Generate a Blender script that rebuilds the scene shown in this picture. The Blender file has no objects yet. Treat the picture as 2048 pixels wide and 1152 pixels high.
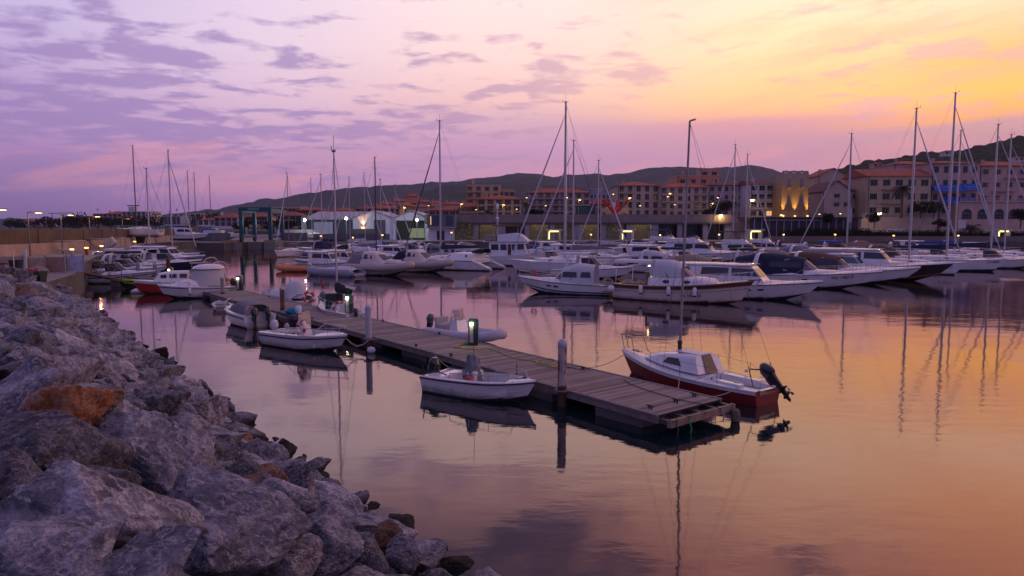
import bpy, bmesh, math, random
from math import sin, cos, pi, sqrt, atan2, radians, tan
from mathutils import Vector, Matrix, noise
random.seed(7)
S = bpy.context.scene
COL = S.collection
# ------------------------------------------------------------------ camera
EYE = 5.0
PITCH = radians(5.07)
FPX = 1365.0
cd = bpy.data.cameras.new("camera"); cam = bpy.data.objects.new("camera", cd); COL.objects.link(cam)
cd.lens = 24.0; cd.sensor_width = 36.0; cd.clip_start = 0.1; cd.clip_end = 12000
cam.location = (0, 0, EYE); cam.rotation_euler = (pi/2 - PITCH, 0, 0)
S.camera = cam
S.view_settings.view_transform = 'Standard'; S.view_settings.look = 'None'
S.view_settings.exposure = 0.0; S.view_settings.gamma = 1.0
S.cycles.use_denoising = True
S.cycles.max_bounces = 6; S.cycles.transparent_max_bounces = 12
S.cycles.sample_clamp_indirect = 4.0

def s2l(c):
    return tuple(((x/255)/12.92 if x/255 <= .04045 else ((x/255+.055)/1.055)**2.4) for x in c)
# ------------------------------------------------------------------ sky
W = bpy.data.worlds.new("World"); S.world = W; W.use_nodes = True
def build_sky():
    nt = W.node_tree; N = nt.nodes; Lk = nt.links
    for n in list(N): N.remove(n)
    def new(t, **k):
        n = N.new(t)
        for a, b in k.items(): setattr(n, a, b)
        return n
    def math_(op, a, b=None, c=None, clamp=False):
        n = new('ShaderNodeMath', operation=op, use_clamp=clamp)
        for i, v in enumerate((a, b, c)):
            if v is None: continue
            if isinstance(v, (int, float)): n.inputs[i].default_value = v
            else: Lk.new(v, n.inputs[i])
        return n.outputs[0]
    def mixc(f, a, b):
        n = new('ShaderNodeMix', data_type='RGBA')
        for s, v in ((0, f), (6, a), (7, b)):
            if isinstance(v, (int, float)): n.inputs[s].default_value = v
            elif isinstance(v, tuple): n.inputs[s].default_value = (*s2l(v), 1)
            else: Lk.new(v, n.inputs[s])
        return n.outputs[2]
    def smooth(v, a, b):
        n = new('ShaderNodeMapRange', interpolation_type='SMOOTHSTEP')
        Lk.new(v, n.inputs[0]); n.inputs[1].default_value = a; n.inputs[2].default_value = b
        return n.outputs[0]
    def lin(v, a, b, c=0., d=1.):
        n = new('ShaderNodeMapRange')
        Lk.new(v, n.inputs[0])
        for i, q in enumerate((a, b, c, d)): n.inputs[i+1].default_value = q
        return n.outputs[0]
    tc = new('ShaderNodeTexCoord')
    sx = new('ShaderNodeSeparateXYZ'); Lk.new(tc.outputs['Generated'], sx.inputs[0])
    X, Y, Z = sx.outputs
    hor = math_('SQRT', math_('ADD', math_('MULTIPLY', X, X), math_('MULTIPLY', Y, Y)))
    el = math_('ARCTAN2', Z, hor)
    az = math_('ARCTAN2', X, Y)
    # gentle warp so that the layer edges wander
    comb = new('ShaderNodeCombineXYZ'); Lk.new(az, comb.inputs[0]); Lk.new(math_('MULTIPLY', el, 3.0), comb.inputs[1])
    nz = new('ShaderNodeTexNoise'); nz.inputs['Scale'].default_value = 2.2; nz.inputs['Detail'].default_value = 5
    Lk.new(comb.outputs[0], nz.inputs['Vector'])
    warp = math_('MULTIPLY', math_('SUBTRACT', nz.outputs[0], .5), .035)
    elw = math_('ADD', el, math_('MULTIPLY', warp, smooth(el, .02, .14)))
    def col(px, stops, high):
        dx = px-1024; k = sqrt(FPX*FPX + dx*dx)
        pts = [(math.atan((455-y)/k), c) for y, c in stops] + high
        pts.sort(key=lambda p: p[0])
        r = new('ShaderNodeValToRGB'); cr = r.color_ramp
        hi = .9
        pts = [(max(0, min(1, e/hi)), c) for e, c in pts]
        cr.elements[0].position = pts[0][0]; cr.elements[0].color = (*s2l(pts[0][1]), 1)
        cr.elements[1].position = pts[-1][0]; cr.elements[1].color = (*s2l(pts[-1][1]), 1)
        for p, c in pts[1:-1]:
            e = cr.elements.new(p); e.color = (*s2l(c), 1)
        Lk.new(math_('DIVIDE', elw, hi), r.inputs[0])
        return r.outputs[0]
    c0 = col(0, [(450, (112, 92, 140)), (400, (128, 104, 156)), (330, (152, 120, 170)), (280, (170, 134, 182)), (200, (172, 146, 192)), (120, (186, 166, 206)), (40, (190, 174, 212)), (0, (192, 176, 214))], [(.38, (160, 140, 176)), (.47, (120, 104, 136)), (.6, (120, 112, 160)), (.85, (140, 134, 184))])
    c1 = col(512, [(450, (150, 106, 152)), (400, (168, 124, 170)), (330, (190, 144, 182)), (270, (202, 162, 192)), (200, (216, 184, 208)), (100, (222, 200, 220)), (0, (222, 202, 224))], [(.37, (176, 150, 176)), (.46, (120, 98, 126)), (.55, (120, 100, 136)), (.85, (142, 134, 182))])
    c2 = col(1024, [(450, (186, 136, 168)), (350, (190, 146, 182)), (300, (200, 152, 186)), (255, (212, 168, 186)), (205, (240, 194, 188)), (120, (250, 214, 206)), (0, (251, 224, 220))], [(.38, (214, 170, 176)), (.46, (150, 116, 134)), (.55, (120, 100, 130)), (.85, (150, 136, 178))])
    c3 = col(1536, [(450, (206, 142, 168)), (350, (202, 148, 174)), (290, (206, 150, 168)), (246, (214, 152, 156)), (226, (246, 180, 132)), (190, (255, 198, 134)), (120, (255, 212, 162)), (0, (255, 218, 188))], [(.36, (253, 200, 170)), (.46, (218, 150, 142)), (.56, (140, 104, 130)), (.85, (154, 134, 172))])
    c4 = col(2048, [(450, (196, 132, 158)), (300, (202, 148, 162)), (244, (208, 156, 154)), (232, (246, 170, 100)), (180, (255, 184, 90)), (120, (253, 178, 104)), (60, (252, 190, 140)), (0, (253, 204, 168))], [(.33, (255, 184, 136)), (.45, (226, 146, 124)), (.56, (150, 108, 130)), (.85, (154, 134, 172))])
    cb = col(1024, [(450, (62, 67, 122)), (300, (88, 90, 150)), (0, (110, 111, 172))], [(.85, (128, 122, 170))])
    m = mixc(smooth(az, -.66, -.32), c0, c1)
    m = mixc(smooth(az, -.42, .02), m, c2)
    m = mixc(smooth(az, -.02, .38), m, c3)
    m = mixc(smooth(az, .34, .66), m, c4)
    # away from the sunset the sky is a plain dusk blue
    absaz = math_('ABSOLUTE', math_('SUBTRACT', az, .12))
    m = mixc(smooth(absaz, 1.05, 1.9), m, cb)
    # ------- small high clouds laid out on a flat layer above the harbour
    zz = math_('ADD', Z, .07)
    cx = math_('DIVIDE', X, zz); cy = math_('DIVIDE', Y, zz)
    cv = new('ShaderNodeCombineXYZ'); Lk.new(math_('MULTIPLY', cx, .85), cv.inputs[0]); Lk.new(cy, cv.inputs[1])
    n1 = new('ShaderNodeTexNoise'); n1.inputs['Scale'].default_value = 4.2; n1.inputs['Detail'].default_value = 8
    n1.inputs['Roughness'].default_value = .58; n1.inputs['Distortion'].default_value = .25
    Lk.new(cv.outputs[0], n1.inputs['Vector'])
    n2 = new('ShaderNodeTexNoise'); n2.inputs['Scale'].default_value = .8; n2.inputs['Detail'].default_value = 3
    Lk.new(cv.outputs[0], n2.inputs['Vector'])
    dens = math_('ADD', math_('MULTIPLY', n1.outputs[0], .62), math_('MULTIPLY', n2.outputs[0], .42))
    left = smooth(az, .45, -.5)
    thr = math_('SUBTRACT', .552, math_('MULTIPLY', left, .03))
    tt = math_('ABSOLUTE', math_('SUBTRACT', el, math_('ADD', .195, math_('MULTIPLY', az, .23))))
    bank = math_('MULTIPLY', smooth(tt, .05, .0), math_('MULTIPLY', smooth(az, -.55, -.35), smooth(az, .27, .12)))
    bank2 = math_('MULTIPLY', smooth(math_('ABSOLUTE', math_('SUBTRACT', el, .125)), .06, .01), smooth(az, -.3, -.5))
    high = smooth(el, .36, .44)
    thr = math_('SUBTRACT', thr, math_('ADD', math_('MULTIPLY', math_('ADD', bank, bank2), .055), math_('MULTIPLY', high, .035)))
    cl = math_('DIVIDE', math_('SUBTRACT', dens, thr), .075, clamp=True)
    cl = math_('MULTIPLY', cl, smooth(el, .015, .09))
    ccol = mixc(smooth(az, -.35, .3), (150, 124, 178), (206, 158, 172))
    ccol = mixc(high, ccol, (92, 78, 112))
    m = mixc(math_('MULTIPLY', cl, math_('ADD', math_('ADD', .5, math_('MULTIPLY', high, .22)), math_('MULTIPLY', left, .25))), m, ccol)
    # streaky veil to the right, lit from below
    sv = new('ShaderNodeCombineXYZ'); Lk.new(math_('MULTIPLY', az, 1.4), sv.inputs[0]); Lk.new(math_('ADD', math_('MULTIPLY', el, 9), math_('MULTIPLY', az, -1.6)), sv.inputs[1])
    n3 = new('ShaderNodeTexNoise'); n3.inputs['Scale'].default_value = 2.3; n3.inputs['Detail'].default_value = 6; n3.inputs['Roughness'].default_value = .55
    Lk.new(sv.outputs[0], n3.inputs['Vector'])
    st = math_('MULTIPLY', smooth(n3.outputs[0], .47, .66), math_('MULTIPLY', smooth(az, .0, .45), smooth(el, .09, .14)))
    m = mixc(math_('MULTIPLY', st, .42), m, (244, 170, 140))
    st2 = math_('MULTIPLY', smooth(n3.outputs[0], .5, .62), math_('MULTIPLY', smooth(el, .03, .06), smooth(el, .15, .10)))
    m = mixc(math_('MULTIPLY', st2, .35), m, (238, 158, 160))
    bg = new('ShaderNodeBackground'); Lk.new(m, bg.inputs[0]); Lk.new(math_('ADD', 1.24, math_('MULTIPLY', .32, math_('MULTIPLY', smooth(az, .0, .6), smooth(el, .10, .16)))), bg.inputs[1])
    out = new('ShaderNodeOutputWorld'); Lk.new(bg.outputs[0], out.inputs[0])
build_sky()
# a faint wide afterglow from the sunset side
sd = bpy.data.lights.new("sun", 'SUN'); sd.energy = .15; sd.angle = radians(14); sd.color = (1, .62, .38)
sun = bpy.data.objects.new("sun", sd); COL.objects.link(sun)
sun.rotation_euler = (Vector((-.95, -.18, -.2))).to_track_quat('-Z', 'Y').to_euler()

# ------------------------------------------------------------------ projection helpers (photo pixels -> places on the ground)
def ray(px, py):
    a = (px-1024)/FPX; b = (576-py)/FPX
    return Vector((a, cos(PITCH)+b*sin(PITCH), -sin(PITCH)+b*cos(PITCH)))
def at(px, py, z=0.):
    r = ray(px, py); t = (z-EYE)/r.z
    return Vector((r.x*t, r.y*t, z))
def atY(px, py, Y):
    r = ray(px, py); t = Y/r.y
    return Vector((r.x*t, Y, EYE+r.z*t))
def zY(py, Y): return atY(1024, py, Y).z
def xY(px, Y, py=455): return atY(px, py, Y).x

# ------------------------------------------------------------------ mesh builder
class MB:
    def __init__(s): s.v = []; s.f = []; s.m = []
    def add(s, vs, fs, mi=0, T=None):
        o = len(s.v)
        for p in vs:
            p = Vector(p); s.v.append(T @ p if T is not None else p)
        for f in fs: s.f.append(tuple(i+o for i in f)); s.m.append(mi)
        return s
    def box(s, c, d, mi=0, T=None, bev=0.):
        x, y, z = c; a, b, h = d[0]/2, d[1]/2, d[2]/2
        if bev <= 0:
            vs = [(x+i*a, y+j*b, z+k*h) for k in (-1, 1) for j in (-1, 1) for i in (-1, 1)]
            return s.add(vs, [(0, 2, 3, 1), (4, 5, 7, 6), (0, 1, 5, 4), (2, 6, 7, 3), (0, 4, 6, 2), (1, 3, 7, 5)], mi, T)
        rings = []
        for zz, q in ((-h, bev), (-h+bev, 0), (h-bev, 0), (h, bev)):
            A, B, e = a-q, b-q, bev*.7
            rings.append([Vector((x+p[0], y+p[1], z+zz)) for p in ((-A, -B+e), (-A+e, -B), (A-e, -B), (A, -B+e), (A, B-e), (A-e, B), (-A+e, B), (-A, B-e))])
        return s.loft(rings, mi, T=T)
    def loft(s, rings, mi=0, closed=True, caps=True, T=None, mis=None):
        n = len(rings[0]); vs = [p for r in rings for p in r]; o = len(s.v); s.add(vs, [], mi, T)
        for i in range(len(rings)-1):
            for j in range(n if closed else n-1):
                k = (j+1) % n
                s.f.append((o+i*n+j, o+i*n+k, o+(i+1)*n+k, o+(i+1)*n+j)); s.m.append(mis[j] if mis else mi)
        if caps:
            s.f.append(tuple(o+j for j in reversed(range(n)))); s.m.append(mi)
            s.f.append(tuple(o+(len(rings)-1)*n+j for j in range(n))); s.m.append(mi)
        return s
    def tube(s, pts, r, n=5, mi=0, caps=True, T=None):
        pts = [Vector(p) for p in pts]; rings = []
        rs = r if isinstance(r, (list, tuple)) else [r]*len(pts)
        up = None
        for i, p in enumerate(pts):
            d = (pts[min(i+1, len(pts)-1)]-pts[max(i-1, 0)])
            if d.length < 1e-9: d = Vector((0, 0, 1))
            d.normalize()
            if up is None: up = Vector((0, 0, 1)) if abs(d.z) < .9 else Vector((1, 0, 0))
            a = d.cross(up)
            if a.length < 1e-4: a = d.orthogonal()
            a.normalize(); b = a.cross(d).normalized(); up = b
            rings.append([p + (a*cos(2*pi*k/n) + b*sin(2*pi*k/n))*rs[i] for k in range(n)])
        return s.loft(rings, mi, caps=caps, T=T)
    def lathe(s, prof, n=12, mi=0, c=(0, 0, 0), axis='z', caps=True, T=None):
        rings = []
        for r, h in prof:
            ring = []
            for k in range(n):
                a = 2*pi*k/n
                p = (r*cos(a), r*sin(a), h)
                if axis == 'x': p = (h, r*cos(a), r*sin(a))
                if axis == 'y': p = (r*cos(a), h, -r*sin(a))
                ring.append(Vector(p)+Vector(c))
            rings.append(ring)
        return s.loft(rings, mi, caps=caps, T=T)
    def prism(s, poly, off, mi=0, T=None):
        """poly: 3-D outline, off: extrusion vector"""
        off = Vector(off); return s.loft([[Vector(p) for p in poly], [Vector(p)+off for p in poly]], mi, T=T)
    def torus(s, c, R, r, n=18, k=7, mi=0, mi2=None, T=None, axis='x'):
        rings = []
        for i in range(n):
            a = 2*pi*i/n
            for_ = []
            for j in range(k):
                b = 2*pi*j/k
                q = (R + r*cos(b))
                if axis == 'x': p = (r*sin(b), q*cos(a), q*sin(a))
                else: p = (q*cos(a), q*sin(a), r*sin(b))
                for_.append(Vector(p)+Vector(c))
            rings.append(for_)
        o = len(s.v); s.add([p for r_ in rings for p in r_], [], mi, T)
        for i in range(n):
            i2 = (i+1) % n
            for j in range(k):
                j2 = (j+1) % k
                s.f.append((o+i*k+j, o+i*k+j2, o+i2*k+j2, o+i2*k+j))
                s.m.append(mi2 if (mi2 is not None and (i*4//n*4) == (i*16//n)) else mi)
        return s
    def build(s, name, mats, parent=None, smooth=40, fix=True):
        me = bpy.data.meshes.new(name)
        me.from_pydata([tuple(v) for v in s.v], [], s.f)
        if not isinstance(mats, (list, tuple)): mats = [mats]
        for m in mats: me.materials.append(m)
        if len(mats) > 1: me.polygons.foreach_set('material_index', s.m)
        if fix:
            bm = bmesh.new(); bm.from_mesh(me); bmesh.ops.recalc_face_normals(bm, faces=bm.faces); bm.to_mesh(me); bm.free()
        if smooth:
            me.polygons.foreach_set('use_smooth', [True]*len(me.polygons))
            me.set_sharp_from_angle(angle=radians(smooth))
        me.update()
        o = bpy.data.objects.new(name, me); COL.objects.link(o)
        if parent is not None: o.parent = parent
        return o
def split_build(mb, name, mats, parent=None, smooth=0):
    """one object per loose piece of mb"""
    n = len(mb.v); par = list(range(n))
    def find(i):
        while par[i] != i: par[i] = par[par[i]]; i = par[i]
        return i
    for f in mb.f:
        a = find(f[0])
        for k in f[1:]: par[find(k)] = a
    groups = {}
    for f, m in zip(mb.f, mb.m): groups.setdefault(find(f[0]), []).append((f, m))
    out = []
    for fs in groups.values():
        q = MB(); idx = {}
        for f, m in fs:
            for k in f:
                if k not in idx: idx[k] = len(q.v); q.v.append(mb.v[k])
            q.f.append(tuple(idx[k] for k in f)); q.m.append(m)
        out.append(q.build(name, mats, parent, smooth))
    return out
def tag(o, label=None, cat=None, group=None, kind=None):
    if label: o['label'] = label
    if cat: o['category'] = cat
    if group: o['group'] = group
    if kind: o['kind'] = kind
    return o
def thing(name, label, cat, loc=(0, 0, 0), rz=0., group=None):
    o = bpy.data.objects.new(name, None); COL.objects.link(o); o.empty_display_size = .3
    o.location = loc; o.rotation_euler = (0, 0, rz)
    return tag(o, label, cat, group)
def copy_thing(root, loc, rz, label, group=None):
    r = root.copy(); COL.objects.link(r); r.location = loc; r.rotation_euler = (0, 0, rz); r['label'] = label
    if group: r['group'] = group
    for ch in root.children:
        c = ch.copy(); COL.objects.link(c); c.parent = r
        for g in ch.children:
            d = g.copy(); COL.objects.link(d); d.parent = c
    return r
# ------------------------------------------------------------------ materials
MATS = {}
def mat(name, col, rough=.5, metal=0., var=0., vscale=3., bump=0., bscale=20., coat=0., spec=.5, emit=None, es=0., alpha=1., trans=0.):
    if name in MATS: return MATS[name]
    m = bpy.data.materials.new(name); m.use_nodes = True; nt = m.node_tree
    b = nt.nodes['Principled BSDF']
    b.inputs['Base Color'].default_value = (*col, 1); b.inputs['Roughness'].default_value = rough
    b.inputs['Metallic'].default_value = metal; b.inputs['Specular IOR Level'].default_value = spec
    b.inputs['Coat Weight'].default_value = coat
    if trans: b.inputs['Transmission Weight'].default_value = trans
    if alpha < 1: b.inputs['Alpha'].default_value = alpha
    if emit: b.inputs['Emission Color'].default_value = (*emit, 1); b.inputs['Emission Strength'].default_value = es
    if var or bump:
        tc = nt.nodes.new('ShaderNodeTexCoord')
        if var:
            n = nt.nodes.new('ShaderNodeTexNoise'); n.inputs['Scale'].default_value = vscale; n.inputs['Detail'].default_value = 6; n.inputs['Roughness'].default_value = .65
            nt.links.new(tc.outputs['Object'], n.inputs['Vector'])
            mr = nt.nodes.new('ShaderNodeMapRange'); mr.inputs[1].default_value = .3; mr.inputs[2].default_value = .7
            mr.inputs[3].default_value = 1-var; mr.inputs[4].default_value = 1+var*.6
            nt.links.new(n.outputs[0], mr.inputs[0])
            mx = nt.nodes.new('ShaderNodeVectorMath'); mx.operation = 'SCALE'; mx.inputs[0].default_value = col
            nt.links.new(mr.outputs[0], mx.inputs['Scale']); nt.links.new(mx.outputs[0], b.inputs['Base Color'])
        if bump:
            n = nt.nodes.new('ShaderNodeTexNoise'); n.inputs['Scale'].default_value = bscale; n.inputs['Detail'].default_value = 5
            nt.links.new(tc.outputs['Object'], n.inputs['Vector'])
            bp = nt.nodes.new('ShaderNodeBump'); bp.inputs['Strength'].default_value = 1; bp.inputs['Distance'].default_value = bump
            nt.links.new(n.outputs[0], bp.inputs['Height']); nt.links.new(bp.outputs[0], b.inputs['Normal'])
    MATS[name] = m; return m
gel = mat('gelcoat_white', (.74, .74, .76), .25, var=.10, vscale=1.2, coat=.4)
gel2 = mat('gelcoat_old', (.62, .62, .64), .4, var=.18, vscale=1.5)
cream = mat('gelcoat_cream', (.66, .58, .50), .3, var=.08, vscale=1.2, coat=.4)
greyh = mat('gelcoat_grey', (.36, .37, .40), .3, var=.1, coat=.3)
navy = mat('navy_paint', (.012, .018, .045), .2, coat=.5)
blackp = mat('black_paint', (.012, .012, .014), .25, coat=.4)
redp = mat('oxblood_paint', (.20, .010, .012), .55, var=.15, vscale=3)
redb = mat('red_paint', (.42, .03, .025), .35, coat=.2)
mahog = mat('mahogany', (.09, .022, .012), .3, var=.3, vscale=6, coat=.5)
antif = mat('antifouling_dark', (.02, .025, .03), .7, var=.3)
antir = mat('antifouling_red', (.10, .015, .015), .7, var=.3)
teak = mat('teak', (.24, .14, .08), .7, var=.25, vscale=8)
steel = mat('stainless', (.6, .6, .62), .25, metal=.9)
alu = mat('mast_aluminium', (.46, .46, .5), .4, metal=.55, var=.1)
wmast = mat('mast_white', (.55, .54, .56), .4)
dmast = mat('mast_dark', (.03, .03, .035), .4)
wire = mat('rigging_wire', (.10, .10, .11), .4, metal=.5)
glassd = mat('dark_glass', (.012, .014, .02), .08, spec=.45)
glassm = mat('tinted_glass', (.04, .043, .055), .1, spec=.5)
winp = mat('clear_plastic', (.30, .22, .24), .12, spec=.6, alpha=.45)
cnavy = mat('canvas_navy', (.012, .016, .05), .85, bump=.01, bscale=6)
cblack = mat('canvas_black', (.015, .015, .02), .85, bump=.01, bscale=6)
cgrey = mat('canvas_grey', (.20, .20, .23), .85, var=.2, bump=.02, bscale=5)
cwhite = mat('canvas_white', (.55, .56, .60), .85, var=.12, bump=.02, bscale=4)
cbeige = mat('canvas_beige', (.30, .24, .19), .85, var=.15, bump=.02, bscale=4)
cbrown = mat('canvas_brown', (.12, .06, .045), .85, bump=.01, bscale=5)
cblue = mat('canvas_blue', (.015, .07, .30), .85, bump=.01, bscale=5)
corange = mat('canvas_orange', (.45, .17, .05), .85)
rubg = mat('tube_grey', (.30, .30, .33), .55, var=.1)
rubo = mat('tube_orange', (.62, .20, .07), .55, var=.1)
rubb = mat('tube_beige', (.42, .36, .33), .5, var=.1)
rubk = mat('rubber_black', (.015, .015, .017), .6)
rubd = mat('tube_charcoal', (.06, .06, .08), .5)
engk = mat('engine_black', (.018, .018, .022), .25, coat=.4)
engg = mat('engine_grey', (.10, .11, .13), .3, coat=.4)
engw = mat('engine_white', (.62, .62, .65), .3, coat=.4)
redr = mat('lifering_red', (.60, .05, .02), .5, var=.1)
whr = mat('lifering_white', (.7, .7, .72), .5)
ropeM = mat('rope', (.35, .31, .26), .9, bump=.004, bscale=60)
ropeD = mat('rope_dark', (.04, .04, .05), .9)
hoseY = mat('hose_yellow', (.42, .33, .03), .5)
hoseG = mat('hose_green', (.02, .28, .09), .45)
conc = mat('concrete', (.26, .235, .22), .9, var=.25, vscale=.8, bump=.01, bscale=6)
concd = mat('concrete_dark', (.10, .095, .09), .9, var=.35, vscale=1.5, bump=.01, bscale=6)
wood = mat('plain_wood', (.17, .12, .085), .85, var=.3, vscale=4)
rust = mat('rust', (.16, .055, .02), .9, var=.35, vscale=8)
lampw = mat('lamp_warm', (1, .8, .5), .5, emit=(1, .62, .25), es=4.5)
lampy = mat('lamp_yellow', (1, .9, .4), .5, emit=(1, .92, .38), es=14)
lampf = mat('lamp_flood', (1, 1, .9), .5, emit=(.95, 1, .78), es=22)
lampo = mat('lamp_orange', (1, .6, .2), .5, emit=(1, .5, .12), es=5.5)
shopl = mat('shop_light', (.4, .35, .1), .5, emit=(1, .78, .18), es=1.3)
def grime(m, c=(.13, .11, .07)):
    N, L, b = nodes(m); tc = N.new('ShaderNodeTexCoord'); sp = N.new('ShaderNodeSeparateXYZ'); L.new(tc.outputs['Object'], sp.inputs[0])
    n = N.new('ShaderNodeTexNoise'); n.inputs['Scale'].default_value = 2.3; n.inputs['Detail'].default_value = 7; n.inputs['Roughness'].default_value = .7; L.new(tc.outputs['Object'], n.inputs['Vector'])
    a = N.new('ShaderNodeMath'); a.operation = 'MULTIPLY_ADD'; L.new(n.outputs[0], a.inputs[0]); a.inputs[1].default_value = -.55; L.new(sp.outputs[2], a.inputs[2])
    r = N.new('ShaderNodeMapRange'); r.inputs[1].default_value = -.22; r.inputs[2].default_value = .02; r.inputs[3].default_value = .75; r.inputs[4].default_value = 0; L.new(a.outputs[0], r.inputs[0])
    x = N.new('ShaderNodeMix'); x.data_type = 'RGBA'; L.new(r.outputs[0], x.inputs[0]); x.inputs[7].default_value = (*c, 1)
    src = b.inputs['Base Color'].links[0].from_socket; L.new(src, x.inputs[6]); L.new(x.outputs[2], b.inputs['Base Color'])
def nodes(m): return m.node_tree.nodes, m.node_tree.links, m.node_tree.nodes['Principled BSDF']
for m_ in (gel, gel2, cream, greyh): grime(m_)
# ------------------------------------------------------------------ water
def water_mat():
    m = bpy.data.materials.new('harbour_water'); m.use_nodes = True; nt = m.node_tree; N = nt.nodes; L = nt.links
    for n in list(N): N.remove(n)
    out = N.new('ShaderNodeOutputMaterial')
    tc = N.new('ShaderNodeTexCoord')
    mp = N.new('ShaderNodeMapping'); mp.inputs['Scale'].default_value = (.7, 1.5, 1); L.new(tc.outputs['Object'], mp.inputs[0])
    n1 = N.new('ShaderNodeTexNoise'); n1.inputs['Scale'].default_value = 1.5; n1.inputs['Detail'].default_value = 4; n1.inputs['Roughness'].default_value = .5; L.new(mp.outputs[0], n1.inputs['Vector'])
    n2 = N.new('ShaderNodeTexNoise'); n2.inputs['Scale'].default_value = .22; n2.inputs['Detail'].default_value = 3; L.new(mp.outputs[0], n2.inputs['Vector'])
    n3 = N.new('ShaderNodeTexNoise'); n3.inputs['Scale'].default_value = .05; n3.inputs['Detail'].default_value = 2; L.new(tc.outputs['Object'], n3.inputs['Vector'])
    mr = N.new('ShaderNodeMapRange'); mr.inputs[1].default_value = .38; mr.inputs[2].default_value = .62; mr.inputs[3].default_value = .15; mr.inputs[4].default_value = 1.5; L.new(n3.outputs[0], mr.inputs[0])
    mu = N.new('ShaderNodeMath'); mu.operation = 'MULTIPLY'; L.new(n1.outputs[0], mu.inputs[0]); L.new(mr.outputs[0], mu.inputs[1])
    b1 = N.new('ShaderNodeBump'); b1.inputs['Strength'].default_value = 1; b1.inputs['Distance'].default_value = .0065; L.new(mu.outputs[0], b1.inputs['Height'])
    b2 = N.new('ShaderNodeBump'); b2.inputs['Strength'].default_value = 1; b2.inputs['Distance'].default_value = .012; L.new(n2.outputs[0], b2.inputs['Height']); L.new(b1.outputs[0], b2.inputs['Normal'])
    fr = N.new('ShaderNodeFresnel'); fr.inputs['IOR'].default_value = 1.33
    pw = N.new('ShaderNodeValToRGB'); L.new(fr.outputs[0], pw.inputs[0]); el_ = pw.color_ramp.elements
    for i_, (p_, v_) in enumerate(((0., .16), (.05, .28), (.09, .44), (.16, .64), (.25, .84), (.36, .94), (.5, .97), (1., 1.))):
        e_ = el_[0] if i_ == 0 else el_[1] if i_ == 7 else el_.new(p_)
        e_.position = p_; e_.color = (v_, v_, v_, 1)
    gl = N.new('ShaderNodeBsdfGlossy'); gl.inputs['Roughness'].default_value = .045; L.new(b2.outputs[0], gl.inputs['Normal'])
    gl.inputs['Color'].default_value = (1, .84, .80, 1)
    df = N.new('ShaderNodeBsdfDiffuse'); df.inputs['Color'].default_value = (.003, .016, .022, 1)
    mx = N.new('ShaderNodeMixShader'); L.new(pw.outputs[0], mx.inputs[0]); L.new(df.outputs[0], mx.inputs[1]); L.new(gl.outputs[0], mx.inputs[2])
    L.new(mx.outputs[0], out.inputs[0]); return m
wm = MB(); wm.add([(-3000, -60, 0), (3000, -60, 0), (3000, 5000, 0), (-3000, 5000, 0)], [(0, 1, 2, 3)])
tag(wm.build('water', water_mat(), smooth=0), kind='structure')
gm = MB(); gm.add([(-3000, -60, -2.5), (3000, -60, -2.5), (3000, 5000, -2.5), (-3000, 5000, -2.5)], [(0, 1, 2, 3)])
tag(gm.build('seabed_ground', antif, smooth=0), kind='structure')

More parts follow.
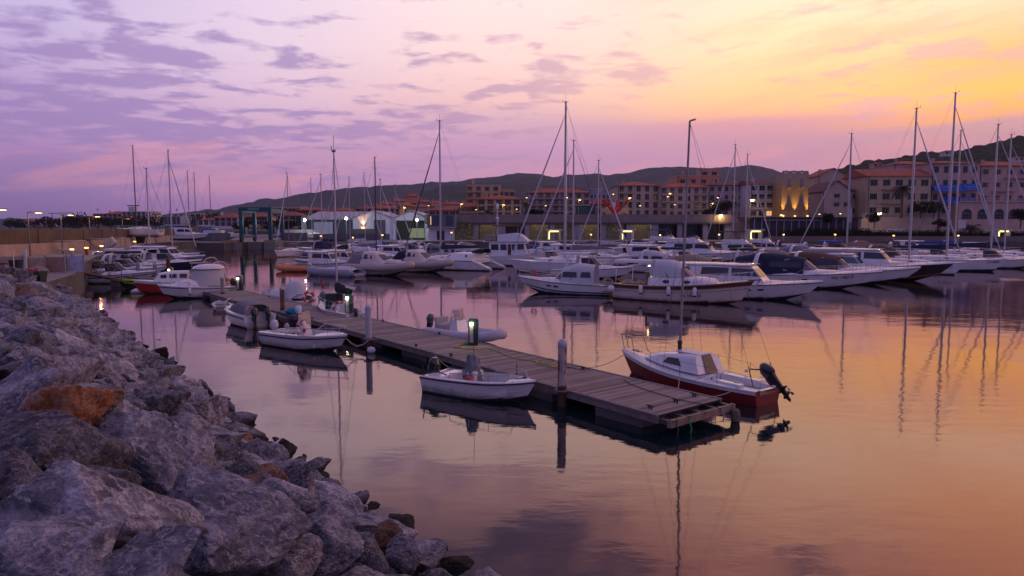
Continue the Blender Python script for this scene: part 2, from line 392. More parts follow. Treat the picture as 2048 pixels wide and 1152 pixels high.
# ------------------------------------------------------------------ wooden pontoon
def plank_mat():
    m = mat('weathered_planks', (.23, .17, .155), .75)
    N, L, b = nodes(m); tc = N.new('ShaderNodeTexCoord')
    uv = N.new('ShaderNodeUVMap')
    sp = N.new('ShaderNodeSeparateXYZ'); L.new(uv.outputs[0], sp.inputs[0])
    def mth(op, a, c=None, cl=False):
        n = N.new('ShaderNodeMath'); n.operation = op; n.use_clamp = cl
        for i, v in enumerate((a, c)):
            if v is None: continue
            if isinstance(v, (int, float)): n.inputs[i].default_value = v
            else: L.new(v, n.inputs[i])
        return n.outputs[0]
    pl = mth('DIVIDE', sp.outputs[0], .14)
    fl = mth('FLOOR', pl); fc = mth('FRACT', pl)
    wn = N.new('ShaderNodeTexWhiteNoise'); wn.noise_dimensions = '1D'; L.new(fl, wn.inputs['W'])
    cb = N.new('ShaderNodeCombineXYZ'); L.new(mth('MULTIPLY', sp.outputs[0], 22), cb.inputs[0]); L.new(mth('ADD', mth('MULTIPLY', sp.outputs[1], 1.3), mth('MULTIPLY', wn.outputs[0], 40)), cb.inputs[1])
    ns = N.new('ShaderNodeTexNoise'); ns.inputs['Scale'].default_value = 1; ns.inputs['Detail'].default_value = 6; L.new(cb.outputs[0], ns.inputs['Vector'])
    big = N.new('ShaderNodeTexNoise'); big.inputs['Scale'].default_value = .7; big.inputs['Detail'].default_value = 4; L.new(tc.outputs['Object'], big.inputs['Vector'])
    gap = mth('LESS_THAN', mth('ABSOLUTE', mth('SUBTRACT', fc, .5)), .46)
    val = mth('ADD', mth('ADD', mth('MULTIPLY', wn.outputs[0], .75), mth('MULTIPLY', ns.outputs[0], .6)), mth('MULTIPLY', big.outputs[0], .65))
    cr = N.new('ShaderNodeValToRGB'); L.new(mth('MULTIPLY', val, .5), cr.inputs[0])
    cr.color_ramp.elements[0].position = .25; cr.color_ramp.elements[0].color = (.10, .07, .068, 1)
    cr.color_ramp.elements[1].position = .75; cr.color_ramp.elements[1].color = (.36, .29, .275, 1)
    mx = N.new('ShaderNodeMix'); mx.data_type = 'RGBA'; L.new(gap, mx.inputs[0]); mx.inputs[6].default_value = (.015, .012, .012, 1); L.new(cr.outputs[0], mx.inputs[7])
    vo = N.new('ShaderNodeTexVoronoi'); vo.inputs['Scale'].default_value = 1.7; L.new(tc.outputs['Object'], vo.inputs['Vector'])
    dn = N.new('ShaderNodeTexNoise'); dn.inputs['Scale'].default_value = 30; L.new(tc.outputs['Object'], dn.inputs['Vector'])
    dr = mth('LESS_THAN', mth('ADD', vo.outputs['Distance'], mth('MULTIPLY', dn.outputs[0], .1)), .105)
    m3 = N.new('ShaderNodeMix'); m3.data_type = 'RGBA'; L.new(mth('MULTIPLY', dr, .6), m3.inputs[0]); L.new(mx.outputs[2], m3.inputs[6]); m3.inputs[7].default_value = (.5, .48, .46, 1)
    L.new(m3.outputs[2], b.inputs['Base Color'])
    bp = N.new('ShaderNodeBump'); bp.inputs['Distance'].default_value = .012; L.new(mth('ADD', gap, mth('MULTIPLY', ns.outputs[0], .3)), bp.inputs['Height']); L.new(bp.outputs[0], b.inputs['Normal'])
    return m
PZ = .47
# centre line of the pontoon and its two edges, near end first
pl_px = [(1348, 838), (1124, 782), (912, 718), (750, 672), (562, 624), (400, 584), (377, 572)]
pr_px = [(1476, 803), (1300, 763), (1110, 722), (912, 674), (650, 617), (480, 580), (400, 562)]
E0 = at(1348, 846, PZ); E1 = at(1476, 806, PZ)
pw = (E1-E0); PWID = pw.length; pn = pw.normalized()
# left edge polyline in the plane
Lp = [at(x, y, PZ) for x, y in pl_px]
pd = (Lp[-1]-Lp[0]).normalized()
pn = Vector((-pd.y, pd.x, 0)); pn = -pn if pn.x < 0 else pn
def PL(d, s, z=PZ):
    """point on the pontoon: d metres from the near end, s metres from the left edge"""
    d += .44; acc = 0.
    for i in range(len(Lp)-1):
        l = (Lp[i+1]-Lp[i]).length
        if d <= acc+l or i == len(Lp)-2:
            q = Lp[i].lerp(Lp[i+1], (d-acc)/l) + pn*s; q.z = z; return q
        acc += l
PLEN = 66.
PW = 2.5
pont = thing('wooden_pontoon', 'long weathered plank pontoon running out from the quay with boats on both sides', 'pontoon', PL(0, PW/2, 0))
def loc(p): return Vector(p) - pont.location
nseg = 6; seg = PLEN/nseg
for k in range(nseg):
    a, b_ = k*seg+(.03 if k else 0), (k+1)*seg-.03
    me = bpy.data.meshes.new('deck'); P = []
    for z in (PZ, PZ-.045):
        P += [PL(a, 0, z), PL(a, PW, z), PL(b_, PW, z), PL(b_, 0, z)]
    me.from_pydata([tuple(loc(p)) for p in P], [], [(0, 1, 2, 3), (7, 6, 5, 4), (0, 4, 5, 1), (1, 5, 6, 2), (2, 6, 7, 3), (3, 7, 4, 0)])
    uvl = me.uv_layers.new(name='UVMap'); cu = [(a, 0), (a, PW), (b_, PW), (b_, 0)]
    for li in range(24): uvl.data[li].uv = cu[me.loops[li].vertex_index % 4]
    me.materials.append(plank_mat()); o = bpy.data.objects.new('deck', me); COL.objects.link(o); o.parent = pont
    mb = MB()
    for s0 in (-.045, PW-.005):
        ps = [PL(a, s0, PZ-.05), PL(a, s0+.05, PZ-.05), PL(b_, s0+.05, PZ-.05), PL(b_, s0, PZ-.05)]
        ps = [loc(p) for p in ps]; mb.prism(ps, (0, 0, -.16))
        ps = [PL(a, s0-.03, PZ+.012), PL(a, s0+.08, PZ+.012), PL(b_, s0+.08, PZ+.012), PL(b_, s0-.03, PZ+.012)]
        mb.prism([loc(p) for p in ps], (0, 0, -.05), 1)
    for q in (a+.03, b_-.09) if k else (b_-.09,):
        mb.prism([loc(PL(q, 0, PZ-.05)), loc(PL(q, PW, PZ-.05)), loc(PL(q+.06, PW, PZ-.05)), loc(PL(q+.06, 0, PZ-.05))], (0, 0, -.14))
    mb.build('side_beam', [mat('beam_grey', (.20, .165, .15), .85, var=.35, vscale=3), mat('edge_grey', (.16, .15, .16), .7, var=.25, vscale=2)], pont, smooth=0)
    # floats with dark gaps between them
    nf = 3
    for j in range(nf):
        f0 = a + (.6 if k == 0 and j == 0 else .2) + j*seg/nf; f1 = a+(j+1)*seg/nf-1.5
        fm = MB(); ring = lambda z, i: [loc(PL(f0+i, .12+i, z)), loc(PL(f0+i, PW-.12-i, z)), loc(PL(f1-i, PW-.12-i, z)), loc(PL(f1-i, .12+i, z))]
        fm.loft([ring(-.5, .03), ring(PZ-.25, 0), ring(PZ-.22, .02)]); fm.build('float', mat('float_concrete', (.11, .10, .11), .8, var=.4, vscale=2.2), pont, smooth=0)
# open end frame: end beam on brackets with a dark slot before it
mb = MB()
for s0, s1 in ((-.05, PW+.05),):
    ps = [loc(PL(-.40, s0, PZ-.06)), loc(PL(-.40, s1, PZ-.06)), loc(PL(-.28, s1, PZ-.06)), loc(PL(-.28, s0, PZ-.06))]; mb.prism(ps, (0, 0, -.17))
mb.build('end_beam', mat('end_timber', (.26, .18, .13), .8, var=.4, vscale=5), pont, smooth=0)
for s0 in (0.0, .62, 1.24, 1.86, PW-.08):
    mb = MB(); mb.prism([loc(PL(-.29, s0, PZ-.075)), loc(PL(-.29, s0+.08, PZ-.075)), loc(PL(.25, s0+.08, PZ-.075)), loc(PL(.25, s0, PZ-.075))], (0, 0, -.12))
    mb.build('bracket', mat('bracket_steel', (.12, .12, .12), .5, metal=.6, var=.3), pont, smooth=0)
    mb = MB(); mb.prism([loc(PL(-.43, s0, PZ-.045)), loc(PL(-.43, s0+.1, PZ-.045)), loc(PL(-.30, s0+.1, PZ-.045)), loc(PL(-.30, s0, PZ-.045))], (0, 0, -.03)); mb.build('cap_plate', mat('bracket_steel', (.12, .12, .12)), pont, smooth=0)

# planks edge along near end
# ---- piles
def pile(px, ytop, ywl, r, style, label):
    p = at(px, ywl, 0); Y = p.y; h = zY(ytop, Y)
    t = thing('mooring_pile', label, 'pile', p, group='steel piles holding the pontoon')
    cols = {'rusty': (.42, .38, .37), 'white': (.42, .43, .47), 'grey': (.27, .26, .28), 'brown': (.22, .13, .07)}[style]
    m = mat('pile_'+style, cols, .6); N, L, b = nodes(m)
    if not [n for n in N if n.type == 'VALTORGB']:
        tc = N.new('ShaderNodeTexCoord'); mp = N.new('ShaderNodeMapping'); mp.inputs['Scale'].default_value = (3.2, 3.2, .9); L.new(tc.outputs['Object'], mp.inputs[0])
        n = N.new('ShaderNodeTexNoise'); n.inputs['Scale'].default_value = 1.9; n.inputs['Detail'].default_value = 7; n.inputs['Roughness'].default_value = .7; L.new(mp.outputs[0], n.inputs['Vector'])
        sp = N.new('ShaderNodeSeparateXYZ'); L.new(tc.outputs['Object'], sp.inputs[0])
        wet = N.new('ShaderNodeMapRange'); wet.inputs[1].default_value = .62; wet.inputs[2].default_value = .35; wet.inputs[3].default_value = 0; wet.inputs[4].default_value = .6; L.new(sp.outputs[2], wet.inputs[0])
        ad = N.new('ShaderNodeMath'); L.new(n.outputs[0], ad.inputs[0]); L.new(wet.outputs[0], ad.inputs[1])
        cr = N.new('ShaderNodeValToRGB'); L.new(ad.outputs[0], cr.inputs[0])
        th = {'rusty': .51, 'white': .74, 'grey': .56, 'brown': .44}[style]
        cr.color_ramp.elements[0].position = th-.03; cr.color_ramp.elements[0].color = (*cols, 1)
        cr.color_ramp.elements[1].position = th+.10; cr.color_ramp.elements[1].color = (.07, .03, .02, 1)
        e = cr.color_ramp.elements.new(th+.02); e.color = (.24, .085, .03, 1)
        L.new(cr.outputs[0], b.inputs['Base Color'])
        bp = N.new('ShaderNodeBump'); bp.inputs['Distance'].default_value = .01; L.new(n.outputs[0], bp.inputs['Height']); L.new(bp.outputs[0], b.inputs['Normal'])
    MB().lathe([(r, -2.4), (r, 0), (r, h*.5), (r, h-.06)], 20).build('tube', m, t)
    MB().lathe([(r*1.08, h-.1), (r*1.12, h-.07), (r*1.08, h), (r*.6, h+.07), (.01, h+.09)], 20).build('cap', mat('pile_cap', (.40, .42, .48), .5, var=.1), t)
    c = MB(); c.torus((0, 0, PZ-.02), r*1.5, .035, 20, 6, axis='z'); c.box((r*2.1, -.0, PZ-.03), (r*2.4, .06, .08)); c.build('guide_ring', mat('guide_grey', (.17, .15, .14), .7, var=.3), t)
    return t
pile(1124, 684, 812, .125, 'rusty', 'nearest pontoon pile, pale paint streaked with rust')
pile(738, 614, 700, .125, 'white', 'clean pale grey painted pile beside the moored open boat with a life ring')
pile(566, 576, 637, .125, 'brown', 'yellowish brown rusty pile rising through the middle of the pontoon edge')
pile(446, 555, 601, .12, 'grey', 'short grey rust-footed pile left of the first pedestal light')

# ---- service pedestals with a lit lamp
def pedestal(px, py, H, w, label, lifering=False, D=None, energy=5, ang=0.):
    p = at(px, py, PZ) if D is None else PL(*D)
    t = thing('service_pedestal', label, 'pedestal', (p.x, p.y, PZ), ang, group='service pedestals along the pontoon')
    prof = [(-w, 0), (w, 0), (w, H-.1), (w*.8, H-.03), (w*.4, H), (-w*.4, H), (-w*.8, H-.03), (-w, H-.1)]
    mb = MB(); mb.prism([(x, -.16, z) for x, z in prof], (0, .32, 0)); mb.build('cabinet', mat('pedestal_navy', (.012, .03, .045), .3, coat=.4), t)
    MB().box((-w*.35, -.168, H*.42), (w*.75, .012, H*.62)).build('panel', mat('pedestal_panel', (.33, .32, .33), .5), t, smooth=0)
    MB().box((-w*.35, -.172, H*.8), (w*.7, .02, .11), bev=.004).build('lamp', lampy, t, smooth=0)
    for q in (.78, .62): MB().box((w+.004, 0, H*q), (.012, .12, .1)).build('socket', mat('socket_white', (.4, .42, .45), .5), t, smooth=0)
    lt = bpy.data.lights.new('pedestal_light', 'POINT'); lt.energy = energy; lt.color = (1, .93, .5); lt.shadow_soft_size = .06
    lo = bpy.data.objects.new('pedestal_light', lt); COL.objects.link(lo); lo.parent = t; lo.location = (-w*.35, -.28, H*.8)
    return t, p
pedestal(947, 690, 1.06, .19, 'nearest navy service pedestal with a bright lamp and a yellow hose at its foot')
pedestal(699, 629, 1.1, .2, 'navy service pedestal with a bright lamp and an orange life ring leaning beside it')
pedestal(480, 581, 1.1, .2, 'navy service pedestal with a bright lamp above a small green hose', energy=4)
pedestal(342, 560, 1.1, .2, 'most distant navy service pedestal, its lamp shining above the white cabin boat', energy=4)
def dark_cabinet():
    p = at(672, 624, PZ)
    t = thing('utility_cabinet', 'long low dark green cabinet standing behind the lit pedestal with the life ring', 'cabinet', (p.x-.1, p.y+.15, PZ))
    MB().box((0, 0, .5), (.9, .4, 1.0), bev=.05).build('body', mat('cabinet_green', (.012, .03, .026), .4), t)
    MB().box((-.12, -.205, .55), (.5, .012, .7)).build('door', mat('cabinet_door', (.03, .06, .055), .3), t, smooth=0)
dark_cabinet()
def life_ring(p, R, tilt, rz, label, white=False, r=.055):
    m = [whr if white else redr, redr if white else whr]
    mb = MB(); mb.torus((0, 0, 0), R, r, 24, 8, mi=0, mi2=1)
    o = mb.build('life_ring', m); o.location = p; o.rotation_euler = (0, tilt, rz); tag(o, label, 'life ring'); return o
q = at(676, 625, PZ); life_ring((q.x+.12, q.y-.35, PZ+.33), .28, radians(15), radians(80), 'orange red life ring leaning on the cabinet beside the lit pedestal', r=.07)
# hoses, ropes, coils lying on the deck
def deck_line(pts, r, m, label, cat, name):
    P = [Vector(p) for p in pts]; out = []
    for i in range(len(P)-1):
        p0, p1, p2, p3 = P[max(i-1, 0)], P[i], P[i+1], P[min(i+2, len(P)-1)]
        for k in range(6):
            t = k/6; out.append(.5*((2*p1)+(p2-p0)*t+(2*p0-5*p1+4*p2-p3)*t*t+(3*p1-p0-3*p2+p3)*t**3))
    out.append(P[-1]); o = MB().tube(out, r, 6).build(name, m); tag(o, label, cat); return o
hz = PZ+.022
hp = [(925, 690), (905, 694), (930, 697), (958, 690), (940, 686), (912, 692), (944, 699), (975, 696), (1000, 704), (1030, 716), (1068, 722), (1100, 729), (1112, 722), (1098, 717), (1078, 720), (1075, 727), (1100, 733), (1124, 736)]
deck_line([at(x, y, hz) for x, y in hp], .016, hoseY, 'yellow water hose trailing along the pontoon from the nearest pedestal', 'hose', 'water_hose')
cg = MB()
for r_, zc in ((.24, .02), (.2, .022), (.16, .02), (.22, .05)): cg.torus((0, 0, zc), r_, .014, 20, 5, axis='z')
o = cg.build('green_hose', hoseG); o.location = at(664, 626, PZ); tag(o, 'coiled green hose on the planks left of the pedestal with the life ring', 'hose')
o2 = bpy.data.objects.new('green_hose', o.data); COL.objects.link(o2); o2.location = at(462, 580, PZ); tag(o2, 'small coiled green hose on the planks by the distant pedestal', 'hose')
o3 = bpy.data.objects.new('green_hose', o.data); COL.objects.link(o3); o3.location = at(937, 689, PZ) ; o3.scale = (.8, .8, 1); tag(o3, 'green hose coil at the foot of the nearest pedestal', 'hose')
deck_line([at(x, y, hz) for x, y in [(1248, 760), (1262, 768), (1300, 782), (1360, 799), (1405, 808), (1425, 812)]], .011, ropeD, 'thin dark mooring line lying across the near end of the pontoon', 'rope', 'mooring_rope')
deck_line([at(x, y, hz) for x, y in [(1116, 731), (1140, 735), (1160, 738), (1180, 737)]], .012, ropeD, 'short dark rope lying beside the nearest rusty pile', 'rope', 'mooring_rope')
def cleat(d, s, label):
    mb = MB(); mb.tube([(-.14, 0, .07), (-.06, 0, .085), (.06, 0, .085), (.14, 0, .07)], [.012, .02, .02, .012], 6); mb.box((-.04, 0, .04), (.03, .03, .09)); mb.box((.04, 0, .04), (.03, .03, .09))
    o = mb.build('cleat', mat('cleat_iron', (.05, .05, .055), .4, metal=.7)); o.location = PL(d, s, PZ+.008); o.rotation_euler = (0, 0, atan2(pd.y, pd.x)); tag(o, label, 'cleat', 'iron cleats along the pontoon edges')
for i, (d, s) in enumerate([(.5, .3), (.5, 1.3), (.6, 2.2), (5, PW-.12), (9.5, .12), (12, .12), (14, PW-.12), (19, PW-.12), (22, .12), (28, .12), (34, PW-.12), (39, .12)]):
    cleat(d, s, 'small iron mooring cleat bolted to the edge of the plank pontoon')
# weedy rope ends hanging off the open end
for i, (s0, dz, m, nm) in enumerate([(.12, .42, ropeD, 'dark'), (.62, .5, hoseG, 'green'), (1.95, .38, ropeM, 'pale'), (2.45, .45, ropeM, 'pale')]):
    p = PL(-.43, s0, PZ-.03); o = MB().tube([p, p+Vector((-.02, -.04, -.12)), p+Vector((.03, -.05, -dz*.6)), p+Vector((0, -.04, -dz))], [.014, .016, .02, .012], 6).build('rope_end', m)
    tag(o, ['black rope end hanging from the near left corner of the pontoon', 'green rope end hanging from the end beam of the pontoon', 'frayed pale rope hanging from the end beam near the red sailboat', 'pale rope end hanging at the outer right corner of the pontoon'][i], 'rope')
mb = MB(); bmr = random.Random(3)
for k in range(5): mb.add([], [])
fb = MB().lathe([(.02, -.2), (.11, -.16), (.13, -.02), (.11, .12), (.03, .17)], 10).build('old_fender', mat('weedy_fender', (.16, .13, .10), .95, var=.5, vscale=12, bump=.03, bscale=14))
fb.location = PL(-.52, PW-.12, .18); tag(fb, 'weed-covered old fender hanging at the outer corner of the pontoon', 'fender')
# ------------------------------------------------------------------ rubble breakwater
BD = Vector((-.61, .79, 0)).normalized(); BN = Vector((BD.y, -BD.x, 0))
def slope_z(s, u=20):
    if s < .3: return 3.25
    return 3.25 - (s-.3)*(.655+.055*max(0, min(1, (u-7)/9)))
def hit_slope(px, py):
    r = ray(px, py); r = r.normalized(); t = 1.5
    for _ in range(4000):
        p = Vector((0, 0, EYE))+r*t; s = p.dot(BN)
        if p.z <= slope_z(s, p.dot(BD)): return p
        t += .03
    return p
def rock_mat(name, cols, vein=.75, wet=True):
    m = mat(name, cols[1], .85); N, L, b = nodes(m)
    tc = N.new('ShaderNodeTexCoord'); oi = N.new('ShaderNodeObjectInfo'); ge = N.new('ShaderNodeNewGeometry')
    ad = N.new('ShaderNodeVectorMath'); ad.operation = 'ADD'; L.new(tc.outputs['Object'], ad.inputs[0])
    sc = N.new('ShaderNodeVectorMath'); sc.operation = 'SCALE'; sc.inputs[0].default_value = (31, 17, 53); L.new(oi.outputs['Random'], sc.inputs['Scale']); L.new(sc.outputs[0], ad.inputs[1])
    v = ad.outputs[0]
    def noise_(s, d, r=.6, dist=0., vec=None):
        n = N.new('ShaderNodeTexNoise'); n.inputs['Scale'].default_value = s; n.inputs['Detail'].default_value = d; n.inputs['Roughness'].default_value = r; n.inputs['Distortion'].default_value = dist
        L.new(vec or v, n.inputs['Vector']); return n.outputs[0]
    n1 = noise_(1.6, 8, .68); cr = N.new('ShaderNodeValToRGB'); L.new(n1, cr.inputs[0])
    e = cr.color_ramp.elements; e[0].position = .38; e[0].color = (*cols[0], 1); e[1].position = .64; e[1].color = (*cols[2], 1)
    x = e.new(.5); x.color = (*cols[1], 1)
    # pale veins and scratches along a bedding direction
    mp = N.new('ShaderNodeMapping'); mp.inputs['Rotation'].default_value = (.5, .4, .3); mp.inputs['Scale'].default_value = (1.5, 2.0, 1.6); L.new(v, mp.inputs[0])
    n2 = noise_(2.2, 7, .62, .25, mp.outputs[0])
    r2 = N.new('ShaderNodeValToRGB'); L.new(n2, r2.inputs[0]); e = r2.color_ramp.elements
    e[0].position = .50; e[0].color = (0, 0, 0, 1); e[1].position = .575; e[1].color = (0, 0, 0, 1); x = e.new(.53); x.color = (vein, vein, vein, 1)
    mx = N.new('ShaderNodeMix'); mx.data_type = 'RGBA'; L.new(r2.outputs[0], mx.inputs[0]); L.new(cr.outputs[0], mx.inputs[6]); mx.inputs[7].default_value = (.56, .54, .58, 1)
    # speckle
    n4 = noise_(14, 4, .7); mr = N.new('ShaderNodeMapRange'); mr.inputs[1].default_value = .35; mr.inputs[2].default_value = .7; mr.inputs[3].default_value = .62; mr.inputs[4].default_value = 1.35; L.new(n4, mr.inputs[0])
    mm = N.new('ShaderNodeVectorMath'); mm.operation = 'SCALE'; L.new(mx.outputs[2], mm.inputs[0]); L.new(mr.outputs[0], mm.inputs['Scale'])
    tn = N.new('ShaderNodeMapRange'); tn.inputs[3].default_value = .62; tn.inputs[4].default_value = 1.3; L.new(oi.outputs['Random'], tn.inputs[0]); m9 = N.new('ShaderNodeVectorMath'); m9.operation = 'SCALE'; L.new(mm.outputs[0], m9.inputs[0]); L.new(tn.outputs[0], m9.inputs['Scale']); mm = m9
    # weed and wet at the water line
    sp = N.new('ShaderNodeSeparateXYZ'); L.new(ge.outputs['Position'], sp.inputs[0])
    n5 = noise_(1.1, 3); a2 = N.new('ShaderNodeMath'); a2.operation = 'MULTIPLY_ADD'; L.new(n5, a2.inputs[0]); a2.inputs[1].default_value = -.5; L.new(sp.outputs[2], a2.inputs[2])
    wr = N.new('ShaderNodeMapRange'); wr.inputs[1].default_value = -.05; wr.inputs[2].default_value = .16; wr.inputs[3].default_value = 1; wr.inputs[4].default_value = 0; L.new(a2.outputs[0], wr.inputs[0])
    m2 = N.new('ShaderNodeMix'); m2.data_type = 'RGBA'; L.new(wr.outputs[0], m2.inputs[0]); L.new(mm.outputs[0], m2.inputs[6]); m2.inputs[7].default_value = (.018, .014, .014, 1)
    L.new(m2.outputs[2], b.inputs['Base Color'])
    b1 = N.new('ShaderNodeBump'); b1.inputs['Distance'].default_value = .09; L.new(n1, b1.inputs['Height'])
    b2 = N.new('ShaderNodeBump'); b2.inputs['Distance'].default_value = .035; L.new(n4, b2.inputs['Height']); L.new(b1.outputs[0], b2.inputs['Normal'])
    b3 = N.new('ShaderNodeBump'); b3.inputs['Distance'].default_value = .03; L.new(n2, b3.inputs['Height']); L.new(b2.outputs[0], b3.inputs['Normal'])
    L.new(b3.outputs[0], b.inputs['Normal'])
    return m
RM = [rock_mat('limestone_blue_grey', [(.09, .095, .135), (.22, .22, .28), (.46, .45, .52)]),
      rock_mat('limestone_violet_grey', [(.075, .072, .09), (.185, .175, .20), (.38, .37, .41)]),
      rock_mat('limestone_dark', [(.04, .04, .055), (.13, .125, .16), (.31, .30, .35)]),
      rock_mat('limestone_rust', [(.12, .06, .04), (.27, .13, .075), (.40, .25, .17)], .25),
      rock_mat('limestone_orange', [(.24, .075, .022), (.42, .16, .055), (.52, .30, .16)], .35)]
def rock_mesh(seed, sub=4, dims=(1, 1, 1), rough=.10, planes=11, round_=0.):
    rnd = random.Random(seed)
    bm = bmesh.new(); bmesh.ops.create_icosphere(bm, subdivisions=sub, radius=1)
    pls = []
    while len(pls) < planes:
        n = Vector((rnd.gauss(0, 1), rnd.gauss(0, 1), rnd.gauss(0, 1))).normalized()
        if all(n.dot(q[0]) < .80 for q in pls): pls.append((n, rnd.uniform(.5, .85)))
    bd = Vector((rnd.gauss(0, 1), rnd.gauss(0, 1), rnd.gauss(0, 1.5))).normalized(); off = Vector((seed*1.37 % 50, seed*2.11 % 50, seed*.73 % 50)); k = 24 if not round_ else 5
    for v in bm.verts:
        d = v.co.normalized(); acc = 0.
        for n, h in pls:
            c = d.dot(n)
            if c > .05: acc += (c/h)**k
        r = acc**(-1./k) if acc > 0 else 1.; r = min(r, 1.25)
        p = d*r
        nn = noise.fractal(p*1.7+off, .8, 2.1, 3)*rough*.5
        bed = p.dot(bd)*4.2+noise.noise(p*1.3+off)*1.2; fb_ = bed-math.floor(bed); nn += rough*.55*(min(1, fb_*5)-fb_)
        vd = noise.voronoi(p*1.9+off)[0]; ck = vd[1]-vd[0]; nn -= rough*.55*max(0, 1-ck/.07)
        nn += rough*.5*(vd[0]-.3)
        nn += noise.fractal(p*5+off, .7, 2.2, 4)*rough*.5
        rg = 1-abs(noise.noise(p*3.1+off*1.3)); nn -= max(0, rg-.86)*rough*2.2
        if sub >= 5: nn += (1-abs(noise.noise(p*13+off)))**2*rough*.22+noise.fractal(p*27+off, .8, 2.1, 2)*rough*.10
        p = p*(1+nn)
        v.co = Vector((p.x*dims[0], p.y*dims[1], p.z*dims[2]))
    me = bpy.data.meshes.new('boulder'); bm.to_mesh(me); bm.free()
    me.polygons.foreach_set('use_smooth', [True]*len(me.polygons)); me.set_sharp_from_angle(angle=radians(38))
    return me
placed = []; HB = []
def proj(p):
    d = p-Vector((0, 0, EYE)); dep = d.y*cos(PITCH)-d.z*sin(PITCH); up = d.y*sin(PITCH)+d.z*cos(PITCH)
    return 1024+FPX*d.x/dep, 576-FPX*up/dep, dep
def put_rock(me, p, rot, sc, mi, label, group=None):
    if not me.materials: me.materials.append(RM[0])
    o = bpy.data.objects.new('boulder', me); COL.objects.link(o); o.location = p; o.rotation_euler = rot; o.scale = sc
    o.material_slots[0].link = 'OBJECT'; o.material_slots[0].material = RM[mi]
    tag(o, label, 'boulder', group); return o
# big boulders one can point at: px, py, w px, h px, material, yaw, tilt, seed, label
heroes = [
 (98, 840, 215, 130, 4, -12, 18, 11, 'bright orange flat-topped boulder, the most colourful of the breakwater'),
 (85, 905, 215, 170, 1, 20, 10, 12, 'large dark violet grey boulder directly under the bright orange one'),
 (145, 1048, 330, 185, 1, -20, -14, 13, 'biggest boulder, a long dark slab with a sharp edge below the orange boulder'),
 (70, 1120, 240, 160, 0, 12, 12, 14, 'blue grey boulder cut by the bottom left corner of the photo'),
 (320, 940, 260, 150, 0, -28, -16, 15, 'large pointed blue grey boulder sloping down to the right of the orange one'),
 (430, 1065, 320, 170, 0, -8, -8, 16, 'wide pale grey boulder low in the middle of the foreground'),
 (200, 985, 150, 90, 1, 10, 0, 17, 'grey boulder wedged between the long dark slab and the pointed blue one'),
 (556, 1002, 165, 62, 0, -8, 0, 18, 'low oblong grey boulder near the water in front of the small orange one'),
 (806, 1108, 92, 78, 0, 0, 0, 19, 'round pale boulder at the water edge in the foreground'),
 (525, 946, 76, 56, 3, -15, -10, 20, 'small rust orange boulder between grey ones near the water'),
 (487, 879, 46, 32, 4, 0, 0, 21, 'small orange boulder at the very edge of the water'),
 (312, 806, 90, 84, 2, 5, 8, 22, 'dark blocky boulder standing proud halfway down the slope'),
 (600, 975, 100, 70, 2, -20, 0, 23, 'dark grey boulder at the water edge beside the oblong one'),
 (20, 965, 120, 80, 1, 0, 0, 24, 'grey boulder at the left edge of the photo above the long dark slab'),
 (905, 1130, 90, 44, 3, 0, 0, 25, 'reddish brown boulder nearest the water at the bottom of the photo'),
 (770, 1070, 80, 56, 3, 10, 0, 26, 'rusty red boulder behind the round pale one'),
 (250, 900, 150, 80, 0, -15, 5, 27, 'flat blue grey boulder just right of the orange one'),
 (640, 1100, 150, 90, 0, -10, 0, 28, 'pale grey boulder left of the round one near the bottom of the photo'),
 (480, 955, 95, 70, 0, 10, 0, 29, 'grey boulder touching the small rust orange one on its left'),
 (400, 905, 100, 60, 1, 0, 0, 30, 'violet grey boulder between the dark blocky one and the small rust one'),
 (560, 1120, 200, 100, 1, 0, 0, 31, 'dull violet boulder at the bottom edge right of the wide pale one'),
 (190, 880, 120, 80, 2, 0, 0, 32, 'dark boulder tucked against the right end of the orange one'),
]
for (px, py, w, h, mi, yaw, tilt, seed, lab) in heroes:
    p = hit_slope(px, min(py+h*.12, 1150)); dist = (p-Vector((0, 0, EYE))).length
    w_ = w/FPX*dist/2*1.02; h_ = h/FPX*dist/2*1.08
    me = rock_mesh(seed, 5, (1.0, .95, 1.0), .09, 10, round_=(seed in (19, 18)))
    sx = w_*.98; sy = max(w_*.78, h_*.9); sz = h_*.98
    c = p + Vector((0, sy*.25, sz*.05))
    put_rock(me, c, (radians(tilt*.6), radians(-tilt), radians(yaw)), (sx, sy, sz), mi, lab)
    placed.append((c.copy(), max(sx, sz)*.5)); HB.append((px, py, w/2, h/2, c.y))
lib = [rock_mesh(100+i, 4, (1, .85, .72), .10, 8+i % 5) for i in range(14)]
rr = random.Random(42)
cands = []
tries = 0; nrock = len(placed)
labels = [('weathered blue grey limestone boulder of the rubble breakwater', 'blue grey breakwater boulders'), ('violet grey limestone boulder of the rubble breakwater', 'violet grey breakwater boulders'), ('dark grey limestone boulder of the rubble breakwater', 'dark grey breakwater boulders'), ('rust stained brown boulder of the rubble breakwater', 'rust stained breakwater boulders')]
rest = MB()
sizes = []
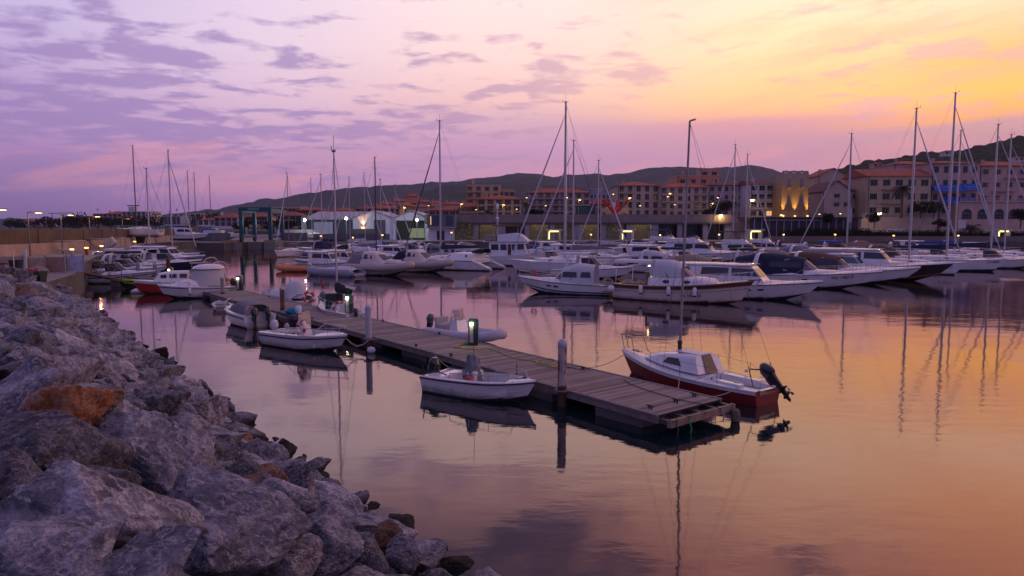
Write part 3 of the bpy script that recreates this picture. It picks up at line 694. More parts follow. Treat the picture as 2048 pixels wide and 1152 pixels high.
while tries < 120000 and nrock < 900:
    tries += 1
    u = 2.0 + 60*rr.random()**1.3; s = rr.uniform(-1.6, 5.45+(.25 if u < 9 else 0))
    p = BD*u + BN*s; sz = (rr.choice([.42, .5, .58, .7]) if tries < 7000 else rr.choice([.28, .34, .4, .46]) if tries < 40000 else rr.choice([.17, .22, .28])) * (.85 if u < 14 else 1.05)
    if s > 4.6: sz *= .72
    if p.y < .8 or p.length < 2.6: continue
    if u > 38 and s < .3: continue
    if u > 44 and s < 1.5: continue
    z = slope_z(s, u) + rr.uniform(-.12, .10)
    if s < .3 and u > 6: z -= .1
    if u > 30 and s < 3: z = min(z, 3.25-(u-30)*.085)
    if p.y < 6 and s > -.4 and z+sz > 3.4: pass
    c = Vector((p.x, p.y, z-sz*.12))
    d_ = c-Vector((0, 0, EYE)); 
    if d_.length < 2.8: continue
    ok = True; qx, qy, dep = proj(c); rp = sz*FPX/dep
    for hx, hy, hw, hh, hY in HB:
        if c.y < hY+.3 and ((qx-hx)/(hw*.72+rp*.7))**2+((qy-hy)/(hh*.72+rp*.7))**2 < 1: ok = False; break
    if not ok: continue
    for q, r in placed:
        if (q-c).length < (r+sz)*.70: ok = False; break
    if not ok: continue
    a = d_.x/max(d_.y, .1)
    if a < -1.05 or a > .2: continue
    placed.append((c, sz)); nrock += 1
    f = rr.random(); mi = 0 if f < .45 else 1 if f < .72 else 2 if f < .9 else 3
    if s > 4.9 and rr.random() < .5: mi = 2
    if mi == 3 and qx < 420 and 640 < qy < 1000: mi = 0
    sizes.append((sz/d_.length, c, sz, lib[rr.randrange(len(lib))], (rr.uniform(-.45, .45), rr.uniform(-.2, .75), rr.uniform(0, 6.28)), (sz*rr.uniform(.95, 1.4), sz*rr.uniform(.85, 1.15), sz*rr.uniform(.7, 1.05)), mi))
sizes.sort(key=lambda q: -q[0])
for i, (_, c, sz, me, rot, sc, mi) in enumerate(sizes[:275]):
    put_rock(me, c, rot, sc, mi, *labels[mi])
small = bmesh.new()
from mathutils import Euler
for (_, c, sz, me, rot, sc, mi) in sizes[275:]:
    b2 = bmesh.new(); b2.from_mesh(me); bmesh.ops.transform(b2, verts=b2.verts, matrix=Matrix.Translation(c) @ Euler(rot).to_matrix().to_4x4() @ Matrix.Diagonal((*sc, 1)))
    t = bpy.data.meshes.new('t'); b2.to_mesh(t); b2.free(); small.from_mesh(t); bpy.data.meshes.remove(t)
me = bpy.data.meshes.new('small_stones'); small.to_mesh(me); small.free(); me.materials.append(RM[0])
me.polygons.foreach_set('use_smooth', [True]*len(me.polygons)); me.set_sharp_from_angle(angle=radians(38))
o = bpy.data.objects.new('small_stones', me); COL.objects.link(o); tag(o, 'smaller stones packed between the big boulders of the breakwater', 'stones', kind='stuff')
# core of the breakwater below the boulders
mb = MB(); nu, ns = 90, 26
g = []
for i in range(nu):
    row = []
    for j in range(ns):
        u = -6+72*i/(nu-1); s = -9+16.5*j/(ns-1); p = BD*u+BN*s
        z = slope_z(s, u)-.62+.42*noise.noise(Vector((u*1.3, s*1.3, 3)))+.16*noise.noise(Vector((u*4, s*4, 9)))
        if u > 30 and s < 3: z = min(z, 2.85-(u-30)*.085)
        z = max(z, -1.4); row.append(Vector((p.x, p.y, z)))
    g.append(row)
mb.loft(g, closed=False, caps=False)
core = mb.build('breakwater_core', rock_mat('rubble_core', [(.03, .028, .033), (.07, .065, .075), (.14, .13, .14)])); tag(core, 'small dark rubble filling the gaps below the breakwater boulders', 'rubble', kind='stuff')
print('rocks', nrock)
# ------------------------------------------------------------------ boat kit.  x forward from the transom, z up from the water
class Hull:
    def __init__(s, L, B, fs, fb, rake=None, fine=.45, stern=.92, chine=.80, zc=.0, zbow=.4, flare=.85, dip=0., pw=2.1):
        s.L, s.B, s.fs, s.fb = L, B, fs, fb; s.rake = .13*L if rake is None else rake
        s.fine, s.stern, s.chine, s.zc, s.zbow, s.flare, s.dip, s.pw = fine, stern, chine, zc, zbow, flare, dip, pw
    def half(s, t):
        b = s.B/2
        if t < s.fine: return b*(s.stern+(1-s.stern)*sin(pi/2*t/s.fine))
        return max(.015, b*(1-((t-s.fine)/(1-s.fine))**s.pw))
    def zs(s, t): return s.fs+(s.fb-s.fs)*t**1.7 - s.dip*sin(pi*min(1, t))
    def zch(s, t): return s.zc+s.zbow*s.fb*max(0, (t-.45)/.55)**2
    def keel(s, t): return -.32+(.32+s.zch(1))*max(0, (t-.6)/.4)**2.4
    def X(s, t, z): return t*s.L - s.rake*t**3*(1-max(-.3, min(1, z/s.fb)))
    def side(s, t, f):
        zc, zt = s.zch(t), s.zs(t); z = zc+(zt-zc)*f
        c = s.half(t)*(s.chine*(1-.55*max(0, (t-.5)/.5)**1.5)); y = c+(s.half(t)-c)*f**s.flare
        return Vector((s.X(t, z), y, z))
    def mesh(s, sheer=.86, stripe=(None, None), n=16, bow_trans=0.):
        F = [0, .1, .2, .32, .48, .65, .78, sheer, 1]
        ts = [0, .1, .2, .3, .4, .5, .6, .68, .75, .81, .87, .91, .95, .98, 1.0][:]
        rings = []
        for t in ts:
            half = [s.side(t, f) for f in reversed(F)]
            k = Vector((s.X(t, s.keel(t)), 0, min(s.keel(t), s.zch(t)-.01)))
            ring = half+[k]+[Vector((p.x, -p.y, p.z)) for p in reversed(half)]
            rings.append(ring)
        m = len(rings[0]); mb = MB(); o = 0
        for r in rings: mb.v += r
        for i in range(len(rings)-1):
            for j in range(m-1):
                mb.f.append((i*m+j, i*m+j+1, (i+1)*m+j+1, (i+1)*m+j))
                row = j if j < len(F)-1 else (m-2-j)
                zc_ = (rings[i][j].z+rings[i][j+1].z)/2
                f0 = F[len(F)-2-row] if row < len(F)-1 else -1
                mi = 0
                if row >= len(F)-1 or (f0 < .05 and zc_ < .12): mi = 1
                elif f0 >= sheer-.01: mi = 2
                elif stripe[0] is not None and stripe[0] <= f0 < stripe[1]: mi = 3
                mb.m.append(mi)
        mb.f.append(tuple(reversed(range(m)))); mb.m.append(0)
        return mb
    def rim(s, r=.03, f=1., off=.01, t0=0.):
        """rubbing strake tube round the sheer"""
        ts = [t0+(1-t0)*i/14 for i in range(15)]
        P = [s.side(t, f)+Vector((0, off, 0)) for t in ts]; Q = [Vector((p.x, -p.y, p.z)) for p in reversed(P)]
        return P, Q
    def deck(s, tc, cam=.06, floor=.3, side=.80, lip=.03, tb=1.):
        mb = MB(); fr = [-1, -.93, -.5, 0, .5, .93, 1]
        ts = [tc+(tb-tc)*i/9 for i in range(10)]; rings = []
        for t in ts:
            b, z = s.half(t), s.zs(t); x = s.X(t, z)
            rings.append([Vector((x, b*q, z+(lip if abs(q) > .9 else 0)*0+cam*(1-q*q)+.004)) for q in fr])
        mb.loft(rings, closed=False, caps=False)
        if tc > 0:
            ts = [tc*i/5 for i in range(6)]; rings = []
            for t in ts:
                b, z = s.half(t), s.zs(t); x = s.X(t, z); w = b*side
                rings.append([Vector((x, b, z+.004)), Vector((x, w, z+.03)), Vector((x, w*.97, floor)), Vector((x, -w*.97, floor)), Vector((x, -w, z+.03)), Vector((x, -b, z+.004))])
            mb.loft(rings, closed=False, caps=False)
            for t, th in ((0, .12), (tc, -.0)):
                b, z = s.half(t)*side, s.zs(t)
                if t == 0: mb.box((s.X(0, z)+.06, 0, (z+floor)/2), (.12, b*2, z-floor))
                else: mb.add([(s.X(t, z), -b, floor), (s.X(t, z), b, floor), (s.X(t, z), b, z+cam*.6), (s.X(t, z), 0, z+cam), (s.X(t, z), -b, z+cam*.6)], [(0, 1, 2, 3, 4)])
        return mb
def house(secs, cam=.05, rnd=.12):
    """secs: (x_bottom, x_top, half_bottom, half_top, z_bottom, z_top)"""
    rings = []
    for xb, xt, wb, wt, zb, zt in secs:
        h = zt-zb; half = []
        for f, w in ((0, wb), (.5, wb+(wt-wb)*.45), (.86, wt+(wb-wt)*.1)): half.append(Vector((xb+(xt-xb)*f, w, zb+h*f)))
        half += [Vector((xb+(xt-xb)*.97, wt*(1-rnd*.5), zb+h*.97)), Vector((xt, wt*(1-rnd*1.6), zt+cam*.35)), Vector((xt, wt*.4, zt+cam*.9))]
        rings.append(half+[Vector((p.x, -p.y, p.z)) for p in reversed(half)])
    return rings
def hpt(secs, x, f, side=1, off=.012):
    """point on the side of a house at length x, height fraction f"""
    for i in range(len(secs)-1):
        a, b = secs[i], secs[i+1]
        xa = a[0]+(a[1]-a[0])*f; xb = b[0]+(b[1]-b[0])*f
        if x <= xb or i == len(secs)-2:
            k = (x-xa)/(xb-xa) if abs(xb-xa) > 1e-6 else 0; k = max(0, min(1, k))
            q = [a[j]+(b[j]-a[j])*k for j in range(6)]
            g = f/.5*.45 if f < .5 else .45+(f-.5)/.36*.45
            w = q[2]+(q[3]-q[2])*min(g, 1.)
            return Vector((q[0]+(q[1]-q[0])*f, side*(w+off), q[4]+(q[5]-q[4])*f))
def side_glass(secs, poly, mi=0, mb=None, sides=(1, -1)):
    mb = mb or MB()
    for sd_ in sides:
        P = [hpt(secs, x, f, sd_) for x, f in poly]; mb.prism(P, (0, sd_*.012, 0), mi)
    return mb
def front_glass(a, b, f0=.12, f1=.9, inset=.1, n=3, off=.012):
    """glazing on the raked front between two house sections' front edge (a: bottom section, b: top section) as curved panes"""
    mb = MB(); return mb
def screen(x0, x1, w0, w1, z0, z1, wrap0, wrap1, thick=.02, n=8, a=1.0):
    """wrap-around windscreen: parabola-plan bottom and top edges. x front centre, w half width, wrap = how far the sides run aft"""
    rings = []
    for i in range(n+1):
        u = -1+2*i/n; c = abs(u)**2.2
        p = Vector((x0-wrap0*c, w0*u, z0)); q = Vector((x1-wrap1*c, w1*u, z1)); d = Vector((.8, u*.6, .2)).normalized()*thick
        rings.append([p, q, q-d, p-d])
    return MB().loft(rings)
def rail(h, t0, t1, hh, n, r=.014, inset=.06, lean=.05, pulpit=True, mid=False, close=True):
    mb = MB(); top = []
    for sd_ in (1, -1):
        P = []
        for i in range(n+1):
            t = t0+(t1-t0)*i/n; p = h.side(min(t, .995), 1.); k = min(1, i/1.2) if True else 1
            b = Vector((p.x, sd_*max(.03, p.y-inset), p.z)); q = b+Vector((lean*hh*1.2, sd_*.02, hh*(.25+.75*k) if i == 0 else hh))
            P.append(q)
            mb.tube([b, q], r*.8, 4)
            if i == 0: P[0] = b
        if mid:
            mb.tube([p_-Vector((0, 0, hh*.45)) for p_ in P[1:]], r*.5, 4)
        top.append(P)
    if close:
        e = (top[0][-1]+top[1][-1])/2+Vector((.12, 0, .02)); mb.tube(top[0]+[e]+list(reversed(top[1])), r, 5)
    else:
        for P in top: mb.tube(P, r, 5)
    return mb
def hull_obj(h, root, mh, mb_, ms, mst=None, sheer=.86, stripe=(None, None), name='hull'):
    return h.mesh(sheer, stripe).build(name, [mh, mb_, ms, mst or mh], root, smooth=50)
def arch(mb, x, w, z0, z1, r, lean=.25, n=8, flat=.7, mi=0, k=6, square=False):
    P = []
    for i in range(n+1):
        a = pi*i/n; P.append(Vector((x-lean*sin(a)**.6, w*(abs(cos(a))**flat)*(1 if cos(a) >= 0 else -1), z0+(z1-z0)*sin(a)**.5)))
    mb.tube(P, r, k, mi); return P
def canopy(x0, x1, w, z0, z1, zf=None, n=6, drop=1., front=0., back=0., cam=.12):
    """soft top: arch sections from x0 (aft) to x1 (front); z0 bottom of sides"""
    rings = []
    for i in range(n+1):
        k = i/n; x = x0+(x1-x0)*k
        sag = .025*abs(sin(k*pi*2)); top = z1-(front*max(0, k-.6)/.4)**1.0*1.0 if front else z1
        top -= back*max(0, .35-k)/.35
        bot = z0 if drop >= 1 else top-(top-z0)*drop
        pts = []
        for j in range(9):
            a = pi*j/8; y = w*(abs(cos(a))**.55)*(1 if cos(a) >= 0 else -1); z = bot+(top-bot)*min(1, sin(a)**.5)+cam*sin(a)*.5-sag
            pts.append(Vector((x, y, z)))
        rings.append(pts)
    return rings
def shell(rings, th=.02, mi=0, mb=None):
    """closed thin shell from open section rings"""
    mb = mb or MB(); out = []
    for r in rings:
        c = sum((p for p in r), Vector())/len(r); inner = [p+(c-p).normalized()*th for p in r]
        out.append(list(r)+list(reversed(inner)))
    return mb.loft(out, mi)
def outboard(root, x, y, z, sc, m, tilt=0., name='outboard_motor', leg=engk, turn=0.):
    """outboard as a part with its own sub-parts; z = top of transom"""
    e = bpy.data.objects.new(name, None); COL.objects.link(e); e.parent = root; e.location = (x, y, z); e.rotation_euler = (0, tilt, turn); e.scale = (sc,)*3
    e.empty_display_size = .2
    prof = [(-.30, .10, .10), (-.31, .16, .20), (-.27, .19, .36), (-.22, .18, .50), (-.16, .10, .57)]
    rings = []
    for (bk, w, zz) in prof:
        f = .13 if zz < .5 else .02
        rings.append([Vector((x_, y_, zz)) for x_, y_ in ((f, -w*.55), (f, w*.55), (f-.08, w*.9), (-.12, w), (bk*.8, w*.8), (bk, w*.35), (bk, -w*.35), (bk*.8, -w*.8), (-.12, -w), (f-.08, -w*.9))])
    MB().loft(rings).build('cowling', m, e, smooth=60)
    mb = MB()
    mb.loft([[Vector((x_, y_, zz)) for x_, y_ in ((a, -b), (a, b), (c, b*.7), (c, -b*.7))] for a, b, c, zz in ((.08, .09, -.24, .12), (.03, .07, -.20, -.02), (.0, .045, -.17, -.35), (.0, .035, -.16, -.62), (.02, .03, -.15, -.72))])
    mb.box((-.08, 0, -.5), (.34, .2, .018))
    mb.lathe([(.01, .10), (.045, .04), (.055, -.08), (.04, -.22), (.02, -.25)], 8, c=(0, 0, -.72), axis='x')
    mb.prism([(.03, -.01, -.76), (-.12, -.01, -.76), (-.10, -.01, -.92), (-.02, -.01, -.95)], (0, .02, 0))
    mb.box((.09, 0, -.02), (.08, .2, .26)); mb.build('drive_leg', leg, e)
    pr = MB()
    for k in range(3):
        a = 2*pi*k/3; c, s_ = cos(a), sin(a); q = [(0, .03), (.05, .07), (.03, .15), (-.04, .15), (-.04, .05)]
        pr.prism([(-.24+.25*u, c*v-s_*u, -.72+s_*v+c*u) for u, v in q], (-.012, 0, 0))
    pr.build('propeller', leg, e, smooth=0)
    return e
def hull_text(root, h, txt, t, f, size, m, side=-1, name='registration_lettering'):
    cu = bpy.data.curves.new('txt', 'FONT'); cu.body = txt; cu.size = size; cu.extrude = .006; cu.align_x = 'CENTER'; cu.align_y = 'CENTER'
    to = bpy.data.objects.new('txt', cu); COL.objects.link(to)
    dg = bpy.context.evaluated_depsgraph_get(); me = bpy.data.meshes.new_from_object(to.evaluated_get(dg)); bpy.data.objects.remove(to)
    p = h.side(t, f); p1 = h.side(t+.03, f); p2 = h.side(t, min(1, f+.15)); s_ = Vector((1, side, 1))
    P, P1, P2 = [Vector((q.x, q.y*side, q.z)) for q in (p, p1, p2)]
    ex = (P1-P).normalized(); ey = (P2-P); ey = (ey-ex*ey.dot(ex)).normalized(); ez = ex.cross(ey)
    if side > 0: ex = -ex; ez = ex.cross(ey)
    M = Matrix((ex, ey, ez)).transposed().to_4x4(); M.translation = P+ez*.022; me.transform(M)
    me.materials.clear(); me.materials.append(m); o = bpy.data.objects.new(name, me); COL.objects.link(o); o.parent = root; return o
def place(root_args, bow_px, bow_py, hdg, back, z=0.):
    """put a boat so that its bow at the water line falls on a photo pixel. hdg degrees, back = metres from transom to bow waterline"""
    p = at(bow_px, bow_py, z); a = radians(hdg); q = p-Vector((cos(a), sin(a), 0))*back
    return (q.x, q.y, z), a
def fender_thing(p, label, group='white fenders hanging from the moored boats', L=.5, r=.12, m=whr):
    mb = MB(); mb.lathe([(.03, -L/2-.05), (r*.7, -L/2), (r, -L/2+.08), (r, L/2-.08), (r*.7, L/2), (.03, L/2+.05)], 10, 0)
    mb.lathe([(.03, -L/2-.056), (r*.73, -L/2-.004), (r*.98, -L/2+.05)], 10, 1, caps=False); mb.tube([(0, 0, L/2+.04), (0, 0, L/2+.45)], .012, 4, 1)
    o = mb.build('fender', [m, cnavy]); o.location = p; return tag(o, label, 'fender', group)
def W2(root_loc, a, v):
    v = Vector(v); c, s_ = cos(a), sin(a); return Vector((root_loc[0]+v.x*c-v.y*s_, root_loc[1]+v.x*s_+v.y*c, root_loc[2]+v.z))

# -------------------------------------------------- generic motor cruiser
def cruiser(label, bow, hdg, L, B=None, fb=None, hull=None, sheer=None, bot=None, stripe=None, top='canvas', canvas=None, glass=None, roof=None, fly=False, arch_=True, rails=True, ports=2, reg=None, group=None, cat='motorboat', name='motor_cruiser', detail=1, rad=False, camper=False, stm=None, tender=False, z=0., tint=None, house_h=1.0, screen_t=.62, flag=False):
    B = B or L*.31; fb = fb or .55+L*.075; fs = fb*.62
    hull = hull or gel; canvas = canvas or cnavy; glass = glass or glassd; roof = roof or gel
    h = Hull(L, B, fs, fb, rake=.15*L, fine=.42, zbow=.42)
    lo, a = place(None, bow[0], bow[1], hdg, L*.86, z)
    t = thing(name, label, cat, lo, a, group)
    hull_obj(h, t, hull, bot or antif, sheer or hull, stm or cnavy, sheer=.84, stripe=stripe or (None, None))
    h.deck(.36, cam=.10+.02*L*.4, floor=.35).build('deck', gel if hull in (navy, blackp, greyh) else hull, t)
    P, Q = h.rim(.03, 1., .012); MB().tube(P+Q, .028 if L < 9 else .035, 5).build('rubbing_strake', rubk if hull in (gel, gel2) else steel, t)
    dk = lambda tt: h.zs(tt)
    # raised foredeck / coach roof
    x1 = L*.86; secs = []
    for k, (tt, zz, ww) in enumerate(((.33, .16, .80), (.45, .30, .80), (.60, .30, .74), (.72, .20, .62), (.82, .08, .42))):
        zb = dk(tt)-.02; w = h.half(tt)*ww; secs.append((L*tt, L*tt, w, w*.82, zb, zb+zz*house_h*(.7+L*.035)))
    MB().loft(house(secs, .10, .2)).build('coachroof', gel if hull in (navy, blackp, greyh) else hull, t, smooth=60)
    zt = secs[2][5]; hw = secs[2][3]
    sh = .48+.035*L; xs_ = L*screen_t; rk = sh*1.25
    wz = dk(.45)+.28
    if top in ('canvas', 'open', 'bimini'):
        sc_ = screen(xs_, xs_-rk, h.half(.5)*.74, h.half(.45)*.66, zt-.03, zt+sh, L*.22, L*.12)
        sc_.build('windscreen', glass, t, smooth=60)
        fr_ = MB(); n = 8
        for (X0, W0, Z0, WR, r) in ((xs_, h.half(.5)*.75, zt-.02, L*.22, .022), (xs_-rk, h.half(.45)*.67, zt+sh, L*.12, .022)):
            fr_.tube([Vector((X0-WR*abs(-1+2*i/n)**2.2, W0*(-1+2*i/n), Z0)) for i in range(n+1)], r, 5)
        for u in (-.45, .45): fr_.tube([Vector((xs_-L*.22*abs(u)**2.2+.01, h.half(.5)*.74*u, zt)), Vector((xs_-rk-L*.12*abs(u)**2.2+.01, h.half(.45)*.66*u, zt+sh))], .016, 4)
        fr_.build('screen_frame', steel if detail else gel, t)
        if top == 'canvas':
            xa = L*.06 if camper else L*.16
            wc_ = h.half(.45)*.72; r = canopy(xa, xs_-rk*.95, wc_, dk(.2)+.05, zt+sh+.42, front=.38, back=.12 if not camper else .35)
            shell(r, .02).build('canvas_top', canvas, t, smooth=60)
            w_ = MB(); yy = wc_
            for sd_ in (1, -1):
                for xa_, xb_ in ((xa+.25, xa+(xs_-rk-xa)*.42), (xa+(xs_-rk-xa)*.52, xs_-rk-.05)):
                    w_.prism([(xa_, sd_*(yy*.985+.012), zt+sh*.25), (xb_, sd_*(yy*.985+.012), zt+sh*.25), (xb_-.08, sd_*(yy*.93+.014), zt+sh*.8), (xa_+.05, sd_*(yy*.93+.014), zt+sh*.8)], (0, .012*sd_, 0))
            split_build(w_, 'canvas_window', glassm, t)
        if top == 'bimini':
            r = canopy(L*.12, xs_-rk*1.1, h.half(.35)*.78, dk(.2)+.3, zt+sh+.5, drop=.16, cam=.1); shell(r, .03).build('bimini', canvas, t, smooth=60)
            m_ = MB()
            for x in (L*.14, L*.25, xs_-rk*1.15): arch(m_, x, h.half(.35)*.76, dk(.2), zt+sh+.46, .016, 0)
            m_.build('bimini_frame', steel, t)
    else:   # hard top wheelhouse
        zb = dk(.45)+.05; H = zt+sh+.32-zb
        s2 = []
        wb = h.half(.4)*.80
        for (xb, xt, ww) in ((L*.16, L*.10, .98), (L*.24, L*.24, 1.), (L*.42, L*.40, 1.), (xs_, xs_-rk*1.1, .72)):
            s2.append((xb, xt, wb*ww, wb*ww*.86, zb, zb+H-(.10 if xb == xs_ else 0)))
        MB().loft(house(s2, .08, .15)).build('wheelhouse', roof, t, smooth=45)
        g_ = MB()
        side_glass(s2, [(L*.20, .46), (L*.40, .46), (L*.40, .84), (L*.21, .84)], mb=g_)
        side_glass(s2, [(L*.42, .46), (xs_-rk*.55, .46), (xs_-rk*.95, .84), (L*.42, .84)], mb=g_)
        a_, b_ = s2[-1], s2[-1]
        def fp(u, f): return Vector((a_[0]+(a_[1]-a_[0])*f+.02, u*(a_[2]+(a_[3]-a_[2])*f), a_[4]+(a_[5]-a_[4])*f))
        for u0, u1 in ((-.9, -.04), (.04, .9)): g_.prism([fp(u0, .46), fp(u1, .46), fp(u1*.95, .86), fp(u0*.95, .86)], (.014, 0, .006))
        if detail: split_build(g_, 'wheelhouse_window', glass, t)
        else: g_.build('wheelhouse_windows', glass, t, smooth=0)
        ov = canopy(L*.02, xs_-rk*1.0, wb*.92, zb+H-.1, zb+H+.03, drop=.6, cam=.07); shell(ov, .04).build('roof', roof, t, smooth=60)
        if camper:
            r = canopy(L*.02, L*.2, wb*.9, dk(.1)+.05, zb+H-.02, back=.25); shell(r, .02).build('canvas_back', canvas, t, smooth=60)
        zt2 = zb+H+.08
        if fly:
            s3 = [(L*.12, L*.12, wb*.8, wb*.84, zt2-.05, zt2+.42), (L*.34, L*.34, wb*.8, wb*.84, zt2-.05, zt2+.45), (L*.47, L*.40, wb*.55, wb*.6, zt2-.05, zt2+.62)]
            MB().loft(house(s3, .02, .05)).build('flybridge', roof, t, smooth=45)
            screen(L*.45, L*.41, wb*.6, wb*.58, zt2+.5, zt2+.82, L*.1, L*.08).build('flybridge_screen', glassm, t)
            if fly == 'top':
                r = canopy(L*.08, L*.40, wb*.85, zt2+1, zt2+1.75, drop=.15, cam=.08); shell(r, .03).build('bimini', canvas, t, smooth=60)
                m_ = MB()
                for x in (L*.1, L*.38): arch(m_, x, wb*.8, zt2+.3, zt2+1.72, .018, 0)
                m_.build('bimini_frame', steel, t)
    if arch_:
        m_ = MB(); zb_ = dk(.2)-.02; topz = zt+sh+.50
        xs0 = L*.20; w = h.half(.3)*.92; rings = []
        for i in range(9):
            an = pi*i/8; yy = w*(abs(cos(an))**.35)*(1 if cos(an) >= 0 else -1); zz = zb_+(topz-zb_)*sin(an)**.45; x = xs0-.55*(zz-zb_)/(topz-zb_)*-1*.6
            wd = .22-.07*sin(an); rings.append([Vector((x-wd, yy, zz)), Vector((x-wd*.6, yy*1.03, zz+.05*sin(an))), Vector((x+wd, yy, zz)), Vector((x, yy*.96, zz-.07*sin(an)))])
        m_.loft(rings); m_.build('radar_arch', gel if hull in (navy, blackp) else hull, t, smooth=60)
        if rad:
            MB().lathe([(.02, 0), (.2, .02), (.22, .1), (.16, .2), (.02, .24)], 12, c=(xs0+.2, 0, topz+.05)).build('radar_dome', gel, t)
            MB().tube([(xs0, w*.5, topz), (xs0-.1, w*.5, topz+1.3)], .012, 4).build('antenna', gel, t)
    if rails: rail(h, .48, .985, .42+.015*L, 7, r=.014 if detail else .018).build('bow_rail', steel, t)
    if ports:
        m_ = MB()
        for k in range(ports):
            for sd_ in (1, -1):
                tt = .56+.085*k; p = h.side(tt, .66); p2 = h.side(tt+.05, .66); c = Vector((p.x, p.y*sd_, p.z)); dx = (p2-p)*1.; dx = Vector((dx.x, dx.y*sd_, dx.z)).normalized()
                poly = [c+dx*(.24*cos(q*pi/5))+Vector((0, 0, .065*sin(q*pi/5))) for q in range(10)]
                m_.prism([p_+Vector((0, -.03*sd_, 0)) for p_ in poly], (0, .048*sd_, 0))
        split_build(m_, 'porthole', glassd, t)
    MB().box((-.3, 0, .22), (.65, B*.72, .06), bev=.02).build('swim_platform', teak if L > 9 else gel, t, smooth=0)
    if tender:
        mb = MB(); zz = zb+H+.2
        mb.tube([(L*.1, .5, zz), (L*.3, .5, zz), (L*.38, .25, zz), (L*.4, 0, zz+.03), (L*.38, -.25, zz), (L*.3, -.5, zz), (L*.1, -.5, zz)], .17, 8); mb.box((L*.22, 0, zz), (L*.26, .8, .12)); mb.build('tender', rubg, t)
    if reg: hull_text(t, h, reg[0], reg[1], reg[2], reg[3], blackp)
    if flag:
        m_ = MB(); m_.tube([(.05, 0, fs), (-.25, 0, fs+.9)], .012, 4, 3)
        for k, mi in enumerate((0, 1, 2)):
            y0 = k*.14; m_.prism([(-.22-y0*.3, .0, fs+.86-y0*.9), (-.2-y0*.3-.05, .0, fs+.72-y0*.9), (-.24-y0*.3, .03, fs+.36-y0*.5), (-.27-y0*.3, .02, fs+.48-y0*.5)], (.0, .012, 0), mi)
        m_.build('ensign', [mat('flag_green', (.01, .12, .04), .8), whr, mat('flag_red', (.4, .02, .02), .8), steel], t)
    return t, h
# -------------------------------------------------- generic sailing yacht
def mast_part(t, x, z0, top, r=.09, m=None, spread=(.38, .7), lean=0., inst=True, leany=0.):
    """tapered mast with spreaders as sub-parts"""
    m = m or alu; mt = MB().tube([(x, 0, z0), (x+lean*.5, leany*.5, (z0+top)/2), (x+lean, leany, top)], [r, r, r*.72], 8).build('mast', m, t)
    H = top-z0
    sp = MB()
    for f in spread:
        zz = z0+H*f; w = .07*H*(1.15-f*.5)
        for sd_ in (1, -1): sp.tube([(x+lean*f, 0, zz), (x+lean*f-.12*w, sd_*w, zz+.05)], .022, 4)
    if spread: sp.build('spreader', m, mt)
    if inst:
        i_ = MB(); q = Vector((x+lean, leany, top)); i_.tube([q, q+Vector((0, 0, .9))], .012, 4); i_.tube([q+Vector((-.35, 0, .12)), q+Vector((.35, 0, .12))], .014, 4); i_.tube([q+Vector((.35, 0, .1)), q+Vector((.35, 0, .35))], .02, 4); i_.box(tuple(q+Vector((0, 0, .04))), (.25, .12, .08)); i_.build('wind_sensor', dmast, mt)
    return mt
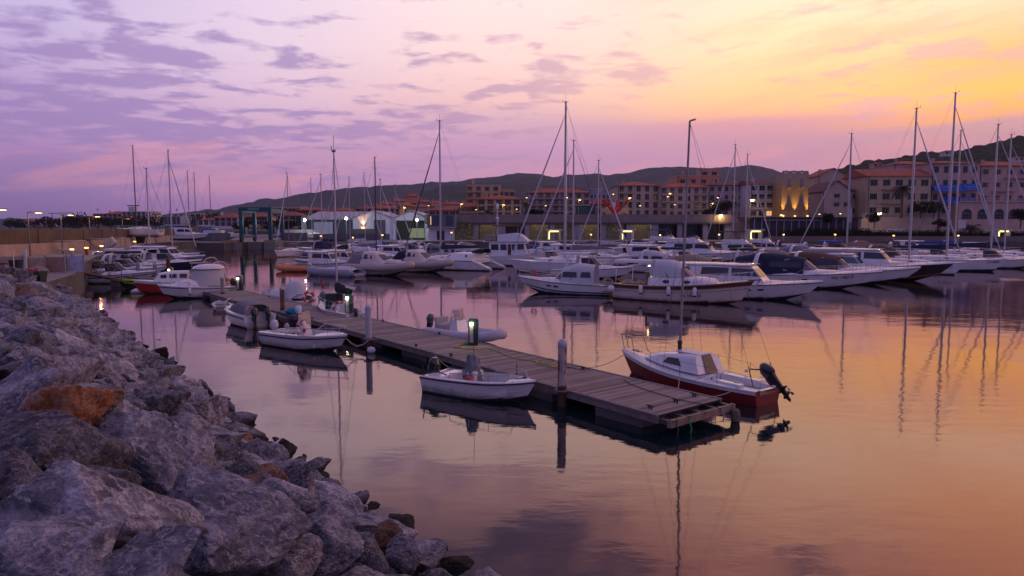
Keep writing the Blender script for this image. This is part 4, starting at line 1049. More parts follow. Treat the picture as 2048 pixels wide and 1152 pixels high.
def yacht(label, bow, hdg, L, top, mast_f=.58, fb=None, hull=None, sheer=None, bot=None, stripe=None, stm=None, cover=None, genoa=None, mastm=None, dodger=None, spread=(.38, .7), group=None, r=.09, boom=True, z=0., rails=True, reg=None, loc=None, B=None, furl=True, ws=.007):
    B = B or L*.30; fb = fb or .55+L*.07; hull = hull or gel
    h = Hull(L, B, fb*.85, fb, rake=.10*L, fine=.42, stern=.72, chine=.72, zc=-.12, zbow=.1, flare=.5, pw=1.9, dip=.05)
    if loc is None: lo, a = place(None, bow[0], bow[1], hdg, L*.90, z)
    else: lo, a = loc
    t = thing('sailing_yacht', label, 'sailboat', lo, a, group)
    hull_obj(h, t, hull, bot or antif, sheer or hull, stm or cnavy, stripe=stripe or (None, None))
    h.deck(.26, cam=.1, floor=.5, side=.72).build('deck', gel, t)
    P, Q = h.rim(.03, 1., .005); MB().tube(P+Q, .03, 5).build('toe_rail', teak if hull != gel else alu, t)
    secs = []
    for tt, zz, ww in ((.27, .42, .60), (.42, .45, .62), (.58, .38, .55), (.72, .2, .34)):
        zb = h.zs(tt); secs.append((L*tt, L*tt, h.half(tt)*ww, h.half(tt)*ww*.78, zb, zb+zz*(.75+L*.02)))
    MB().loft(house(secs, .06, .2)).build('coachroof', gel, t, smooth=60)
    side_glass(secs, [(L*.33, .35), (L*.57, .35), (L*.55, .75), (L*.34, .75)]).build('cabin_windows', glassd, t, smooth=0)
    mx = L*mast_f; zc = h.zs(mast_f)+.35
    mast_part(t, mx, zc, top, r, mastm, spread)
    H = top-zc; fx = L*.97; bz = zc+.85
    if boom:
        MB().tube([(mx-.1, 0, bz), (mx-L*.46, 0, bz+.1)], .07, 6).build('boom', mastm or alu, t)
        if cover:
            rings = []
            for i in range(9):
                k = i/8; x = mx+.05-(L*.47)*k; hh = .42*(1-k)**.7+.14+.02*sin(k*17); w = .13*(1-k*.4)
                rings.append([Vector((x, w*cos(q)*(.7 if sin(q) > 0 else 1), bz+.1*k+hh*.45+hh*.62*sin(q))) for q in [2*pi*j/8 for j in range(8)]])
            MB().loft(rings).build('sail_cover', cover, t, smooth=60)
    rg = MB()
    tp = Vector((mx, 0, top)); th_ = Vector((mx, 0, zc+H*.93))
    rg.tube([tp, (0.05, 0, h.zs(0)+.3)], ws, 3); rg.tube([th_, (fx, 0, h.zs(1))], ws*1.2, 3)
    for sd_ in (1, -1):
        cp = Vector((mx-.15, sd_*h.half(mast_f)*.95, h.zs(mast_f))); prev = tp
        for f in reversed(spread):
            q = Vector((mx-.1, sd_*.07*H*(1.15-f*.5), zc+H*f)); rg.tube([prev, q], ws, 3); prev = q
        rg.tube([prev, cp], ws, 3)
        if spread: rg.tube([Vector((mx, 0, zc+H*spread[0])), cp+Vector((-.4, 0, 0))], ws, 3)
    rg.tube([Vector((mx, 0, top-.2)), (mx-L*.46, 0, bz+.1)], ws, 3)
    rg.build('rigging', wire, t, smooth=0)
    if furl:
        rings = [0.05, .35, .6, .9, .98]; a0 = Vector((fx-.05, 0, h.zs(1)+.3)); b0 = th_
        MB().tube([a0.lerp(b0, k) for k in rings], [.05, .10, .085, .05, .03], 6).build('furled_genoa', genoa or cwhite, t)
    if dodger:
        rr_ = canopy(L*.22, L*.36, h.half(.3)*.55, h.zs(.3)+.3, h.zs(.3)+1.05, front=.45); shell(rr_, .02).build('spray_hood', dodger, t, smooth=60)
    if rails:
        rail(h, .12, .98, .55, 8, r=.011, lean=0, mid=True).build('guard_rail', steel, t)
        m_ = MB(); arch(m_, .1, h.half(0)*.85, h.zs(0), h.zs(0)+.6, .014, 0); m_.build('pushpit', steel, t)
    if reg: hull_text(t, h, reg[0], reg[1], reg[2], reg[3], cnavy)
    return t, h
# -------------------------------------------------- inflatable
def tubes_mesh(L, B, r, zt=.32, rise=.3, n=14, mi=0, mi2=None):
    mb = MB(); P = []; R_ = []
    for i in range(2*n+1):
        u = -1+i/n; a = abs(u); # stern(-1) -> bow(0) -> stern(1)
        t = 1-a; y = (B/2-r)*(1 if u < 0 else -1)*min(1, (a*2.0)**.62) if a > 0 else 0
        P.append(Vector((L*(1-(a**1.7)) if a < .999 else -.0, y, zt+rise*max(0, t-.45)**1.5*1.8))); R_.append(r*(1-.65*max(0, (a-.93)/.07)))
    P[0].x = P[-1].x = 0; mb.tube(P, R_, 10, mi); return mb
def rib(label, loc, ang, L, B=2.1, tube=None, r=.22, console=True, motor=None, cover=None, screen_=True, seat=None, name='inflatable_boat', cat='inflatable boat', group=None, tilt=0., deckm=None, sc=1., turn=0.):
    t = thing(name, label, cat, loc, ang, group)
    tubes_mesh(L, B, r).build('tube', tube or rubg, t, smooth=60)
    h = Hull(L*.93, B*.72, .3, .55, rake=.14*L, zbow=.55); hull_obj(h, t, gel2, antif, gel2)
    MB().loft([[Vector((x, y, .26)) for y in (-w, w)]+[Vector((x, y, .30)) for y in (w, -w)] for x, w in ((.02, B/2-r*1.1), (L*.55, B/2-r*1.1), (L*.8, B/2-r*2.2), (L*.93, .08))]).build('floor', deckm or gel2, t, smooth=0)
    if console:
        s_ = [(L*.36, L*.38, .36, .32, .28, .95), (L*.50, L*.46, .34, .28, .28, .92)]
        MB().loft(house(s_, .03)).build('console', gel, t, smooth=45)
        if screen_:
            screen(L*.47, L*.43, .33, .28, .92, 1.36, .12, .1, .014).build('windscreen', winp, t)
            m_ = MB(); m_.tube([(L*.36, .36, .5), (L*.40, .36, 1.1), (L*.42, .3, 1.42), (L*.42, -.3, 1.42), (L*.40, -.36, 1.1), (L*.36, -.36, .5)], .016, 5); m_.build('grab_rail', steel, t)
        m_ = MB(); m_.torus((L*.35, 0, .85), .17, .018, 16, 5); m_.build('steering_wheel', engk, t)
        MB().box((L*.22, 0, .5), (.55, .85, .42), bev=.06).box((L*.22-.22, 0, .82), (.12, .8, .3), bev=.04).build('seat', seat or mat('seat_vinyl', (.42, .38, .38), .5), t)
    if motor: outboard(t, -.06, 0, .55, sc, motor, tilt, turn=turn)
    if cover:
        rings = []
        for i in range(7):
            k = i/6; x = L*.05+L*.8*k; w = (B/2-.1)*(1-.5*max(0, k-.6)/.4); hh = .35+.28*sin(pi*min(1, k*1.4)) if cover != cgrey else .3+.3*sin(k*3)
            rings.append([Vector((x, w*q, .42+hh*(1-abs(q)**1.6)+.03*sin(5*q+i*2))) for q in (-1, -.7, -.35, 0, .35, .7, 1)])
        shell(rings, .02).build('cover', cover, t, smooth=60)
    return t
# ================================================== boats at the near pontoon
def stern_at(x, y, z, hdg): 
    p = at(x, y, z); return (p.x, p.y, 0.), radians(hdg)
# ---- skiff nearest the camera
def skiff():
    a = radians(-33); lo = (-2.42, 21.0, 0)
    t = thing('open_skiff', 'white open skiff with a black outboard and a grey covered console, nearest of the boats', 'motorboat', lo, a)
    h = Hull(3.7, 1.5, .50, .66, rake=.42, fine=.5, stern=.95, chine=.84, zbow=.34, pw=2.8, flare=1.1)
    hull_obj(h, t, gel, antif, gel, stripe=(.84, .9), mst=None)
    P, Q = h.rim(.03, .93, .012); MB().tube(P+Q, .022, 6).build('rubbing_strake', cnavy, t)
    m_ = MB()   # moulded chine knuckle of the tri-hull
    for sd_ in (1, -1):
        pts = []
        for i in range(12):
            tt = .02+.93*i/11; p = h.side(tt, .42+.06*sin(i*.9)); pts.append(Vector((p.x, sd_*(p.y+.006), p.z-.1*sin(pi*tt)**2)))
        m_.tube(pts, .014, 4)
    m_.build('spray_rail', gel2, t)
    h.deck(.80, cam=.05, floor=.2, side=.84).build('deck', gel, t)
    split_build(MB().box((.52, 0, .36), (.36, 1.1, .34), bev=.03).box((2.55, 0, .30), (.55, .7, .24), bev=.03), 'thwart', gel, t)
    MB().box((1.55, 0, .46), (.34, .5, .56), bev=.04).build('console', gel2, t, smooth=0)
    # draped cover over the console
    mb = MB(); rings = []; rnd = random.Random(5)
    for k, (zz, r0, r1) in enumerate(((.22, .30, .36), (.40, .27, .33), (.62, .23, .29), (.84, .19, .24), (1.02, .15, .18), (1.16, .14, .15), (1.22, .07, .08))):
        rings.append([Vector((1.55-.12*k/6+r0*cos(q)*(1+.16*sin(q*5+k*.4)), r1*sin(q)*(1+.16*cos(q*6+k*.3)), zz)) for q in [2*pi*j/28 for j in range(28)]])
    mb.loft(rings); mb.build('console_cover', mat('canvas_slate', (.17, .18, .21), .85, var=.35, vscale=6, bump=.04, bscale=9), t, smooth=70)
    w_ = MB(); w_.torus((1.24, .0, .62), .18, .016, 20, 6)
    for k in range(3): w_.tube([(1.24, 0, .62), (1.24, .18*cos(k*2.1+.5), .62+.18*sin(k*2.1+.5))], .01, 4)
    w_.build('steering_wheel', engk, t)
    MB().tube([(1.6, -.1, 1.15), (1.58, -.1, 2.0)], .008, 4).build('antenna', dmast, t)
    rl = MB()
    for sd_ in (1, -1):
        pts = [h.side(q, 1) for q in (.30, .31, .5, .68, .84, .86)]
        zs_ = (.03, .20, .22, .22, .22, .02); rl.tube([Vector((p.x, sd_*(p.y-.06), p.z+z)) for p, z in zip(pts, zs_)], .012, 5)
        for q in (.5, .68): p = h.side(q, 1); rl.tube([(p.x, sd_*(p.y-.06), p.z), (p.x, sd_*(p.y-.06), p.z+.22)], .010, 4)
    rl.build('side_rail', steel, t)
    MB().tube([(.08, -.68, .55), (.5, -.62, .72), (.95, -.60, .64)], .02, 5).tube([(.1, -.6, .5), (.05, -.62, .82)], .018, 5).build('oar', dmast, t)
    outboard(t, -.02, .05, .42, .92, engk, radians(8))
    rp = MB(); rp.torus((3.25, .12, .70), .06, .014, 12, 5, axis='z'); rp.tube([(3.25, .1, .69), (3.1, -.05, .69), (2.95, -.1, .68)], .014, 5); rp.build('teal_rope', mat('rope_teal', (.01, .16, .17), .8), t)
    o = MB().torus((0, 0, 0), .16, .05, 18, 8, mi=0).build('life_ring', redr); o.location = W2(lo, a, (1.62, -.40, .44)); o.rotation_euler = (0, radians(15), a+radians(70)); tag(o, 'red life ring propped against the covered console of the nearest skiff', 'life ring')
skiff()
# ---- small red sailing boat at the end
def red_sloop():
    a = radians(126); lo = (7.25, 19.0, 0)
    t = thing('sailing_dinghy', 'small sailing boat with oxblood hull and bare mast beside the end of the pontoon', 'sailboat', lo, a)
    h = Hull(5.75, 1.95, .43, .70, rake=.45, fine=.45, stern=.62, chine=.66, zc=-.12, zbow=.05, flare=.5, pw=1.75)
    h.mesh(.80).build('hull', [redp, redp, gel], t, smooth=50)
    h.deck(.33, cam=.07, floor=.30, side=.60).build('deck', gel, t)
    P, Q = h.rim(.03, 1., .0); MB().tube(P+Q, .02, 5).build('toe_rail', gel2, t)
    MB().tube([h.side(q/12, .8)+Vector((0, .004, 0)) for q in range(13)], .008, 4).tube([Vector((p.x, -p.y-.004, p.z)) for p in [h.side(q/12, .8) for q in range(13)]], .008, 4).build('sheer_line', rubk, t)
    secs = [(1.95, 2.18, .62, .50, .58, 1.08), (2.7, 2.7, .66, .52, .60, 1.05), (3.5, 3.45, .56, .42, .64, .98), (4.3, 4.0, .34, .22, .70, .86), (4.6, 4.3, .15, .1, .73, .80)]
    MB().loft(house(secs, .05, .15)).build('cabin', gel, t, smooth=35)
    split_build(side_glass(secs, [(2.62, .30), (3.42, .30), (3.24, .78), (2.78, .78)]), 'cabin_window', glassd, t)
    MB().prism([(1.93, -.26, .60), (1.93, .26, .60), (2.17, .20, 1.10), (2.17, -.20, 1.10)], (-.014, 0, 0)).build('companionway_hatch', mat('hatch_brown', (.10, .055, .045), .35), t, smooth=0)
    MB().box((2.65, 0, 1.105), (.95, .56, .045), bev=.015).build('sliding_hatch', gel2, t, smooth=0)
    split_build(MB().box((1.2, .47, .42), (1.35, .24, .22), bev=.02).box((1.2, -.47, .42), (1.35, .24, .22), bev=.02), 'cockpit_bench', gel, t)
    lx, ly = -.08, -.14
    mt = MB().tube([(3.2, 0, .98), (3.2+lx*.5, ly*.5, 4.6), (3.2+lx, ly, 8.3)], [.042, .04, .03], 8).build('mast', mat('mast_weathered', (.30, .26, .26), .5, var=.2), t)
    MB().tube([(3.2+lx-.02, ly, 8.3), (3.2+lx-.22, ly, 8.32)], .03, 5).build('masthead', mat('mast_weathered', (.3, .26, .26)), mt)
    MB().lathe([(.06, -.3), (.07, -.05), (.09, 0), (.06, .06)], 8, c=(3.2, 0, 1.35)).build('gooseneck', dmast, mt)
    rg = MB(); tp = Vector((3.2+lx, ly, 8.25)); hd = Vector((3.2+lx*.8, ly*.8, 6.9))
    for q in ((5.6, 0, .80),): rg.tube([hd, q], .006, 4)
    for sd_ in (1, -1): rg.tube([hd, (3.05, sd_*.95, .62)], .006, 4); rg.tube([Vector((3.2, 0, 4.4)), (3.35, sd_*.93, .64)], .005, 4); rg.tube([tp, (.1, sd_*.56, .56)], .005, 4)
    rg.build('rigging', wire, t, smooth=0)
    ft = MB()
    for sd_ in (1, -1): ft.tube([Vector((.1, sd_*.56, .56)), Vector((.1, sd_*.56, .56)).lerp(tp, .07)], .014, 5)
    ft.build('turnbuckle', dmast, t)
    pr = MB(); f_ = 5.6
    for sd_ in (1, -1): pr.tube([(f_-.75, sd_*.34, .76), (f_-.55, sd_*.28, 1.28), (f_+.10, sd_*.1, 1.30)], .013, 5); pr.tube([(f_-.05, sd_*.10, .80), (f_+.10, sd_*.1, 1.30)], .013, 5)
    pr.tube([(f_+.1, .1, 1.3), (f_+.14, 0, 1.3), (f_+.1, -.1, 1.3)], .013, 5)
    pr.build('pulpit', mat('rail_dull', (.12, .12, .13), .4, metal=.6), t)
    gr = MB()
    for sd_ in (1, -1):
        st = []
        for q in (.20, .42, .66): p = h.side(q, 1); b = Vector((p.x, sd_*(p.y-.05), p.z)); gr.tube([b, b+Vector((0, 0, .46))], .010, 4); st.append(b+Vector((0, 0, .46)))
        gr.tube([Vector((.15, sd_*.56, .60))]+st+[Vector((f_-.6, sd_*.29, 1.22))], .005, 3)
    gr.build('guard_rail', mat('rail_dull', (.12, .12, .13)), t, smooth=0)
    wn = MB().lathe([(.05, 0), (.055, .05), (.03, .1)], 8, c=(1.3, -.82, .60)).lathe([(.05, 0), (.055, .05), (.03, .1)], 8, c=(1.3, .82, .60)).box((.6, .62, .60), (.16, .03, .03)).box((.6, -.62, .60), (.16, .03, .03)).box((4.9, .1, .80), (.14, .03, .04)); split_build(wn, 'winch', steel, t)
    MB().torus((5.0, .12, .84), .12, .012, 14, 4, axis='z').tube([(5.1, .1, .84), (4.8, .25, .82), (4.7, .1, .83)], .012, 4).build('deck_rope', ropeM, t)
    outboard(t, -.10, .0, .74, .9, engk, radians(54), turn=radians(-12))
    MB().tube([(-.02, 0, .98), (.55, .06, .93)], .022, 6).build('tiller_arm', engk, t)
red_sloop()
def open_boat(label, bow_xy, stern_xy, B, fs, fb, kind, name='open_motorboat', **k):
    d = Vector((bow_xy[0]-stern_xy[0], bow_xy[1]-stern_xy[1], 0)); L = d.length; a = atan2(d.y, d.x); lo = (stern_xy[0], stern_xy[1], 0)
    t = thing(name, label, 'motorboat', lo, a)
    h = Hull(L, B, fs, fb, rake=.13*L, fine=.5, zbow=.38, pw=2.3)
    hull_obj(h, t, k.get('hull', gel), antif, k.get('hull', gel), sheer=.78); h.deck(.72, cam=.06, floor=.18, side=.82).build('deck', gel, t)
    P, Q = h.rim(.03, .80, .012); MB().tube(P+Q, .026, 6).build('rubbing_strake', cnavy, t)
    return t, h, lo, a, L
def ring_boat():
    t, h, lo, a, L = open_boat('white open motorboat carrying a white life ring, moored at the pale grey pile', (-6.55, 26.9), (-10.35, 29.4), 1.75, .58, .72, 0)
    s_ = [(1.75, 1.8, .30, .27, .2, .95), (2.2, 2.1, .28, .24, .2, .90)]
    MB().loft(house(s_, .03)).build('console', gel, t, smooth=45)
    MB().prism([(2.05, -.27, .92), (2.05, .27, .92), (1.95, .24, 1.42), (1.95, -.24, 1.42)], (.012, 0, 0)).build('windscreen', winp, t, smooth=0)
    MB().tube([(2.06, -.29, .9), (1.95, -.27, 1.46), (1.95, .27, 1.46), (2.06, .29, .9)], .016, 5).build('screen_frame', steel, t)
    sc_ = MB().box((.75, 0, .48), (1.0, 1.1, .16), bev=.05).box((3.2, 0, .46), (.8, .8, .14), bev=.05).box((1.2, -.2, .58), (.5, .6, .12), bev=.05); split_build(sc_, 'seat_cushion', mat('seat_vinyl', (.42, .38, .38), .5), t)
    rail(h, .40, .97, .30, 5, r=.014, mid=False).build('bow_rail', steel, t)
    o = life_ring(W2(lo, a, (2.45, -.55, .92)), .27, radians(8), a+radians(80), 'white life ring standing on the open motorboat beside the pale grey pile', True, r=.075)
    MB().box((2.2, -.25, 1.02), (.16, .14, .16), bev=.04).build('red_bag', redr, t)
    MB().lathe([(.01, -.12), (.1, -.06), (.11, .03), (.05, .12)], 10, c=(.35, .4, .72)).build('net_buoy', mat('seat_vinyl', (.42, .38, .38)), t)
    outboard(t, -.02, 0, .52, .85, engw, radians(25))
    q = W2(lo, a, (L+.75, .55, .12)); o = MB().lathe([(.02, -.17), (.11, -.13), (.14, 0), (.11, .12), (.02, .17)], 12, axis='x').build('buoy', cwhite); o.location = q; tag(o, 'pale round buoy floating at the foot of the pale grey pile', 'buoy')
    b = W2(lo, a, (L-.1, 0, .62)); e = at(738, 680, PZ)
    for i, dy in enumerate((0, .25)):
        m = (b+e)/2+Vector((0, -dy, -.28)); o = MB().tube([b, b.lerp(m, .5)+Vector((0, 0, -.06)), m, m.lerp(e, .5)+Vector((0, 0, -.06)), e], .014, 5).build('mooring_rope', ropeM); tag(o, ['taut mooring rope from the ring-carrying open boat to the pale grey pile', 'slack mooring rope from the ring-carrying open boat to the pale grey pile'][i], 'rope')
ring_boat()
def twin_boat():
    t, h, lo, a, L = open_boat('white open motorboat with two black outboards and a grey canvas cover', (-15.3, 37.0), (-12.6, 33.9), 1.8, .62, .82, 0)
    shell(canopy(.5, 2.5, .62, .62, 1.22, front=.25, back=.15)).build('canvas_cover', cgrey, t, smooth=60)
    rail(h, .6, .98, .34, 4, r=.014).build('bow_rail', steel, t)
    outboard(t, -.05, .32, .5, .9, engk, radians(10)); outboard(t, -.05, -.36, .48, .8, engk, radians(6))
    MB().box((3.1, .2, .86), (.3, .2, .16), bev=.05).build('orange_buoy', rubo, t)
    MB().prism([(2.7, -.55, .70), (3.4, -.40, .76), (3.1, -.62, .86)], (0, -.02, 0)).build('red_emblem', redr, t)
twin_boat()
def dinghies():
    p = at(598, 648, 0); lo = (p.x, p.y, 0); a = radians(125)
    t = thing('small_dinghy', 'low dark dinghy with a white outboard and turquoise covers behind the ring-carrying open boat', 'dinghy', lo, a)
    h = Hull(3.0, 1.3, .30, .42, rake=.3); hull_obj(h, t, rubd, rubd, rubd); h.deck(.8, cam=.02, floor=.1).build('deck', rubd, t)
    outboard(t, 0, 0, .42, .95, engw, radians(15))
    c = mat('canvas_turquoise', (.0, .20, .34), .8, bump=.02, bscale=8)
    MB().loft([[Vector((x, w*cos(q), .45+hh*(.5+.5*sin(q)))) for q in [2*pi*j/10 for j in range(10)]] for x, w, hh in ((.35, .2, .1), (.5, .42, .36), (.8, .46, .34), (1.1, .38, .28), (1.3, .2, .1))]).build('turquoise_cover', c, t, smooth=60)
    MB().box((1.9, 0, .42), (.5, .5, .24), bev=.06).build('bag', cgrey, t)
    p = at(448, 622, 0); t = thing('small_dinghy', 'tiny white tender tied under the pontoon left of the twin outboard boat', 'dinghy', (p.x, p.y, 0), radians(120))
    h = Hull(2.3, 1.1, .3, .42, rake=.25); hull_obj(h, t, gel2, antif, gel2); h.deck(.85, cam=.02, floor=.12).build('deck', gel2, t); MB().box((1., 0, .3), (.2, .9, .04)).build('thwart', teak, t)
dinghies()
# ---- RIB beyond the nearest pedestal
a = radians(-41); rib('grey white inflatable with steering console and pink tinted screen, behind the nearest pedestal', (-3.75, 31.3, 0), a, 4.3, 1.9, mat('tube_white', (.50, .49, .53), .5, var=.08), .22, motor=engg, tilt=radians(20), sc=.85)
# ---- far side of the pontoon
p = at(560, 603, 0); rib('pale inflatable boat wrapped in light covers across the pontoon from the brown pile', (p.x+2.4, p.y-2.6, 0), radians(132), 5.4, 2.0, rubg, .24, console=False, cover=cwhite)
t = thing('covered_console', 'tall pale blue cover over the console of a boat by the brown pile', 'boat cover', (at(592, 600, .3).x, at(592, 600, .3).y, .45), radians(30))
MB().loft([[Vector((w*cos(q)*(1+.08*sin(4*q)), w*.8*sin(q)*(1+.1*cos(5*q)), z)) for q in [2*pi*j/16 for j in range(16)]] for z, w in ((0, .8), (.4, .74), (.8, .62), (1.05, .45), (1.15, .15))]).build('cover', cwhite, t, smooth=60)
q = at(610, 607, PZ); o = life_ring((q.x+.2, q.y+.1, .85), .30, radians(20), radians(100), 'red life ring hanging at the stern of the covered pale boat by the brown pile', r=.08)
e = thing('parked_outboard', 'dark outboard motor tilted up behind the red life ring', 'outboard motor', (q.x+1.2, q.y-.6, 0)); outboard(e, 0, 0, .7, 1.0, engg, radians(20))
fl = thing('flag', 'small red green ensign on a staff behind the covered pale boat', 'flag', (q.x+.9, q.y+.4, .6))
MB().tube([(0, 0, 0), (-.1, 0, 1.5)], .015, 5).build('staff', steel, fl)
MB().prism([(-.1, 0, 1.45), (.0, .02, 1.2), (.16, 0, .78), (.05, .03, .7), (-.04, .01, 1.0)], (0, .012, 0)).build('cloth', mat('flag_red', (.4, .02, .02), .8), fl)
def little_sloop():
    a = radians(125); p = at(735, 640, 0)
    h_top = 5+142/1365*38.0
    bowp = Vector((-12.2, 39.6)); 
    L = 5.6; lo = (-8.1+.2, 34.6, 0)
    t, h = yacht('small white sailing boat with a black sail bundle, behind the pedestal with the life ring', None, 125, L, 9.0, mast_f=.50, fb=.72, cover=None, furl=False, spread=(), loc=(lo, a), boom=True, r=.05, rails=True, ws=.006)
    rings = []; mx = L*.5; bz = h.zs(.5)+.35+.85
    for i in range(9):
        k = i/8; x = mx+.05-2.0*k; rings.append([Vector((x, .12*cos(q), bz-.02-.1*k+(.30-.12*k)*sin(q))) for q in [2*pi*j/8 for j in range(8)]])
    MB().loft(rings).build('sail_cover', cblack, t, smooth=60)
    outboard(t, -.05, .1, .5, .7, engk, radians(15))
little_sloop()
# ---- white cabin boat, red boat, jet ski, orange RIB at the far end of the pontoon
def cabin_boat():
    a = radians(218); p = at(330, 598, 0); L = 5.0; lo = (p.x-cos(a)*L*.86+.3, p.y-sin(a)*L*.86, 0)
    t = thing('cabin_boat', 'white cabin boat with a rounded white canopy, beside the red hulled boat', 'motorboat', lo, a)
    h = Hull(L, 2.1, .72, .98, rake=.6, fine=.5, zbow=.4, pw=2.6); hull_obj(h, t, gel, antif, gel)
    h.deck(.45, cam=.12, floor=.3).build('deck', gel, t); P, Q = h.rim(.03, .86, .012); MB().tube(P+Q, .03, 5).build('rubbing_strake', cnavy, t)
    secs = [(1.9, 1.9, .8, .66, .8, 1.22), (3.2, 3.1, .72, .58, .88, 1.25), (4.1, 3.8, .4, .3, .92, 1.08)]
    MB().loft(house(secs, .08, .2)).build('coachroof', gel, t, smooth=60)
    rr_ = []
    for z, w, x0, x1 in ((.85, .88, .2, 3.3), (1.4, .80, .3, 3.1), (1.95, .72, .45, 2.8), (2.06, .86, .3, 2.95), (2.2, .82, .4, 2.85), (2.32, .55, .8, 2.4), (2.36, .2, 1.3, 1.9)):
        xc, xr = (x0+x1)/2, (x1-x0)/2; rr_.append([Vector((xc+xr*cos(q)*(abs(cos(q))**-.35 if abs(cos(q)) > .2 else 1.6)*.8, w*sin(q)*(abs(sin(q))**-.25 if abs(sin(q)) > .2 else 1.4)*.95, z)) for q in [2*pi*j/20+.01 for j in range(20)]])
    MB().loft(rr_[:3]).build('canvas_sides', mat('canvas_white_side', (.46, .45, .47), .8, bump=.02, bscale=5), t, smooth=60); MB().loft(rr_[3:]).build('canopy_roof', gel, t, smooth=60)
    rail(h, .55, .97, .35, 4, r=.016).build('bow_rail', steel, t); outboard(t, -.05, 0, .7, 1.0, engk, radians(15))
    fender_thing(W2(lo, a, (3.2, 1.12, .55)), 'white fender hanging off the rounded white cabin boat', L=.45, r=.1)
cabin_boat()
def red_boat():
    a = radians(205); p = at(290, 588, 0); L = 5.2; lo = (p.x-cos(a)*L*.86, p.y-sin(a)*L*.86, 0)
    t = thing('cabin_boat', 'small boat with a red hull and white cabin, left of the rounded white cabin boat', 'motorboat', lo, a)
    h = Hull(L, 2.0, .8, 1.05, rake=.4, fine=.45, stern=.8, zbow=.3); hull_obj(h, t, redb, antir, gel, sheer=.78); h.deck(.3, cam=.08, floor=.4).build('deck', gel, t)
    secs = [(1.4, 1.4, .75, .66, .8, 1.65), (2.6, 2.6, .75, .66, .85, 1.65), (3.9, 3.5, .55, .42, .95, 1.5)]
    MB().loft(house(secs, .06, .15)).build('cabin', gel, t, smooth=45); g = MB()
    for x0, x1 in ((1.55, 2.05), (2.25, 2.75), (2.95, 3.35)): side_glass(secs, [(x0, .45), (x1, .45), (x1, .82), (x0, .82)], mb=g)
    split_build(g, 'cabin_window', glassd, t)
    m_ = MB(); m_.tube([(1.2, .7, .9), (1.2, .7, 2.25), (1.2, -.7, 2.25), (1.2, -.7, .9)], .02, 5); m_.tube([(.2, .7, .9), (.2, .7, 2.2), (1.2, .7, 2.25)], .02, 5); m_.tube([(.2, -.7, .9), (.2, -.7, 2.2), (1.2, -.7, 2.25)], .02, 5); m_.build('awning_frame', steel, t)
    MB().box((.7, 0, 2.27), (1.3, 1.7, .04), bev=.01).build('awning', cbeige, t, smooth=0)
    fender_thing(W2(lo, a, (2.6, 1.1, .6)), 'pale fender between the red boat and the white cabin boat', L=.45, r=.1)
red_boat()
def jet_ski():
    p = at(272, 578, 0); a = radians(200)
    t = thing('jet_ski', 'black jet ski with acid green flashes left of the red hulled boat', 'jet ski', (p.x+1.5, p.y+.8, 0), a)
    gr = mat('acid_green', (.30, .42, .01), .35)
    h = Hull(3.0, 1.15, .45, .75, rake=.4, fine=.45, stern=.85); hull_obj(h, t, blackp, blackp, gr, sheer=.7)
    MB().loft([[Vector((x, w*cos(q), z0+(z1-z0)*(.5+.5*sin(q)))) for q in [2*pi*j/10 for j in range(10)]] for x, w, z0, z1 in ((.1, .2, .3, .6), (.4, .26, .3, .85), (1.3, .24, .3, .88), (1.7, .3, .3, 1.05), (2.1, .32, .4, 1.1), (2.6, .2, .45, .9), (2.85, .08, .5, .75))]).build('seat', blackp, t)
    MB().tube([(1.75, -.35, 1.2), (1.85, 0, 1.12), (1.75, .35, 1.2)], .03, 6).build('handlebar', blackp, t)
    MB().loft([[Vector((x, s_*(w), z)) for s_ in (-1, 1)]+[Vector((x, s_*(w*.7), z+.14)) for s_ in (1, -1)] for x, w, z in ((1.5, .38, .62), (2.0, .42, .7), (2.6, .28, .72))]).build('fairing', gr, t)
    p = at(252, 590, 0); t = thing('floating_dock', 'low white floating jet ski dock at the left end of the basin', 'dock', (p.x+1, p.y+2.5, 0), radians(20)); MB().box((0, 0, .08), (3.4, 1.7, .34), bev=.1).build('float', gel2, t)
jet_ski()
p = at(398, 568, 0); rib('orange tubed inflatable with a blue grey outboard at the far end of the pontoon', (p.x+2.6, p.y-1.0, 0), radians(150), 5.4, 2.2, rubo, .26, motor=mat('engine_blue_grey', (.13, .2, .3), .3), tilt=radians(35), sc=1.15, screen_=False)
rb = thing('roll_bar', 'tall steel roll bar arching over the orange tubed inflatable', 'roll bar', (p.x+1.2, p.y+.2, .3), radians(150)); m_ = MB()
for x in (-.8, .3): arch(m_, x, .85, .2, 2.05 if x > 0 else 1.7, .05, .1)
m_.build('tube', alu, rb)
o = MB().lathe([(.02, -.28), (.18, -.22), (.26, 0), (.18, .22), (.02, .28)], 14).build('buoy', rubo); o.location = at(455, 570, .15); tag(o, 'orange round buoy against the pontoon near the first distant pedestal', 'buoy')

def line(a, b, sag, label, r=.012, m=ropeM):
    a, b = Vector(a), Vector(b); o = MB().tube([a.lerp(b, k/8)-Vector((0, 0, sag*4*(k/8)*(1-k/8))) for k in range(9)], r, 5).build('mooring_rope', m); tag(o, label, 'rope')
sk = ((-2.42, 21.0, 0), radians(-33))
line(W2(sk[0], sk[1], (3.45, .05, .66)), PL(7.2, .12, PZ+.06), .10, 'bow rope from the nearest skiff up to the pontoon edge')
line(W2(sk[0], sk[1], (.15, .62, .55)), PL(10.8, .12, PZ+.06), .12, 'stern rope from the nearest skiff to an iron cleat')
sl = ((7.25, 19.0, 0), radians(126))
line(W2(sl[0], sl[1], (5.45, .0, .72)), PL(5, PW-.12, PZ+.06), .16, 'pale bow rope from the red hulled sailing boat to the pontoon')
line(W2(sl[0], sl[1], (.5, .72, .48)), PL(.6, 2.2, PZ+.06), .14, 'pale stern rope from the red hulled sailing boat to the open end of the pontoon')
